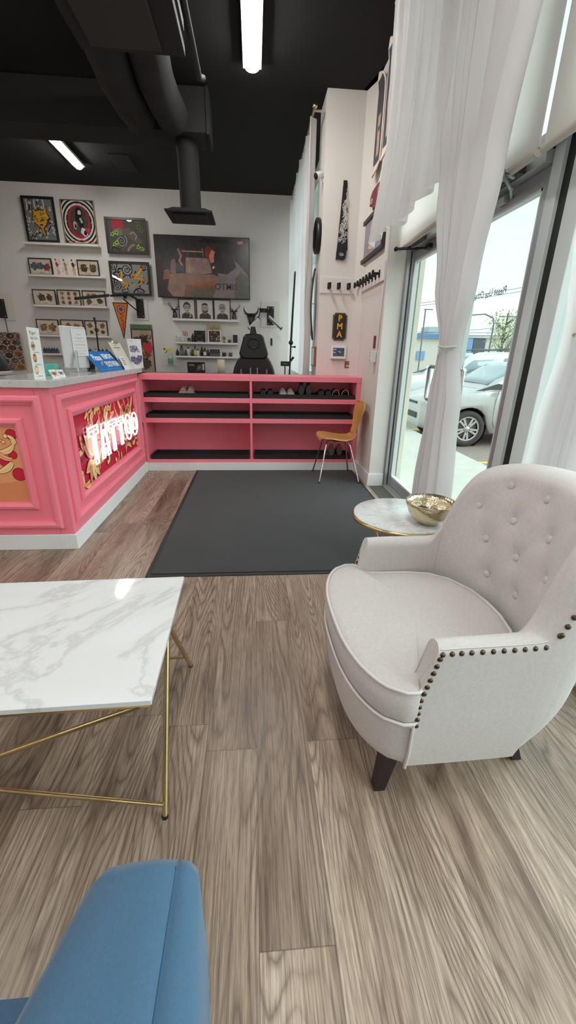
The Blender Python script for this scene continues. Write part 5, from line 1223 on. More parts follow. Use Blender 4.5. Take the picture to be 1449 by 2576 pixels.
# television
x0, x1, z0, z1 = R4(392, 628, 594, 751, YB-.09)
tv = thing('television', 'large wall television showing a dim indoor scene with a person in a lettered shirt', 'television', ((x0+x1)/2, YB, z0))
b = MB(); b.box(x0, x1, YB-.10, YB-.055, z0, z1); b.build('casing', m_black, tv, bevel=.004)
b = MB(); b.box(x0+.5, x1-.5, YB-.055, YB, z0+.2, z1-.25); b.build('wall_mount', m_blackm, tv)
def scr(c): c = tuple(int(v*.80) for v in c); return M('screen_%d_%d_%d' % c, c, .25, emit=.16, var=.3, vs=9)
a = ClipArt((x0+.012, YB-.1008, z0+.016), (x1-x0-.024, 0, 0), (0, 0, z1-z0-.028), Vector((0, -1, 0))); s_ = lambda *c: scr(c)
a.bg(s_(44, 40, 40)); a.poly([(0, 0), (.20, 0), (.10, .50), (0, .62)], s_(52, 30, 26)); a.poly([(0, .55), (.16, .30), (.10, 0), (0, 0)], s_(40, 24, 22))
a.poly([(.10, .12), (.14, .38), (.30, .40), (.45, .38), (.62, .40), (.70, .30), (.66, .0), (.16, .0)], s_(140, 104, 88)); a.poly([(.28, .0), (.30, .20), (.66, .26), (.66, .0)], s_(122, 76, 56)); a.poly([(.34, .0), (.36, .12), (.62, .18), (.66, .0)], s_(84, 80, 56)); a.poly([(.32, .18), (.45, .26), (.66, .28), (.66, .22), (.5, .20)], s_(150, 84, 52))
a.poly([(.31, .40), (.33, .66), (.56, .66), (.60, .42), (.45, .38)], s_(146, 114, 108)); a.poly([(.31, .42), (.32, .66), (.35, .64), (.38, .40)], s_(172, 130, 112)); a.line([(.28, .76), (.50, .76)], .02, s_(176, 130, 104)); a.line([(.34, .76), (.34, .66)], .012, s_(100, 80, 70)); a.line([(.42, .76), (.42, .66)], .012, s_(100, 80, 70)); a.line([(.50, .82), (.51, .68)], .014, s_(176, 104, 70))
a.line([(.24, .80), (.27, .68), (.25, .60), (.29, .50)], [.03, .04, .035, .03], s_(190, 116, 92)); a.poly([(.14, .40), (.16, .60), (.20, .64), (.22, .46), (.20, .38)], s_(120, 92, 84)); a.poly([(.20, .44), (.22, .56), (.29, .52), (.30, .42)], s_(60, 66, 76)); a.poly([(.06, .28), (.08, .44), (.13, .46), (.14, .30)], s_(140, 84, 62))
a.poly([(.52, .80), (.56, .86), (.62, .80), (.60, .66), (.54, .64)], s_(110, 52, 38)); a.poly([(.57, .70), (.60, .80), (.64, .76), (.62, .60), (.58, .58)], s_(206, 120, 90)); a.ell(.63, .50, .03, .04, s_(250, 196, 130)); a.ell(.63, .44, .04, .06, s_(60, 36, 30)); a.poly([(.46, .92), (.52, .97), (.78, .96), (.80, .90)], s_(30, 18, 18))
a.ell(.75, .66, .13, .22, s_(34, 28, 30)); a.poly([(.62, .52), (.68, .40), (.86, .52), (.84, .74), (.70, .80)], s_(48, 38, 40)); a.poly([(.60, .0), (.64, .20), (.66, .42), (.76, .40), (.86, .52), (.84, .64), (.90, .56), (.99, .38), (1, .0)], s_(122, 104, 108)); a.poly([(.84, .0), (.86, .34), (.90, .46), (1, .36), (1, .0)], s_(76, 82, 64)); a.line([(.83, .02), (.86, .36)], .01, s_(60, 34, 34))
a.text('OTMIS', .745, .19, .15, s_(48, 40, 44), .02, curve=-.12); a.poly([(.87, .94), (.93, .96), (.94, .91), (.89, .90)], s_(160, 110, 96))
a.build('screen', tv)
# deer busts
def deer(px, label):
    c = P(px, 806, y=YP+.02); c.z = zR[0]; t = thing('deer_bust', label, 'figurine', c, 'chrome deer busts')
    m = M('gunmetal', (74, 74, 78), .25, metal=.9)
    b = MB(); b.box(c.x-.05, c.x+.05, c.y-.03, c.y+.03, c.z, c.z+.035); b.build('plinth', M('clear_plinth', (190, 190, 190), .2), t, bevel=.003)
    b = MB(); b.tube([(c.x, c.y, c.z+.03), (c.x, c.y, c.z+.08), (c.x, c.y-.01, c.z+.13)], [.045, .032, .026], 12); b.ball((c.x, c.y-.03, c.z+.135), (.026, .045, .028)); 
    for s in (-1, 1): b.ball((c.x+s*.04, c.y, c.z+.155), (.022, .006, .010))
    b.build('head', m, t)
    for s in (-1, 1):
        b = MB(); b.tube([(c.x+s*.012, c.y, c.z+.155), (c.x+s*.05, c.y, c.z+.185), (c.x+s*.085, c.y, c.z+.215), (c.x+s*.08, c.y, c.z+.28)], [.007, .006, .005, .002], 6)
        for (q, r, e) in (((.03, .17), (.028, .21), .225), ((.06, .19), (.055, .245), .25), ((.083, .22), (.105, .255), .26)): b.tube([(c.x+s*q[0], c.y, c.z+q[1]), (c.x+s*r[0], c.y, c.z+r[1])], [.005, .0015], 5)
        b.build('antler', m, t)
deer(441, 'chrome deer bust left of the three portraits'); deer(590, 'chrome deer bust right of the three portraits')
# bottles
def bottle(px, zb, h, r, col, label, grp, cap=BK, Y=YB-.075, tip=True, lab=None):
    x = P(px, 880, y=Y).x; t = thing('bottle', label, 'bottle', (x, Y, zb), grp)
    b = MB(); b.lathe((x, Y, zb), [(.001, 0), (r, .002), (r, h*.62), (r*.45, h*.74)], 14); b.build('bottle_body', M('bottle_%d_%d_%d' % col, col, .3), t)
    b = MB(); b.lathe((x, Y, zb), [(r*.5, h*.73), (r*.46, h*.83), (r*.16, h*.86), (r*.08, h)] if tip else [(r*.7, h*.72), (r*.7, h)], 12); b.build('cap', M('cap_%d_%d_%d' % cap, cap, .4), t)
    if lab: b = MB(); b.lathe((x, Y, zb), [(r*1.02, h*.15), (r*1.02, h*.5)], 14, cap=False); b.build('label', M('bottle_label_%d_%d_%d' % lab, lab, .6), t)
CO = [(38, 34, 36), (84, 84, 92), (66, 70, 74), (206, 206, 202), (62, 58, 50), (120, 122, 92), (214, 212, 208), (32, 32, 36), (60, 62, 66), (46, 46, 48)]
nm = ['first dark bottle at the left end of the bottle ledge', 'tall grey bottle with a pointed cap, second on the bottle ledge', 'short grey bottle, third on the bottle ledge', 'slim white bottle with a black cap on the bottle ledge', 'short olive bottle right of the slim white one', 'tall dark bottle with a yellow label on the bottle ledge', 'white bottle right of the yellow-labelled one', 'tall black bottle near the middle of the bottle ledge', 'round-shouldered bottle with a white label, middle of the ledge', 'narrow dark bottle left of the four identical ones']
for i, (px, h, r) in enumerate(((446, .13, .028), (457, .20, .030), (467, .12, .024), (474, .175, .026), (484, .13, .026), (491, .20, .026), (498, .14, .026), (508, .18, .028), (515, .165, .030), (523, .14, .024))):
    bottle(px, zR[2], h, r, CO[i], nm[i], 'bottles on the lowest right ledge', lab={5: (206, 200, 90), 8: (214, 210, 204), 1: (110, 112, 120)}.get(i))
for k in range(4): bottle(531+6.3*k, zR[2], .125, .026, (40, 40, 44), ('leftmost', 'second', 'third', 'rightmost')[k]+' of four identical black capped bottles in a row on the bottle ledge', 'four identical black bottles', tip=False, lab=(90, 92, 96))
bottle(556, zR[2], .105, .022, (220, 218, 214), 'plain white jar right of the four identical bottles', 'bottles on the lowest right ledge', (214, 214, 212), tip=False)
def small(name, label, cat, px, zb, parts, grp=None, Y=YB-.075):
    x = P(px, 860, y=Y).x; t = thing(name, label, cat, (x, Y, zb), grp)
    for nm_, m_, fn in parts: b = MB(); fn(b, x, Y, zb); b.build(nm_, m_, t)
    return t
small('ink_box', 'small dark box right of the white jar on the bottle ledge', 'box', 563, zR[2], [('box_body', m_black, lambda b, x, y, z: b.box(x-.03, x+.03, y-.02, y+.02, z, z+.07)), ('box_lid', M('lid_grey', (90, 88, 86), .5), lambda b, x, y, z: b.box(x-.032, x+.032, y-.022, y+.022, z+.07, z+.078))])
small('power_supply', 'small dark box with a blue screen and a trailing cord on the bottle ledge', 'power supply', 579, zR[2], [('casing', M('supply_slate', (70, 82, 88), .4), lambda b, x, y, z: b.box(x-.03, x+.03, y-.03, y+.02, z, z+.08)), ('cord', m_white, lambda b, x, y, z: b.tube([(x, y-.03, z+.06), (x+.05, y-.05, z+.15), (x+.02, y-.055, z+.25), (x-.02, y-.05, z+.30)], .003, 5))])
small('glass_jar', 'small glass jar at the left end of the middle right ledge', 'jar', 449, zR[1], [('jar_glass', M('jar_milky', (190, 188, 182), .12), lambda b, x, y, z: b.lathe((x, y, z), [(.03, 0), (.038, .01), (.038, .08), (.03, .09)], 16)), ('jar_lid', m_steel, lambda b, x, y, z: b.lathe((x, y, z), [(.034, .09), (.034, .11)], 16))])
m_red = M('red_handle', (164, 40, 44), .4)
small('scissors_in_cup', 'red-handled scissors standing in a clear cup on the middle right ledge', 'scissors', 467, zR[1], [('blades', m_steel, lambda b, x, y, z: b.tube([(x, y, z+.005), (x+.004, y, z+.10)], .006, 6)), ('handles', m_red, lambda b, x, y, z: (b.tube([(x-.016+.016*cos(k*PI/6), y, z+.145+.034*sin(k*PI/6)) for k in range(12)], .005, 6, closed=True), b.tube([(x+.022+.016*cos(k*PI/6), y, z+.14+.032*sin(k*PI/6)) for k in range(12)], .005, 6, closed=True))), ('cup', M('cup_clear_grey', (186, 190, 190), .1), lambda b, x, y, z: b.lathe((x, y, z), [(.02, 0), (.022, .07)], 14))])
small('small_frame', 'tiny dark picture block beside the scissors', 'ornament', 476, zR[1], [('block', M('dark_brown_block', (60, 44, 40), .5), lambda b, x, y, z: b.box(x-.026, x+.026, y-.01, y+.01, z, z+.075)), ('picture', M('tiny_pic', (170, 140, 70), .5), lambda b, x, y, z: b.box(x-.012, x+.012, y-.012, y-.0105, z+.01, z+.04))])
small('black_vase', 'small black spray can left of the black square plaque', 'can', 486, zR[1], [('can_body', m_black, lambda b, x, y, z: b.lathe((x, y, z), [(.024, 0), (.026, .02), (.026, .10), (.012, .125), (.010, .14)], 14)), ('nozzle', m_blackm, lambda b, x, y, z: b.lathe((x, y, z), [(.008, .14), (.006, .15)], 8))])
def plaque(a):
    a.bg((34, 34, 36)); rnd = random.Random(1); G = (120, 120, 122)
    for (x, y) in ((.15, .85), (.85, .85), (.15, .3)): a.ell(x, y, .06, .06, G, 4, PI/4)
    for i in range(16): x, y = rnd.uniform(.2, .8), rnd.uniform(.25, .85); a.arc(x, y, .05, rnd.uniform(0, 6), rnd.uniform(6, 8), .012, (86, 86, 88), 8)
    a.ell(.5, .56, .12, .12, (34, 34, 36)); a.arc(.5, .56, .09, 0, 6.3, .02, G); a.line([(.2, .08), (.8, .08)], .05, (170, 170, 170))
picture('black square plaque with pale markings on the middle right ledge', R4(489, 516, 832, 862), .006, m_black, plaque, cat='plaque', name='plaque', glass=False)
bx0, bx1, bz0, bz1 = R4(523, 556, 817, 863, YP)
t = thing('tattoo_book', 'upright book with a gold top band reading TATTOO over dark photographs', 'book', ((bx0+bx1)/2, YP, bz0)); b = MB(); b.box(bx0, bx1, YP-.012, YP+.012, bz0, bz1); b.build('book_block', m_shelfw, t, bevel=.001)
a = ClipArt((bx0, YP-.0125, bz0), (bx1-bx0, 0, 0), (0, 0, bz1-bz0), Vector((0, -1, 0))); a.bg((226, 222, 216)); a.poly([(0, .69), (1, .69), (1, 1), (0, 1)], (176, 164, 120)); a.text('TATTOO', .5, .79, .15, (70, 62, 44), .02, sx=.86); a.line([(.4, .92), (.6, .92)], .02, (90, 84, 60))
rnd = random.Random(3)
a.poly([(.08, .06), (.92, .06), (.92, .66), (.08, .66)], (70, 52, 52))
for i in range(22): x, y = rnd.uniform(.12, .85), rnd.uniform(.1, .6); a.line([(x, y), (x+.02, y+rnd.uniform(-.15, .15))], rnd.uniform(.03, .08), rnd.choice(((150, 130, 124), (50, 40, 44), (190, 176, 168), (110, 84, 80))))
a.build('cover', t)
small('trophy', 'tiny gold trophy cup on a dark base', 'trophy', 564, zR[1], [('base', m_black, lambda b, x, y, z: b.box(x-.022, x+.022, y-.02, y+.02, z, z+.025)), ('cup', m_brass, lambda b, x, y, z: b.lathe((x, y, z+.025), [(.006, 0), (.005, .03), (.020, .05), (.024, .085)], 14)), ('handles', m_brass, lambda b, x, y, z: [b.tube([(x+s*.022, y, z+.10), (x+s*.034, y, z+.09), (x+s*.018, y, z+.07)], .0025, 5) for s in (-1, 1)])])
small('brown_knob', 'small round brown ornament right of the trophy', 'ornament', 578, zR[1], [('disc', M('walnut_brown', (96, 72, 54), .4), lambda b, x, y, z: b.lathe((x, y, z+.034), [(.034, -.012), (.036, 0), (.034, .012)], 20, ax=(0, 1, 0))), ('centre', m_black, lambda b, x, y, z: b.lathe((x, y-.014, z+.034), [(.016, -.002), (.016, .002)], 14, ax=(0, 1, 0)))])
small('tall_box', 'tall dark navy box with a white top at the right end of the middle ledge', 'box', 592, zR[1], [('box_body', M('navy_box', (34, 34, 52), .5), lambda b, x, y, z: b.box(x-.038, x+.038, y-.03, y+.02, z, z+.14)), ('box_top', m_shelfw, lambda b, x, y, z: b.box(x-.030, x+.030, y-.025, y+.015, z+.14, z+.175))])
# ink bottles on the lowest left ledge
lab_ = 'small dark ink bottle on the lowest left ledge, %s'
pos = ['left end', 'second from the left end', 'third from the left end', 'fourth from the left end', 'fifth from the left end', 'just left of the monitor', 'just right of the monitor', 'behind the top of the blue sign', 'right of the thin lamp pole', 'second right of the thin lamp pole', 'near the right end', 'at the right end']
for i, px in enumerate((112, 118, 124, 131, 137, 144, 219, 227, 241, 249, 258, 268)): bottle(px, zL[4], .11+.015*((i*3) % 3), .024, ((30, 34, 60), (36, 44, 56), (60, 62, 50))[i % 3] if i != 8 else (214, 214, 210), lab_ % pos[i], 'ink bottles on the lowest left ledge', lab=(70, 78, 96))
# pennant, tapestry, octagon collage
c = P(302, 757, y=YB-.01); x0, x1 = P(282, 760, y=YB-.01).x, P(322, 764, y=YB-.01).x; zt = P(302, 761, y=YB-.01).z; zb = P(311, 854, y=YB-.01).z; xm = (x0+x1)/2
t = thing('pennant', 'orange triangular pennant with a dark border hanging beside the dragon print', 'pennant', (xm, YB, zb)); b = MB(); b.prism([(x0, zt), (x1, zt), (xm, zb)], (0, YB-.006, 0), (1, 0, 0), (0, 0, 1), (0, .003, 0)); b.build('felt', M('dark_felt', (60, 30, 34), .9), t)
a = Art((x0, YB-.0065, zb), (x1-x0, 0, 0), (0, 0, zt-zb), Vector((0, -1, 0))); a.poly([(.06, .975), (.94, .975), (.5, .10)], (206, 120, 50)); a.ell(.5, .82, .22, .11, (196, 180, 176)); a.star(.5, .82, .09, .05, 6, (130, 60, 60)); a.arc(.5, .82, .10, 0, 6.3, .02, (90, 40, 44))
for k, (x, y) in enumerate(((.5, .66), (.46, .56), (.54, .48), (.5, .39), (.5, .30))): a.line([(x-.10+.015*k, y), (x, y+.05), (x+.10-.015*k, y-.02), (x, y-.05)], .028, (176, 36, 30))
a.build('print', t)
def tap(a):
    a.bg((176, 162, 142)); rnd = random.Random(8)
    for k in range(16): an = .2+k*.18; a.line([(.62, .5), (.62+.6*cos(an-1), .5+.5*sin(an-1))], .01, (176, 90, 80))
    for i in range(30): x, y = .45+rnd.gauss(0, .16), rnd.uniform(.1, .85); a.arc(x, y, rnd.uniform(.03, .09), rnd.uniform(0, 6), rnd.uniform(6, 9), .022, (64, 50, 42), 8)
    a.star(.5, .72, .22, .12, 7, (70, 54, 46), rnd); a.star(.72, .58, .16, .11, 6, (196, 66, 70), rnd); a.ell(.55, .28, .22, .12, (150, 136, 118)); figures(a, [(.4, .4, .16), (.6, .2, .14)], [(96, 78, 66), (150, 130, 110)], 4); a.star(.74, .42, .08, .05, 6, (150, 50, 50), rnd)
x0, x1, z0, z1 = R4(334, 388, 826, 945, YB-.01)
t = thing('tapestry', 'printed cloth tapestry with green fringe behind the counter flyer', 'tapestry', ((x0+x1)/2, YB, z0))
b = MB(); rr = .10; b.prism([(x0, z1), (x1, z1), (x1, z0+rr)]+[(x1-rr+rr*cos(-k*PI/12), z0+rr+rr*sin(-k*PI/12)) for k in range(7)]+[(x0+rr+rr*cos(-PI/2-k*PI/12), z0+rr+rr*sin(-PI/2-k*PI/12)) for k in range(7)], (0, YB-.008, 0), (1, 0, 0), (0, 0, 1), (0, .004, 0)); b.build('cloth', M('tapestry_border', (52, 36, 34), .9), t)
a = ClipArt((x0+.018, YB-.0085, z0+.06), (x1-x0-.036, 0, 0), (0, 0, z1-z0-.09), Vector((0, -1, 0))); tap(a); a.build('print', t)
b = MB()
for k in range(26): xx = x0+(x1-x0)*(k+.5)/26; b.tube([(xx, YB-.012, z1+.06), (xx+.003*sin(k), YB-.012, z1-.025)], .006, 5)
b.build('fringe', M('sage_fringe', (110, 134, 104), .95), t)
def octs(a):
    a.bg((110, 76, 56)); rnd = random.Random(7)
    for r in range(6):
        for c_ in range(5):
            x, y = .10+.2*c_+(.1 if r % 2 else 0), .08+.165*r+rnd.uniform(-.02, .02); k = rnd.randint(6, 8)
            a.ell(x, y, .105, .095, (206, 186, 166), k, rnd.uniform(0, 1)); a.ell(x, y, .092, .083, rnd.choice(((70, 56, 52), (90, 84, 80), (60, 50, 46), (104, 96, 92), (130, 90, 60))), k, rnd.uniform(0, 1)); a.arc(x, y, .05, rnd.uniform(0, 6), rnd.uniform(6, 8), .02, rnd.choice(((140, 120, 110), (160, 60, 60), (50, 44, 44))), 7); a.ell(x+.02, y, .02, .025, rnd.choice(((150, 140, 136), (84, 70, 120))))
picture('brown wall collage of pale-edged polygon pictures at the far left', R4(-60, 60, 836, 929, YB-.01), 0, None, octs, cat='wall collage', name='wall_collage')
# ================================================================= STUDIO BEHIND THE SHELF
t = thing('work_bench', 'low dark-topped bench along the back wall, mostly hidden behind the pink shelf', 'bench', (-1.4, 7.6, 0))
b = MB(); b.box(-3.4, -.20, 7.35, YB-.005, .86, .895); b.build('bench_top', m_black, t, bevel=.003)
b = MB(); b.box(-3.36, -.24, 7.40, YB-.01, .08, .86); b.build('cabinet', m_shelfw, t)
ZB_ = .895
def px3(px, py, y): return P(px, py, y=y)
# tattoo client chair seen from behind
ch = thing('tattoo_chair', 'black padded tattoo chair seen from behind above the pink shelf', 'tattoo chair', (0, 5.95, 0))
m_vin = M('black_vinyl', (24, 24, 25), .32, var=.1, vs=10)
def slab(x_, z_, y0, y1, n=24, r=.05):
    L_ = []
    for (y, k) in ((y0, .90), (y0+.012, .97), (y0+.035, 1), (y1-.035, 1), (y1-.012, .97), (y1, .9)):
        L_.append([(cx0+(px_-cx0)*k, y, cz0+(pz_-cz0)*k) for px_, pz_ in zip(x_, z_)])
    return L_
def rounded(w0, w1, z0, z1, r, n=6):
    pts = []
    for (cx, cz, a0) in ((w1-r, z1-r, 0), (-w1+r, z1-r, PI/2), (-w0+r, z0+r, PI), (w0-r, z0+r, 1.5*PI)):
        for k in range(n+1): a = a0+PI/2*k/n; pts.append((cx+r*cos(a), cz+r*sin(a)))
    return [p[0] for p in pts], [p[1] for p in pts]
cx0, cz0 = 0, 1.33
x_, z_ = rounded(.19, .14, 1.17, 1.475, .07); b = MB(); b.loft(slab(x_, z_, 5.80, 5.92)); b.build('headrest', m_vin, ch)
b = MB(); b.tube([(.075*cos(2*PI*k/24)+.0, 5.79, 1.36+.062*sin(2*PI*k/24)) for k in range(24)], .010, 8, closed=True); b.build('face_ring', m_vin, ch)
cz0 = .95; hp = [(.150, 1.215), (.185, 1.195), (.225, 1.14), (.262, 1.06), (.282, .98), (.292, .88), (.292, .70), (.27, .63), (.22, .62)]; x_, z_ = [p[0] for p in hp]+[-p[0] for p in hp[::-1]], [p[1] for p in hp]+[p[1] for p in hp[::-1]]; b = MB(); b.loft(slab(x_, z_, 5.84, 5.98)); b.build('backrest', m_vin, ch)
b = MB()
for x in (-.045, .045, .17, -.17): b.box(x-.007, x+.007, 5.822, 5.836, .90, 1.06 if abs(x) < .1 else 1.04)
b.build('headrest_bars', M('bar_grey', (170, 170, 172), .3, metal=.8), ch)
b = MB(); b.box(-.27, .27, 5.95, 6.55, .55, .66); b.build('seat', m_vin, ch, bevel=.03)
b = MB(); b.lathe((0, 6.2, 0), [(.30, 0), (.30, .03), (.06, .06), (.06, .55)], 24); b.build('pedestal', m_steel, ch)
for s in (-1, 1):
    b = MB(); b.box(s*.30-.04, s*.30+.04, 5.98, 6.35, .72, .78); b.build('armrest', m_vin, ch, bevel=.02)
    b = MB(); b.tube([(s*.29, 6.15, .60), (s*.30, 6.15, .73)], .015, 8); b.build('armrest_post', m_blackm, ch)
q = px3(637, 838, 6.0); tq = px3(637, 822, 6.0); b = MB(); b.prism([(-.055, 0), (.055, 0), (.028, tq.z-q.z+.02), (-.028, tq.z-q.z+.02)], (q.x, 5.93, q.z-.06), (1, 0, 0), (0, 0, 1.4), (0, .04, 0)); b.build('headrest_bracket', m_black, ch, bevel=.004)
# bull-skull mask on wall
c = P(632, 800, y=YB-.03); t = thing('bull_mask', 'black horned bull mask on the wall left of the silver lamps', 'mask', (c.x, YB, c.z))
b = MB(); b.loft([[(c.x+w_*cos(2*PI*k/14), YB-.03-d+.012*sin(2*PI*k/14), c.z+z) for k in range(14)] for (z, w_, d) in ((.07, .05, .0), (.045, .078, .02), (.0, .065, .045), (-.06, .045, .05), (-.10, .035, .045), (-.12, .02, .03))]); b.build('skull', m_black, t)
for s in (-1, 1):
    b = MB(); b.tube([(c.x+s*.05, YB-.04, c.z+.05), (c.x+s*.095, YB-.05, c.z+.075), (c.x+s*.12, YB-.06, c.z+.12), (c.x+s*.118, YB-.06, c.z+.17)], [.018, .015, .010, .003], 8); b.build('horn', m_black, t)
# wall plates and swing lamps
def plate(xl, xr, yt, yb_, label):
    x0, x1, z0, z1 = R4(xl, xr, yt, yb_, YB-.006); b = MB(); b.box(x0, x1, YB-.012, YB, z0, z1); o = b.build('backing_board', M('painted_board', (214, 210, 204), .6), bevel=.004); tag(o, label, 'backing board', 'white boards behind the lamp brackets')
plate(657, 704, 759, 824, 'white board on the wall behind the two silver tube lamps'); plate(-30, 33, 738, 806, 'white board at the far left behind the black bracket'); plate(336, 372, 742, 806, 'white board behind the bracket of the long black swing lamp')
def bracket(xl, xr, yt, yb_, root):
    x0, x1, z0, z1 = R4(xl, xr, yt, yb_, YB-.02); b = MB(); b.box(x0, x1, YB-.030, YB-.012, z0, z1); o = b.build('wall_bracket', m_blackm, root, bevel=.006)
    for x in (x0+.02, x1-.02):
        for z in (z0+.025, z1-.025): b = MB(); b.lathe((x, YB-.030, z), [(.009, 0), (.008, .004), (.001, .006)], 10, ax=(0, -1, 0)); b.build('bolt', m_steel, o)
    return (x0+x1)/2, (z0+z1)/2, z1
t = thing('swing_lamp', 'long black swing-arm lamp reaching left over the ledges from a wall bracket', 'lamp', (P(352, 776, y=YB).x, YB, 1.75), 'swing-arm lamps on the back wall'); bx, bz, bt = bracket(343, 362, 752, 800, t)
e = px3(277, 744, 7.45); h0, h1 = px3(272, 743, 7.42), px3(190, 751, 7.0)
b = MB(); b.tube([(bx, YB-.04, bt-.03), (bx-.04, YB-.10, bt+.0), (e.x+.25, 7.6, bt+.03), e], .015, 8); b.tube([(bx-.02, YB-.04, bz-.06), (bx-.22, YB-.16, bt-.02)], .010, 6); b.ball((bx-.18, 7.66, bt+.01), .03); b.ball((e.x+.2, 7.58, bt+.02), .024); b.build('arm', m_blackm, t)
D = (Vector(h1)-Vector(h0)); b = MB(); mid = (Vector(h0)+Vector(h1))/2; b.obox(mid, D/2, D.cross(Vector((0, 0, 1))).normalized()*.045, Vector((0, 0, 1))*.020); b.build('lamp_head', m_black, t, bevel=.012)
b = MB(); b.obox(mid-Vector((0, 0, .022)), D*.46, D.cross(Vector((0, 0, 1))).normalized()*.034, Vector((0, 0, .003))); b.build('lamp_lens', M('lens_grey_white', (190, 188, 184), .3), t)
t = thing('swing_lamp', 'pair of silver tube lamps on black arms right of the bull mask', 'lamp', (P(680, 794, y=YB).x, YB, 1.6), 'swing-arm lamps on the back wall'); bx, bz, bt = bracket(672, 689, 771, 818, t)
for (pa, pb, aim) in (((650, 800), (627, 826), (655, 778)), ((676, 796), (707, 826), (672, 780))):
    A_, B_ = px3(*pa, 7.5), px3(*pb, 7.5); b = MB(); b.tube([A_, B_], .026, 14); h_ = b.build('lamp_tube', M('satin_silver', (190, 190, 192), .25, metal=.9), t)
    b = MB(); dd = (B_-A_).normalized(); b.tube([B_, B_+dd*.016], .028, 14); b.tube([A_, A_-dd*.016], .028, 14); b.build('end_cap', m_black, h_)
    b = MB(); q_ = px3(*aim, 7.62); b.tube([A_-dd*.01, q_, (bx, YB-.04, bt-.04)], .009, 6); b.ball(q_, .022); b.build('arm', m_blackm, t)
b = MB(); q_ = px3(664, 781, 7.7); b.box(q_.x-.06, q_.x+.05, 7.68, 7.74, q_.z-.03, q_.z+.03); b.build('clamp', m_black, t, bevel=.004)
b = MB()
for px in (676, 680): a1_, b1_ = px3(px, 818, 7.79), px3(px+1, 930, 7.79); b.tube([a1_, b1_], .004, 5)
a1_, b1_ = px3(683, 818, 7.79), px3(683, 850, 7.79); b.tube([a1_, b1_], .003, 5); b.build('cable', m_white, t)
b = MB(); a1_, b1_ = px3(683, 851, 7.78), px3(683, 869, 7.78); b.tube([a1_, b1_], .016, 8); b.build('inline_switch', m_black, t)
t = thing('swing_lamp', 'black wall bracket with a hanging cord at the far left edge', 'lamp', (P(5, 776, y=YB).x, YB, 1.75), 'swing-arm lamps on the back wall'); bx, bz, bt = bracket(-12, 14, 752, 800, t)
b = MB(); b.tube([(bx+.04, YB-.02, bz-.14), (bx+.045, YB-.02, bz-.45)], .005, 5); b.build('cord', m_black, t); b = MB(); b.tube([(bx, YB-.05, bt-.04), (bx-.5, 7.5, bt)], .015, 8); b.build('arm', m_blackm, t)
# thin black pole lamp behind the counter
t = thing('pole_lamp', 'thin black pole with a paddle head standing between the monitor and the clipboard', 'lamp', (px3(247, 900, 6.4).x, 6.4, 0))
b = MB(); A_, B_ = px3(249, 890, 6.4), px3(240, 812, 6.4); b.tube([(A_.x, 6.4, .02), A_, B_], .010, 8); b.build('pole', m_blackm, t); b = MB(); C_ = px3(237, 800, 6.4); dd = (B_-C_); b.tube([B_-dd*-.3, C_+dd*-.1], .026, 10, flat=.5); b.build('paddle_head', m_black, t); b = MB(); b.lathe((A_.x, 6.4, 0), [(.15, 0), (.15, .02), (.02, .03)], 20); b.build('base', m_blackm, t)
# light stand by the back curtain
t = thing('light_stand', 'tall thin black light stand beside the back curtain', 'light stand', (px3(729, 945, 5.7).x, 5.7, 0))
A_, B_, C_ = px3(728, 945, 5.7), px3(732, 862, 5.7), px3(742, 690, 5.7)
b = MB(); b.tube([(A_.x-.01, 5.7, .35), A_, B_], .010, 8); b.build('lower_pole', m_blackm, t); b = MB(); b.tube([B_, C_, (C_.x+.002, 5.7, C_.z+.03)], [.014, .011, .008], 8); b.build('boom', m_black, t)
b = MB(); b.ball(B_, .030); b.tube([B_-Vector((.0, 0, .05)), B_+Vector((.05, 0, -.05))], .008, 6); b.ball(B_+Vector((.05, 0, -.05)), .014); b.tube([A_+Vector((.01, 0, .18)), A_+Vector((.05, 0, .23))], .016, 6); b.build('clamp_knob', m_black, t)
for k in range(3):
    b = MB(); a_ = 2*PI*k/3+.4; b.tube([(A_.x-.01, 5.7, .38), (A_.x+.2*cos(a_), 5.7+.2*sin(a_), .012)], .010, 6); b.build('leg', m_blackm, t)
x0, x1, z0, z1 = R4(706, 728, 909, 921, 7.2); t = thing('display_panel', 'small black panel on a thin stem left of the light stand', 'panel', ((x0+x1)/2, 7.2, 0)); b = MB(); b.box(x0, x1, 7.19, 7.21, z0, z1); b.build('panel', m_black, t, bevel=.003); b = MB(); b.box(x0+.04, x1-.04, 7.188, 7.19, (z0+z1)/2-.003, (z0+z1)/2+.003); b.build('marking', m_alu, t)
b = MB(); b.tube([((x0+x1)/2, 7.2, z0), ((x0+x1)/2, 7.2, .02)], .010, 6); b.build('stem', m_blackm, t); b = MB(); b.lathe(((x0+x1)/2, 7.2, 0), [(.11, 0), (.11, .02)], 18); b.build('base', m_blackm, t)
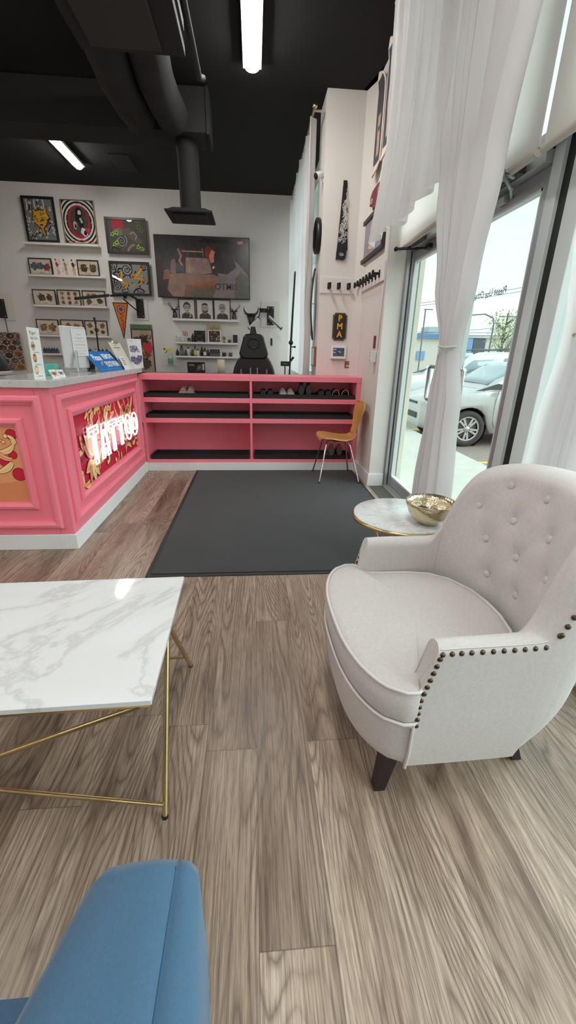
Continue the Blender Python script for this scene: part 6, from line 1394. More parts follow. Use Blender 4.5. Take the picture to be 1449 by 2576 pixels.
# spray bottle on a clear wall tray, wipe roll, framed photo on the bench
q = px3(430, 920, 7.70); t = thing('spray_bottle', 'clear spray bottle with a yellow trigger and green label on the back wall', 'spray bottle', (q.x, 7.70, q.z))
b = MB(); b.lathe((q.x, 7.70, q.z), [(.040, 0), (.043, .01), (.043, .13), (.030, .17), (.016, .21)], 18); b.build('bottle_body', M('translucent_grey_plastic', (184, 190, 184), .25), t)
b = MB(); b.lathe((q.x, 7.70, q.z), [(.0445, .03), (.0445, .12)], 18, cap=False); b.build('label', M('green_label', (120, 160, 130), .6), t)
b = MB(); b.lathe((q.x, 7.70, q.z), [(.018, .20), (.018, .245)], 12); b.box(q.x-.075, q.x+.025, 7.685, 7.715, q.z+.245, q.z+.285); b.build('spray_head', M('yellow_plastic', (224, 212, 60), .35), t, bevel=.006); b = MB(); b.tube([(q.x-.045, 7.70, q.z+.25), (q.x-.06, 7.70, q.z+.215), (q.x-.085, 7.70, q.z+.20)], .006, 6); b.box(q.x-.10, q.x-.075, 7.69, 7.71, q.z+.252, q.z+.282); b.build('trigger', M('olive_trigger', (70, 74, 40), .4), t)
x0, x1, z0, z1 = R4(405, 441, 899, 923, 7.66); b = MB(); b.box(x0, x1, 7.62, YB-.005, q.z-.008, q.z-.001); b.box(x0, x1, 7.62, 7.625, q.z-.001, q.z+.10); b.build('x', m_pglass).name = 'clear_wall_tray'; tag(bpy.data.objects['clear_wall_tray'], 'clear acrylic wall tray holding the spray bottle', 'tray')
q = px3(557, 938, 7.5); t = thing('paper_roll', 'upright cream paper roll on the bench left of the tattoo chair', 'paper roll', (q.x, 7.5, ZB_)); b = MB(); b.lathe((q.x, 7.5, ZB_), [(.02, 0), (.062, .001), (.062, .235), (.02, .236)], 24); b.build('roll', M('cream_paper', (222, 208, 184), .8), t); b = MB(); b.lathe((q.x, 7.5, ZB_), [(.019, .0), (.019, .237)], 14); b.build('core', M('card_core', (170, 150, 124), .8), t)
def poster(a): a.bg((44, 42, 44)); a.poly([(.45, .1), (.62, .8), (.85, .85), (.9, .3)], (96, 92, 90)); a.star(.68, .5, .2, .1, 6, (150, 146, 144)); a.line([(.06, .82), (.36, .82)], .05, (170, 170, 170)); a.line([(.06, .72), (.40, .72)], .05, (190, 190, 190)); a.poly([(.88, .25), (.99, .25), (.99, .9), (.88, .9)], (210, 206, 200))
x0, x1, z0, z1 = R4(472, 516, 911, 945, 7.6); picture('framed black and grey poster standing on the bench under the right ledges', (x0, x1, ZB_+.005, z1), .010, m_fr, poster, Y=7.6, grp=None)
# thermostat sensor on the wall, nail
x0, x1, z0, z1 = R4(730, 737, 724, 741, YB-.02); b = MB(); b.box(x0, x1, YB-.03, YB, z0, z1); o = b.build('wall_sensor', m_shelfw, bevel=.008); tag(o, 'small white sensor on the back wall beside the curtain', 'sensor')
# ================================================================= PIER AND SIDE WALL
# saw
x0, x1, z0, z1 = R4(846, 874, 453, 656, YF-.01)
t = thing('hand_saw', 'black handsaw painted with white tribal lines, hanging on the pier', 'saw', ((x0+x1)/2, YF, z0))
zr = z1-z0; sx = lambda px, py: P(px, py, y=YF-.01).x
b = MB(); b.prism([(sx(865, 453), z1), (sx(874, 453), z1), (sx(874, 630), z0+zr*.14), (sx(848, 620), z0+zr*.17)], (0, YF-.006, 0), (1, 0, 0), (0, 0, 1), (0, -.004, 0)); b.build('blade', m_black, t)
hx0, hx1 = sx(846, 640), sx(871, 640); hz = z0+zr*.17; b = MB()
cxh, czh = (hx0+hx1)/2, z0+zr*.085; n = 20; o_ = []; i_2 = []
outer = [(hx0+.004, hz), (hx1, hz), (hx1-.004, z0+.05), (hx1-.012, z0+.015), (cxh+.02, z0+.004), (cxh-.03, z0+.012), (hx0-.004, z0+.008), (hx0-.002, z0+.06)]
inner = [(cxh+.030*cos(PI*.75-2*PI*k/8), czh+.020*sin(PI*.75-2*PI*k/8)) for k in range(8)]
y_a, y_b = YF-.020, YF-.002; k8 = 8
va = [(p[0], y_a, p[1]) for p in outer]+[(p[0], y_a, p[1]) for p in inner]+[(p[0], y_b, p[1]) for p in outer]+[(p[0], y_b, p[1]) for p in inner]
fa = []
for k in range(8): j = (k+1) % 8; fa += [(k, j, 8+j, 8+k), (16+j, 16+k, 24+k, 24+j), (k, 16+k, 16+j, j), (8+j, 24+j, 24+k, 8+k)]
b.add(va, fa); b.build('handle', m_black, t)
a = ClipArt((hx0, YF-.0105, z0), (hx1-hx0, 0, 0), (0, 0, zr), Vector((0, -1, 0))); rnd = random.Random(12); WL = (206, 204, 200)
for i in range(62):
    v = .25+.52*i/62; lo = .08+.66*(v-.17); x = rnd.uniform(lo+.08, .90)
    a.arc(x, v, rnd.uniform(.012, .026), rnd.uniform(0, 6), rnd.uniform(7, 10), .0065, WL, 8)
for (v0, sg) in ((.30, 1), (.42, -1), (.55, 1), (.66, -1)): a.line([(.40+.06*k+.10*sin(k*1.2)*sg, v0+.03*k) for k in range(6)], .010, WL)
a.line([(.80, .80), (.66, .84), (.78, .87), (.70, .90)], .010, WL); a.line([(.78, .94), (.80, .97)], .012, WL); a.build('painted_lines', t)
# PMA sign
x0, x1, z0, z1 = R4(837, 872, 787, 857, YF-.01); t = thing('pma_sign', 'tall black sign with notched corners and orange letters PMA', 'sign', ((x0+x1)/2, YF, z0))
def notched(i, r):
    pts = []
    for (cx, cz, a0) in ((x1-i, z1-i, -PI/2), (x0+i, z1-i, 0), (x0+i, z0+i, PI/2), (x1-i, z0+i, PI)):
        for k in range(5): a_ = a0-PI/2*k/4+ (0 if True else 0); pts.append((cx+r*cos(a_-0), cz+r*sin(a_-0)))
    return pts
def notch2(i, r):
    P_ = []
    for (cx, cz, s0, s1) in ((x1-i, z1-i, -1, -1), (x0+i, z1-i, 1, -1), (x0+i, z0+i, 1, 1), (x1-i, z0+i, -1, 1)):
        q = [(cx+s0*r*sin(k*PI/8), cz+s1*r*cos(k*PI/8)) for k in range(5)]
        P_ += q if (s0*s1 > 0) else q[::-1]
    return P_
b = MB(); b.prism(notch2(0, .022), (0, YF-.012, 0), (1, 0, 0), (0, 0, 1), (0, .012, 0)); b.build('board', M('navy_black_board', (30, 28, 34), .4), t)
q = notch2(.008, .020); b = MB(); b.tube([(p[0], YF-.0125, p[1]) for p in q], .0013, 4, closed=True); b.build('border_line', M('gold_line', (190, 160, 90), .5), t)
a = Art((x0, YF-.0125, z0), (x1-x0, 0, 0), (0, 0, z1-z0), Vector((0, -1, 0))); a.st = .0008
for ch_, v in (('P', .80), ('M', .51), ('A', .225)): a.text(ch_, .5, v, .30, (226, 168, 54), .035)
a.build('letters', t)
x0, x1, z0, z1 = R4(833, 870, 871, 903, YF-.02); t = thing('wall_tablet', 'white framed tablet showing a dark picture, below the PMA sign', 'tablet', ((x0+x1)/2, YF, z0))
b = MB(); b.box(x0, x1, YF-.028, YF, z0, z1); b.build('casing', m_trim, t, bevel=.005); a = ClipArt((x0+.020, YF-.0285, z0+.028), (x1-x0-.04, 0, 0), (0, 0, z1-z0-.045), Vector((0, -1, 0))); sc = lambda c: M('tab_%d_%d_%d' % c, c, .2, emit=.25)
a.bg(sc((60, 66, 84))); rnd = random.Random(2)
for k in range(9): x, y = rnd.uniform(.1, .9), rnd.uniform(.1, .9); a.line([(x-.12, y), (x+.12, y+rnd.uniform(-.15, .15))], .09, sc((170, 176, 190)) if k % 2 else sc((36, 38, 52)))
a.build('screen', t); b = MB(); b.box(x0+.003, x1-.003, YF-.034, YF-.003, z0-.010, z0); b.build('bottom_lip', M('grey_lip', (140, 138, 138), .5), t)
b = MB(); b.tube([((x0+x1)/2-.01, YF-.004, z0-.01), ((x0+x1)/2+.01, YF-.004, z0-.06), ((x0+x1)/2, YF-.004, 1.03)], .002, 4); b.build('cable', m_white, t)
x0, x1, z0, z1 = R4(867, 884, 909, 926, YF-.004); t = thing('brass_plate', 'small square brass coloured plate low on the pier', 'plate', ((x0+x1)/2, YF, z0)); b = MB(); b.box(x0, x1, YF-.006, YF, z0, z1); b.build('plate', M('dull_brass', (134, 112, 80), .4, metal=.6), t, bevel=.001); b = MB(); b.box(x0+.018, x1-.018, YF-.009, YF-.006, z0+.018, z0+.030); b.build('lever', m_trim, t)
# hook rails
def hook(b_, c, n_, w_):                             # squared peg with upturned tip
    c, n_, w_ = Vector(c), Vector(n_), Vector(w_); Z_ = Vector((0, 0, 1))
    b_.obox(c+n_*.004, n_*.004, w_*.016, Z_*.030); b_.obox(c+n_*.035, n_*.032, w_*.011, Z_*.010); b_.obox(c+n_*.064, n_*.009, w_*.013, Z_*.026+Z_*0); return b_
r1, r2 = P(803, 697, y=YF-.012), P(803, 737, y=YF-.012); zr1, zr0 = r1.z, r2.z
t = thing('hook_rail', 'white hook board on the pier face with three black pegs', 'coat rack', (.93, YF, zr0), 'white coat hook boards'); b = MB(); b.box(.715, 1.148, YF-.014, YF, zr0, zr1); b.build('board', m_white, t, bevel=.003)
for px in (829, 853, 878): c = P(px, 716, y=YF-.05); b = MB(); hook(b, (c.x, YF-.014, (zr0+zr1)/2-.005), (0, -1, 0), (1, 0, 0)); b.build('coat_hook', m_blackm, t, bevel=.002)
t = thing('hook_rail', 'white hook board on the side wall with a row of seven black pegs', 'coat rack', (1.15, 4.5, zr0), 'white coat hook boards'); b = MB(); b.box(1.136, 1.150, 4.02, YF-.016, zr0, zr1); b.build('board', m_white, t, bevel=.003)
for k in range(7): b = MB(); hook(b, (1.136, 4.87-.118*k, (zr0+zr1)/2-.005), (-1, 0, 0), (0, 1, 0)); b.build('coat_hook', m_blackm, t, bevel=.002)
XW = 1.148
c0_, c1_ = P(911, 668, x=XW), P(915, 567, x=XW); yA_, yB_ = c0_.y, 4.13
def side_art(a): a.bg((150, 150, 170)); rnd = random.Random(5); a.star(.4, .6, .34, .20, 8, (214, 160, 90), rnd); a.star(.3, .25, .24, .14, 7, (196, 120, 84), rnd); a.star(.6, .3, .26, .18, 8, (60, 70, 120), rnd); figures(a, [(.35, .5, .2), (.6, .6, .2)], [(200, 130, 90), (120, 120, 150)], 2, (90, 80, 100))
t = thing('framed_picture', 'dark framed colourful picture on the side wall under the short curtain', 'framed picture', (XW, (yA_+yB_)/2, c0_.z)); z0, z1 = c0_.z, c1_.z
b = MB(); fw = .035
for (a_, e, f_, g_) in ((yB_, yA_, z0, z0+fw), (yB_, yA_, z1-fw, z1), (yB_, yB_+fw, z0+fw, z1-fw), (yA_-fw, yA_, z0+fw, z1-fw)): b.box(XW-.028, XW, a_, e, f_, g_)
b.build('frame', M('dark_grey_frame', (52, 46, 42), .5), t, bevel=.002); a = ClipArt((XW-.012, yA_-fw, z0+fw), (0, -(yA_-yB_-2*fw), 0), (0, 0, z1-z0-2*fw), Vector((-1, 0, 0))); side_art(a); a.build('artwork', t)
# red cap-shaped plaque
r0_, r1_ = P(933, 470, x=XW-.03), P(950, 523, x=XW-.03); ya, yb_ = r0_.y, P(955, 495, x=XW-.03).y; z1_, z0_ = P(945, 467, x=XW-.03).z, P(943, 522, x=XW-.03).z
t = thing('red_plaque', 'dark red rounded plaque with white marks on the side wall above the framed picture', 'plaque', (XW, (ya+yb_)/2, z0_))
Wp, Hp = ya-yb_, z1_-z0_; b = MB(); b.prism([(0, .35), (.02, .75), (.22, .95), (.6, 1), (1, .95), (1, .25), (.8, 0), (.35, .02), (.28, .3)], (XW, ya, z0_), (0, -Wp, 0), (0, 0, Hp), (-.03, 0, 0)); b.build('plaque_body', M('dark_red', (122, 30, 38), .5), t, bevel=.006)
a = Art((XW-.031, ya, z0_), (0, -Wp, 0), (0, 0, Hp), Vector((-1, 0, 0))); a.ell(.2, .5, .12, .12, (196, 180, 178)); a.line([(.78, .80), (.80, .45)], .05, (210, 204, 204)); a.line([(.14, .5), (.26, .5)], .04, (110, 60, 60)); a.build('white_marks', t)
# skateboard decks
def deck(pb, pt, wd, col, label, art=None, xo=0, cap=None):
    A_, B_ = P(*pb, x=XW-.05-xo), P(*pt, x=XW-.05-xo); yc = A_.y; z0 = A_.z; L_ = min(.82, 3.5-z0); t = thing('skateboard_deck', label, 'skateboard deck', (XW, yc, z0), 'skateboard decks on the side wall')
    def f(u, v):
        s = 2*u-1; th = 2*v-1; zz = z0+L_*u; e = (1-abs(s)**6)**.5 if abs(s) < 1 else 0
        kick = .035*max(0, (abs(s)-.72)/.28)**1.6
        return (XW-.018-xo-kick-.006*th*th, yc-wd/2*th*e, zz)
    b = MB(); b.grid(f, 28, 10); b.build('deck', col, t, solid=.010)
    if art:
        b = MB(); b.grid(lambda u, v: Vector(f(.15+.80*u, .1+.8*v))-Vector((.0075, 0, 0)), 20, 8); o = b.build('printed_face', art, t)
        b = MB(); b.grid(lambda u, v: Vector(f(.22+.40*u, .34+.34*v+.03*sin(6*u)))-Vector((.0085, 0, 0)), 12, 6); b.build('printed_figure', M('skin_print', (196, 168, 152), .5), t)
        b = MB(); b.grid(lambda u, v: Vector(f(.46+.05*u, .40+.22*v))-Vector((.0092, 0, 0)), 6, 4); b.build('printed_brow', M('dark_print', (40, 34, 38), .5), t)
    b = MB()
    for zz in (z0+L_*.2, z0+L_*.8): b.box(XW-.018-xo, XW, yc-.02, yc+.02, zz-.01, zz+.01)
    b.build('mount', m_blackm, t)
wdeck = M('white_deck', (222, 212, 200), .5)
deck((937, 447), (930, 190), .24, wdeck, 'white skateboard deck with a painted pale face, leftmost of the wall decks', M('dark_grey_print', (58, 58, 64), .5))
deck((960, 405), (955, 160), .23, wdeck, 'white-tipped skateboard deck with a dark print, middle of the wall decks', M('slate_print', (70, 66, 74), .5), .034)
deck((978, 395), (975, 150), .22, M('maroon_deck', (74, 30, 34), .4), 'maroon skateboard deck, rightmost of the wall decks beside the short curtain')
# outlet, red tag, conduit
o0, o1 = P(944, 884, x=1.145), P(944, 912, x=1.145)
t = thing('power_outlet', 'white multi-socket adapter on the side wall beside the doors', 'outlet', (1.15, o0.y, o1.z)); b = MB(); b.box(1.10, 1.150, o0.y-.035, o0.y+.03, o1.z, o0.z); b.build('adapter', m_trim, t, bevel=.005)
for k in range(3): b = MB(); b.lathe((1.10, o0.y, o1.z+.022+.034*k), [(.013, 0), (.012, .003)], 12, ax=(-1, 0, 0)); b.build('socket', M('socket_grey', (176, 180, 180), .5), t)
b = MB(); q = P(942, 862, x=1.148); b.box(1.146, 1.1515, q.y-.03, q.y+.035, q.z-.05, q.z+.06); o = b.build('red_notice', M('dark_red_card', (130, 40, 44), .6)); tag(o, 'small dark red card on the side wall above the socket adapter', 'notice')
b = MB(); q1_ = P(948, 880, x=1.145); q2_ = P(983, 645, x=1.14); b.tube([q1_, (1.143, q1_.y-.03, (q1_.z+q2_.z)/2), (1.143, max(3.985, q2_.y), q2_.z), (1.143, 3.99, CZ-.05)], .006, 6); o = b.build('wall_cable', m_white); tag(o, 'white cable running up the corner of the side wall', 'cable')
# things on the pier flank (facing the studio window)
XP = .713
q = P(797, 594, x=XP-.03); t = thing('round_mirror', 'round black-rimmed mirror seen edge-on on the pier flank', 'mirror', (XP, 5.15, 2.2)); cy_, cz_ = 5.14, P(797, 594, x=XP-.03).z*1.0
b = MB(); b.lathe((XP, cy_, cz_), [(.155, 0), (.165, .01), (.165, .045), (.150, .052), (.146, .03)], 40, ax=(-1, 0, 0), cap=False); b.build('rim', m_black, t); b = MB(); b.lathe((XP, cy_, cz_), [(.001, .028), (.148, .028)], 40, ax=(-1, 0, 0), cap=False); b.build('mirror_glass', M('mirror_silver', (220, 226, 226), .05, metal=1), t)
q = P(793, 466, x=.66); t = thing('security_camera', 'small white security camera with a black face on the pier', 'camera', (XP, 5.02, q.z)); b = MB(); cc = Vector((.655, 5.0, q.z+.005)); ax = Vector((-.75, -.45, -.35)).normalized(); b.lathe(cc, [(.020, -.055), (.030, -.045), (.032, .02), (.030, .03)], 18, ax=ax); b.build('body', m_trim, t); b = MB(); b.lathe(cc+ax*.03, [(.0295, 0), (.027, .004), (.001, .005)], 18, ax=ax); b.build('lens_face', m_black, t)
b = MB(); b.tube([cc-ax*.05, (.70, 5.03, q.z-.03)], .007, 6); b.lathe((XP, 5.03, q.z-.03), [(.022, 0), (.022, .010)], 14, ax=(-1, 0, 0)); b.build('mount', m_trim, t)
pts = [P(a_, c_, x=.672) for a_, c_ in ((792, 674), (787, 710), (784, 745), (783, 790), (782, 825), (785, 850), (789, 872))]
t = thing('curved_board', 'thin dark curved board mounted edge-on on the pier flank', 'wall hanging', (XP, 5.25, pts[-1].z)); b = MB()
ys = 5.20; L_ = []
zs = [P(786, py, x=.672).z for py in (674, 710, 745, 790, 825, 850, 872)]; zt_, zb_ = 2.13, 1.40
for k in range(15):
    f_ = k/14; z = zt_+(zb_-zt_)*f_; bow = .045*sin(PI*f_)*.9; w_ = .09*(sin(PI*min(.97, max(.03, f_))))**.5
    L_.append([(XP-.02-bow, ys-w_, z), (XP-.034-bow, ys-w_, z), (XP-.034-bow, ys+w_, z), (XP-.02-bow, ys+w_, z)])
b.loft(L_, sm=False); b.build('board', M('dark_walnut', (58, 44, 42), .5), t); b = MB(); b.tube([(XP, ys, 1.78), (XP-.085, ys, 1.78)], .006, 6); b.build('mount_pin', m_steel, t)
t = thing('framed_picture', 'small copper-edged frame seen edge-on on the pier flank above the shelf', 'framed picture', (XP, 5.13, 1.12)); b = MB(); b.box(XP-.026, XP, 5.02, 5.26, 1.115, 1.325); b.build('frame', M('copper_edge', (150, 100, 70), .4, metal=.5), t, bevel=.003); b = MB(); b.box(XP-.028, XP-.026, 5.04, 5.24, 1.13, 1.31); b.build('artwork', M('pale_print', (226, 230, 228), .5), t)
# ================================================================= ON THE COUNTER
ZC = 1.078
def sheet(name, label, cat, BL, BR, TR, TL, th, mat, fn=None, grp=None, part='panel'):
    BL, BR, TR, TL = map(Vector, (BL, BR, TR, TL)); U = BR-BL; V = ((TL-BL)+(TR-BR))/2; N_ = U.cross(V).normalized()
    t = thing(name, label, cat, (BL+BR)/2, grp); b = MB(); p = [BL, BR, TR, TL]; b.hexa([q-N_*th for q in p]+p); b.build(part, mat, t, bevel=min(.002, th*.4))
    if fn: a = ClipArt(BL+N_*.0006, U, V, N_); fn(a); a.build('print', t)
    return t
def fly1(a):
    K = (70, 70, 74); a.text('Tiger', .42, .90, .085, K, 0, sx=.8); a.text('Heart Tattoo', .50, .80, .075, K, 0, sx=.38)
    for i, (v, c1, c2) in enumerate(((.65, (236, 210, 160), (120, 84, 70)), (.42, (130, 80, 50), (240, 170, 90)), (.19, (226, 180, 110), (250, 220, 170)))):
        a.ell(.30, v, .15, .085, (130, 96, 80), 20); a.ell(.30, v, .13, .074, c1, 20); a.star(.30, v, .05, .02, 6, c2); a.arc(.30, v, .04, 0, 5, .008, c2)
        a.line([(.30, v-.12), (.75, v-.12)], .012, (140, 140, 144))
    for v in (.505, .275): a.line([(.15, v), (.85, v)], .003, (180, 190, 200))
yl, yr = 2.60, 2.66
sheet('flyer_stand', 'tall white counter flyer with three oval pictures at the left end of the counter', 'sign', (P(88, 957, y=yl).x, yl, ZC), (P(116, 955, y=yr).x, yr, ZC), P(97, 826, y=yr+.03), P(66, 822, y=yl+.03), .004, m_trim, fly1)
def card1(a): a.star(.5, .5, .38, .22, 7, (196, 150, 110), random.Random(1)); a.star(.5, .5, .2, .1, 5, (90, 70, 90))
def card2(a): a.star(.5, .5, .36, .16, 6, (120, 120, 128), random.Random(2)); a.ell(.5, .55, .1, .1, (60, 60, 66))
for i, (q, fn, lb) in enumerate((((134, 151, 151, 949, 138, 930, 121, 931), card1, 'small white card with an orange drawing on the counter'), ((151, 949, 167, 947, 156, 928, 140, 929), card2, 'small white card with a grey drawing on the counter'))):
    y0_ = (2.80, 2.93)[i]; y1_ = y0_+.05
    px = (134, 151, 138, 121) if i == 0 else (151, 167, 156, 140)
    sheet('counter_card', lb, 'card', (P(px[0], 950, y=y0_).x, y0_, ZC), (P(px[1], 948, y=y1_).x, y1_, ZC), P(px[2], 929, y=y1_+.06), P(px[3], 930, y=y0_+.06), .004, m_trim, fn, 'small counter cards')
x = P(129, 935, y=3.05).x; t = thing('pen_holder', 'small teal holder with a clear box behind the counter cards', 'holder', (x, 3.05, ZC)); b = MB(); b.box(x-.03, x+.035, 3.03, 3.09, ZC, ZC+.075); b.build('holder_body', M('teal_plastic', (86, 180, 164), .4), t, bevel=.004); b = MB(); b.box(x+.0, x+.075, 3.10, 3.16, ZC, ZC+.05); b.build('clear_box', M('smoke_clear', (150, 150, 150), .15), t, bevel=.003)
# monitor seen from behind
yl, yr = 3.42, 3.62
BLm, BRm = P(157, 938, y=yl), P(218, 905, y=yr); TLm, TRm = P(149, 814, y=yl), P(213, 827, y=yr)
zt9 = (TLm.z+TRm.z)/2; TLm.z = TRm.z = zt9; BLm = Vector((TLm.x, yl, ZC+.03)); BRm = Vector((TRm.x, yr, ZC+.03))
mo = thing('computer_monitor', 'white computer monitor seen from behind with a paper note taped to its back', 'monitor', ((BLm.x+BRm.x)/2, (yl+yr)/2, ZC))
U = BRm-BLm; V = Vector((0, 0, TLm.z-BLm.z)); N_ = U.cross(V).normalized(); b = MB(); b.hexa([q-N_*.02 for q in (BLm, BRm, TRm, TLm)]+[BLm, BRm, TRm, TLm]); b.build('casing', M('monitor_white', (206, 207, 208), .4), mo, bevel=.006)
a = ClipArt(BLm+U*.38+V*.30+N_*.004, U*.62, V*.64, N_); a.bg((226, 226, 228)); a.text('Walk-ins', .5, .80, .07, (120, 120, 124), sx=.8)
for v, w_ in ((.68, .34), (.645, .2), (.55, .3), (.44, .34), (.405, .36), (.30, .3), (.20, .4), (.10, .26)): a.line([(.5-w_, v), (.5+w_, v)], .012, (160, 160, 166))
a.build('taped_note', mo)
b = MB(); fx = P(203, 935, y=3.50).x; b.tube([(fx, 3.46, ZC+.006), (fx-.004, 3.47, ZC+.10), (fx-.008, 3.50, ZC+.15)], .016, 10, flat=.5); b.box(fx-.05, fx+.06, 3.40, 3.54, ZC, ZC+.006); b.build('stand', m_alu, mo)
b = MB(); b.tube([(fx+.02, 3.62, ZC+.004), (fx+.03, 3.66, ZC+.05), (fx+.01, 3.72, ZC+.06), (fx-.02, 3.80, ZC+.006)], .005, 6); o = b.build('loose_cord', m_black); tag(o, 'black cord curled on the counter behind the monitor stand', 'cord')
x = P(229, 922, y=4.1).x; b = MB(); b.box(x-.03, x+.03, 4.07, 4.12, ZC, ZC+.10); o = b.build('card_reader', m_black, bevel=.006); tag(o, 'small black device behind the blue footwear sign', 'device')
# blue sign
def blue(a):
    a.bg((34, 110, 184)); W_ = (240, 244, 248); a.line([(.05, .10), (.90, .10)], .012, (120, 170, 214))
    a.text('Please', .26, .68, .42, W_, .02, .35, sx=.95); a.text('REMOVE', .69, .72, .34, W_, .03, 0, sx=1.0); a.text('FOOTWEAR', .64, .33, .36, W_, .03, 0, sx=.86); a.line([(.22, .30), (.27, .42), (.36, .50), (.30, .40), (.22, .30)], .05, (206, 160, 90))
sheet('footwear_sign', 'blue sign reading Please REMOVE FOOTWEAR leaning on the counter', 'sign', (-1.215, 3.59, ZC), (-1.215, 4.27, ZC), (-1.345, 4.27, ZC+.155), (-1.345, 3.60, ZC+.155), .004, M('sign_blue', (34, 110, 184), .35), blue)
b = MB(); b.box(-1.33, -1.225, 3.8, 3.82, ZC, ZC+.06); o = b.build('sign_easel', m_pglass); tag(o, 'small clear easel behind the blue footwear sign', 'easel')
def clipb(a): a.bg((222, 218, 208)); a.line([(.2, .80), (.75, .80)], .03, (110, 108, 104)); a.line([(.35, .88), (.6, .88)], .02, (150, 148, 144)); a.line([(.4, .72), (.55, .72)], .02, (150, 148, 144))
cb = sheet('clipboard', 'white clipboard with a printed sheet leaning behind the blue sign', 'clipboard', (-1.225, 4.20, ZC), (-1.225, 4.56, ZC), (-1.33, 4.56, ZC+.235), (-1.33, 4.20, ZC+.235), .004, M('clipboard_tan', (196, 176, 130), .6), clipb)
b = MB(); b.box(-1.335, -1.318, 4.32, 4.46, ZC+.222, ZC+.242); b.build('clip', m_steel, cb, bevel=.004)
sheet('counter_card', 'white card with dark lines leaning between the blue sign and the clipboard', 'card', (-1.195, 4.18, ZC), (-1.195, 4.34, ZC), (-1.25, 4.36, ZC+.115), (-1.25, 4.20, ZC+.115), .004, m_trim, lambda a: [a.line([(.25, v), (.75, v)], .05, (90, 90, 92)) for v in (.8, .66, .52, .38)], 'small counter cards')
def fly2(a):
    a.bg((226, 226, 230)); a.line([(.1, .93), (.35, .93)], .012, (150, 150, 156)); figures(a, [(.30, .66, .13), (.75, .66, .11), (.25, .30, .11), (.55, .25, .14), (.80, .34, .11)], [(130, 126, 160), (110, 100, 130), (160, 150, 176)], 3, (84, 78, 96))
q0, q1, q2, q3 = P(331, 921, y=4.58), P(361, 920, y=4.60), P(354, 853, y=4.60), P(318, 852, y=4.58); q0.z = q1.z = ZC
sheet('counter_flyer', 'white flyer with purple grey drawings at the right end of the counter', 'flyer', q0, q1, q2, q3, .003, m_trim, fly2)
# ================================================================= PERSON BEHIND THE DESK
def skinned(name, joints, edges, radii, mat, parent, sub=2):
    me = bpy.data.meshes.new(name); off = world_loc(parent); me.from_pydata([Vector(j)-off for j in joints], edges, []); o = bpy.data.objects.new(name, me); C.objects.link(o); o.parent = parent
    md = o.modifiers.new('skin', 'SKIN'); md.use_smooth_shade = True
    for i, r in enumerate(radii): me.skin_vertices[0].data[i].radius = r if isinstance(r, tuple) else (r, r)
    me.skin_vertices[0].data[0].use_root = True
    s_ = o.modifiers.new('subdivision', 'SUBSURF'); s_.levels = sub; s_.render_levels = sub; me.materials.append(mat); return o
px_, py_ = -2.20, 3.85
pe = thing('person', 'person in a black sweater, white shirt hem and blue jeans leaning away behind the desk', 'person', (px_, py_, 0))
m_skin = M('skin', (196, 150, 124), .55); m_sw = M('black_sweater', (26, 28, 34), .9, var=.1, vs=60, sheen=.3); m_jn = M('blue_denim', (70, 112, 158), .85, var=.1, vs=80); m_hem = M('white_shirt', (216, 216, 218), .8); m_hair = M('dark_hair', (34, 26, 22), .6)
def rel(x, y, z): return (px_+x, py_+y, z)
J = [rel(0, 0, .96), rel(-.06, 0, 1.12), rel(-.20, 0, 1.30), rel(-.36, 0, 1.42), rel(-.44, 0, 1.47), rel(-.52, .0, 1.50), rel(-.60, 0, 1.54),
     rel(.0, -.10, .88), rel(.02, -.11, .50), rel(.05, -.11, .09), rel(-.12, -.13, .04), rel(0, .10, .88), rel(.04, .12, .50), rel(.10, .12, .09), rel(-.06, .14, .04),
     rel(-.34, -.19, 1.40), rel(-.44, -.24, 1.16), rel(-.62, -.18, 1.06), rel(-.70, -.17, 1.055), rel(-.34, .19, 1.40), rel(-.44, .24, 1.16), rel(-.62, .18, 1.06), rel(-.70, .17, 1.055)]
Eg = [(0, 1), (1, 2), (2, 3), (3, 4), (4, 5), (5, 6), (0, 7), (7, 8), (8, 9), (9, 10), (0, 11), (11, 12), (12, 13), (13, 14), (3, 15), (15, 16), (16, 17), (17, 18), (3, 19), (19, 20), (20, 21), (21, 22)]
Rd = [(.12, .15), (.11, .135), (.12, .15), (.10, .13), .055, .075, .085, .08, .055, .036, .03, .08, .055, .036, .03, .05, .037, .026, .030, .05, .037, .026, .030]
for s_, base_ in ((-1, 18), (1, 22)):
    hx, hy, hz = J[base_]
    for k, (dy, l) in enumerate(((-.030, .062), (-.010, .074), (.010, .070), (.028, .055))):
        J += [(hx-.035, hy+dy, hz-.004), (hx-.035-l*.6, hy+dy*1.2, hz-.008), (hx-.035-l, hy+dy*1.25, hz-.022)]; n0 = len(J)-3; Eg += [(base_, n0), (n0, n0+1), (n0+1, n0+2)]; Rd += [.010, .009, .007]
    J += [(hx-.005, hy-s_*.038, hz-.008), (hx-.035, hy-s_*.055, hz-.018)]; n0 = len(J)-2; Eg += [(base_, n0), (n0, n0+1)]; Rd += [.011, .008]
skinned('body', J, Eg, Rd, m_skin, pe)
def tors(k, n=24):
    T = [(-.012, 1.062, .150, .180, 0), (-.035, 1.10, .150, .180, .35), (-.085, 1.18, .142, .178, .6), (-.16, 1.27, .145, .19, .8), (-.25, 1.35, .14, .20, .95), (-.34, 1.41, .11, .17, 1.05), (-.41, 1.455, .065, .08, 1.1)][k]
    return [(px_+T[0]+T[2]*cos(2*PI*q/n)*cos(T[4]*.75), py_+T[3]*sin(2*PI*q/n), T[1]+T[2]*cos(2*PI*q/n)*sin(T[4]*.75)) for q in range(n)]
b = MB(); b.loft([tors(k) for k in range(7)], cap=False); b.build('sweater', m_sw, pe, solid=.006, sub=1)
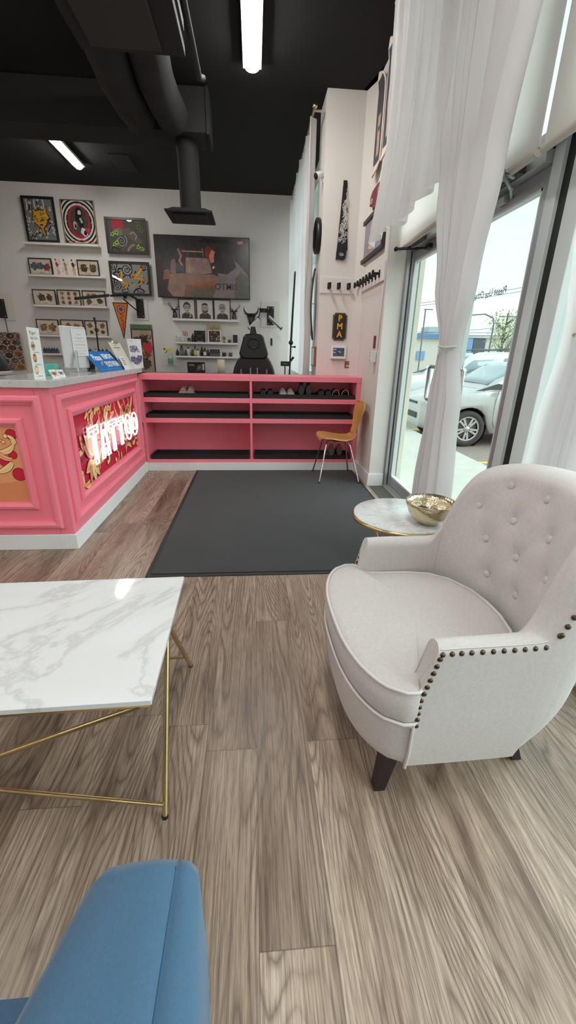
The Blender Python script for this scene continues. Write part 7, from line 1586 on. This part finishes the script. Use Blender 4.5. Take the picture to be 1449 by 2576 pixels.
for ii in ((15, 16, 17), (19, 20, 21)): skinned('sleeve', [J[3]]+[J[i] for i in ii], [(0, 1), (1, 2), (2, 3)], [.07, .068, .05, .036], m_sw, pe)
b = MB(); b.loft([[(px_+o_+.150*k_*cos(2*PI*q/20), py_+.182*k_*sin(2*PI*q/20), z_) for q in range(20)] for (z_, o_, k_) in ((1.032, -.005, 1.0), (1.06, -.015, 1.0), (1.10, -.04, .98))], cap=False); b.build('shirt_hem', m_hem, pe, solid=.004)
skinned('jeans', [J[i] for i in (0, 7, 8, 9, 11, 12, 13)], [(0, 1), (1, 2), (2, 3), (0, 4), (4, 5), (5, 6)], [(.14, .165), .095, .068, .052, .095, .068, .052], m_jn, pe)
b = MB(); b.ball((px_-.575, py_, 1.57), (.105, .085, .10), 16, 12); b.build('hair', m_hair, pe)
b = MB(); b.ball((px_-.665, py_, 1.53), (.014, .010, .016), 8, 6)
b.build('nose', m_skin, pe)
for s in (-1, 1):
    b = MB(); b.ball((px_-.655, py_+s*.030, 1.555), .010, 8, 6); b.build('eye', m_white, pe); b = MB(); b.ball((px_-.58, py_+s*.085, 1.545), (.018, .008, .026), 8, 6); b.build('ear', m_skin, pe)
b = MB(); b.ball((px_-.66, py_, 1.50), (.006, .022, .005), 8, 6); b.build('mouth', M('lips', (160, 90, 84), .5), pe)
for (jx, jy) in ((J[10][0], J[10][1]), (J[14][0], J[14][1])): b = MB(); b.ball((jx+.05, jy, .045), (.14, .048, .045), 14, 8); b.build('shoe', m_black, pe)
t = thing('office_chair', 'low black chair back just visible over the counter right of the person', 'chair', (-2.05, 4.7, 0)); b = MB()
cx0, cz0 = -1.98, .98
b.box(-2.2, -1.72, 4.66, 4.74, .70, 1.015); b.build('backrest', m_vin, t, bevel=.03); b = MB(); b.box(-2.2, -1.72, 4.70, 5.15, .44, .52); b.build('seat', m_vin, t, bevel=.03); b = MB(); b.lathe((-1.96, 4.92, .0), [(.28, .0), (.28, .05), (.03, .09), (.03, .44)], 16); b.build('pedestal', m_blackm, t); b = MB(); b.box(-1.98, -1.94, 4.72, 4.78, .5, .72); b.build('back_bar', m_blackm, t)
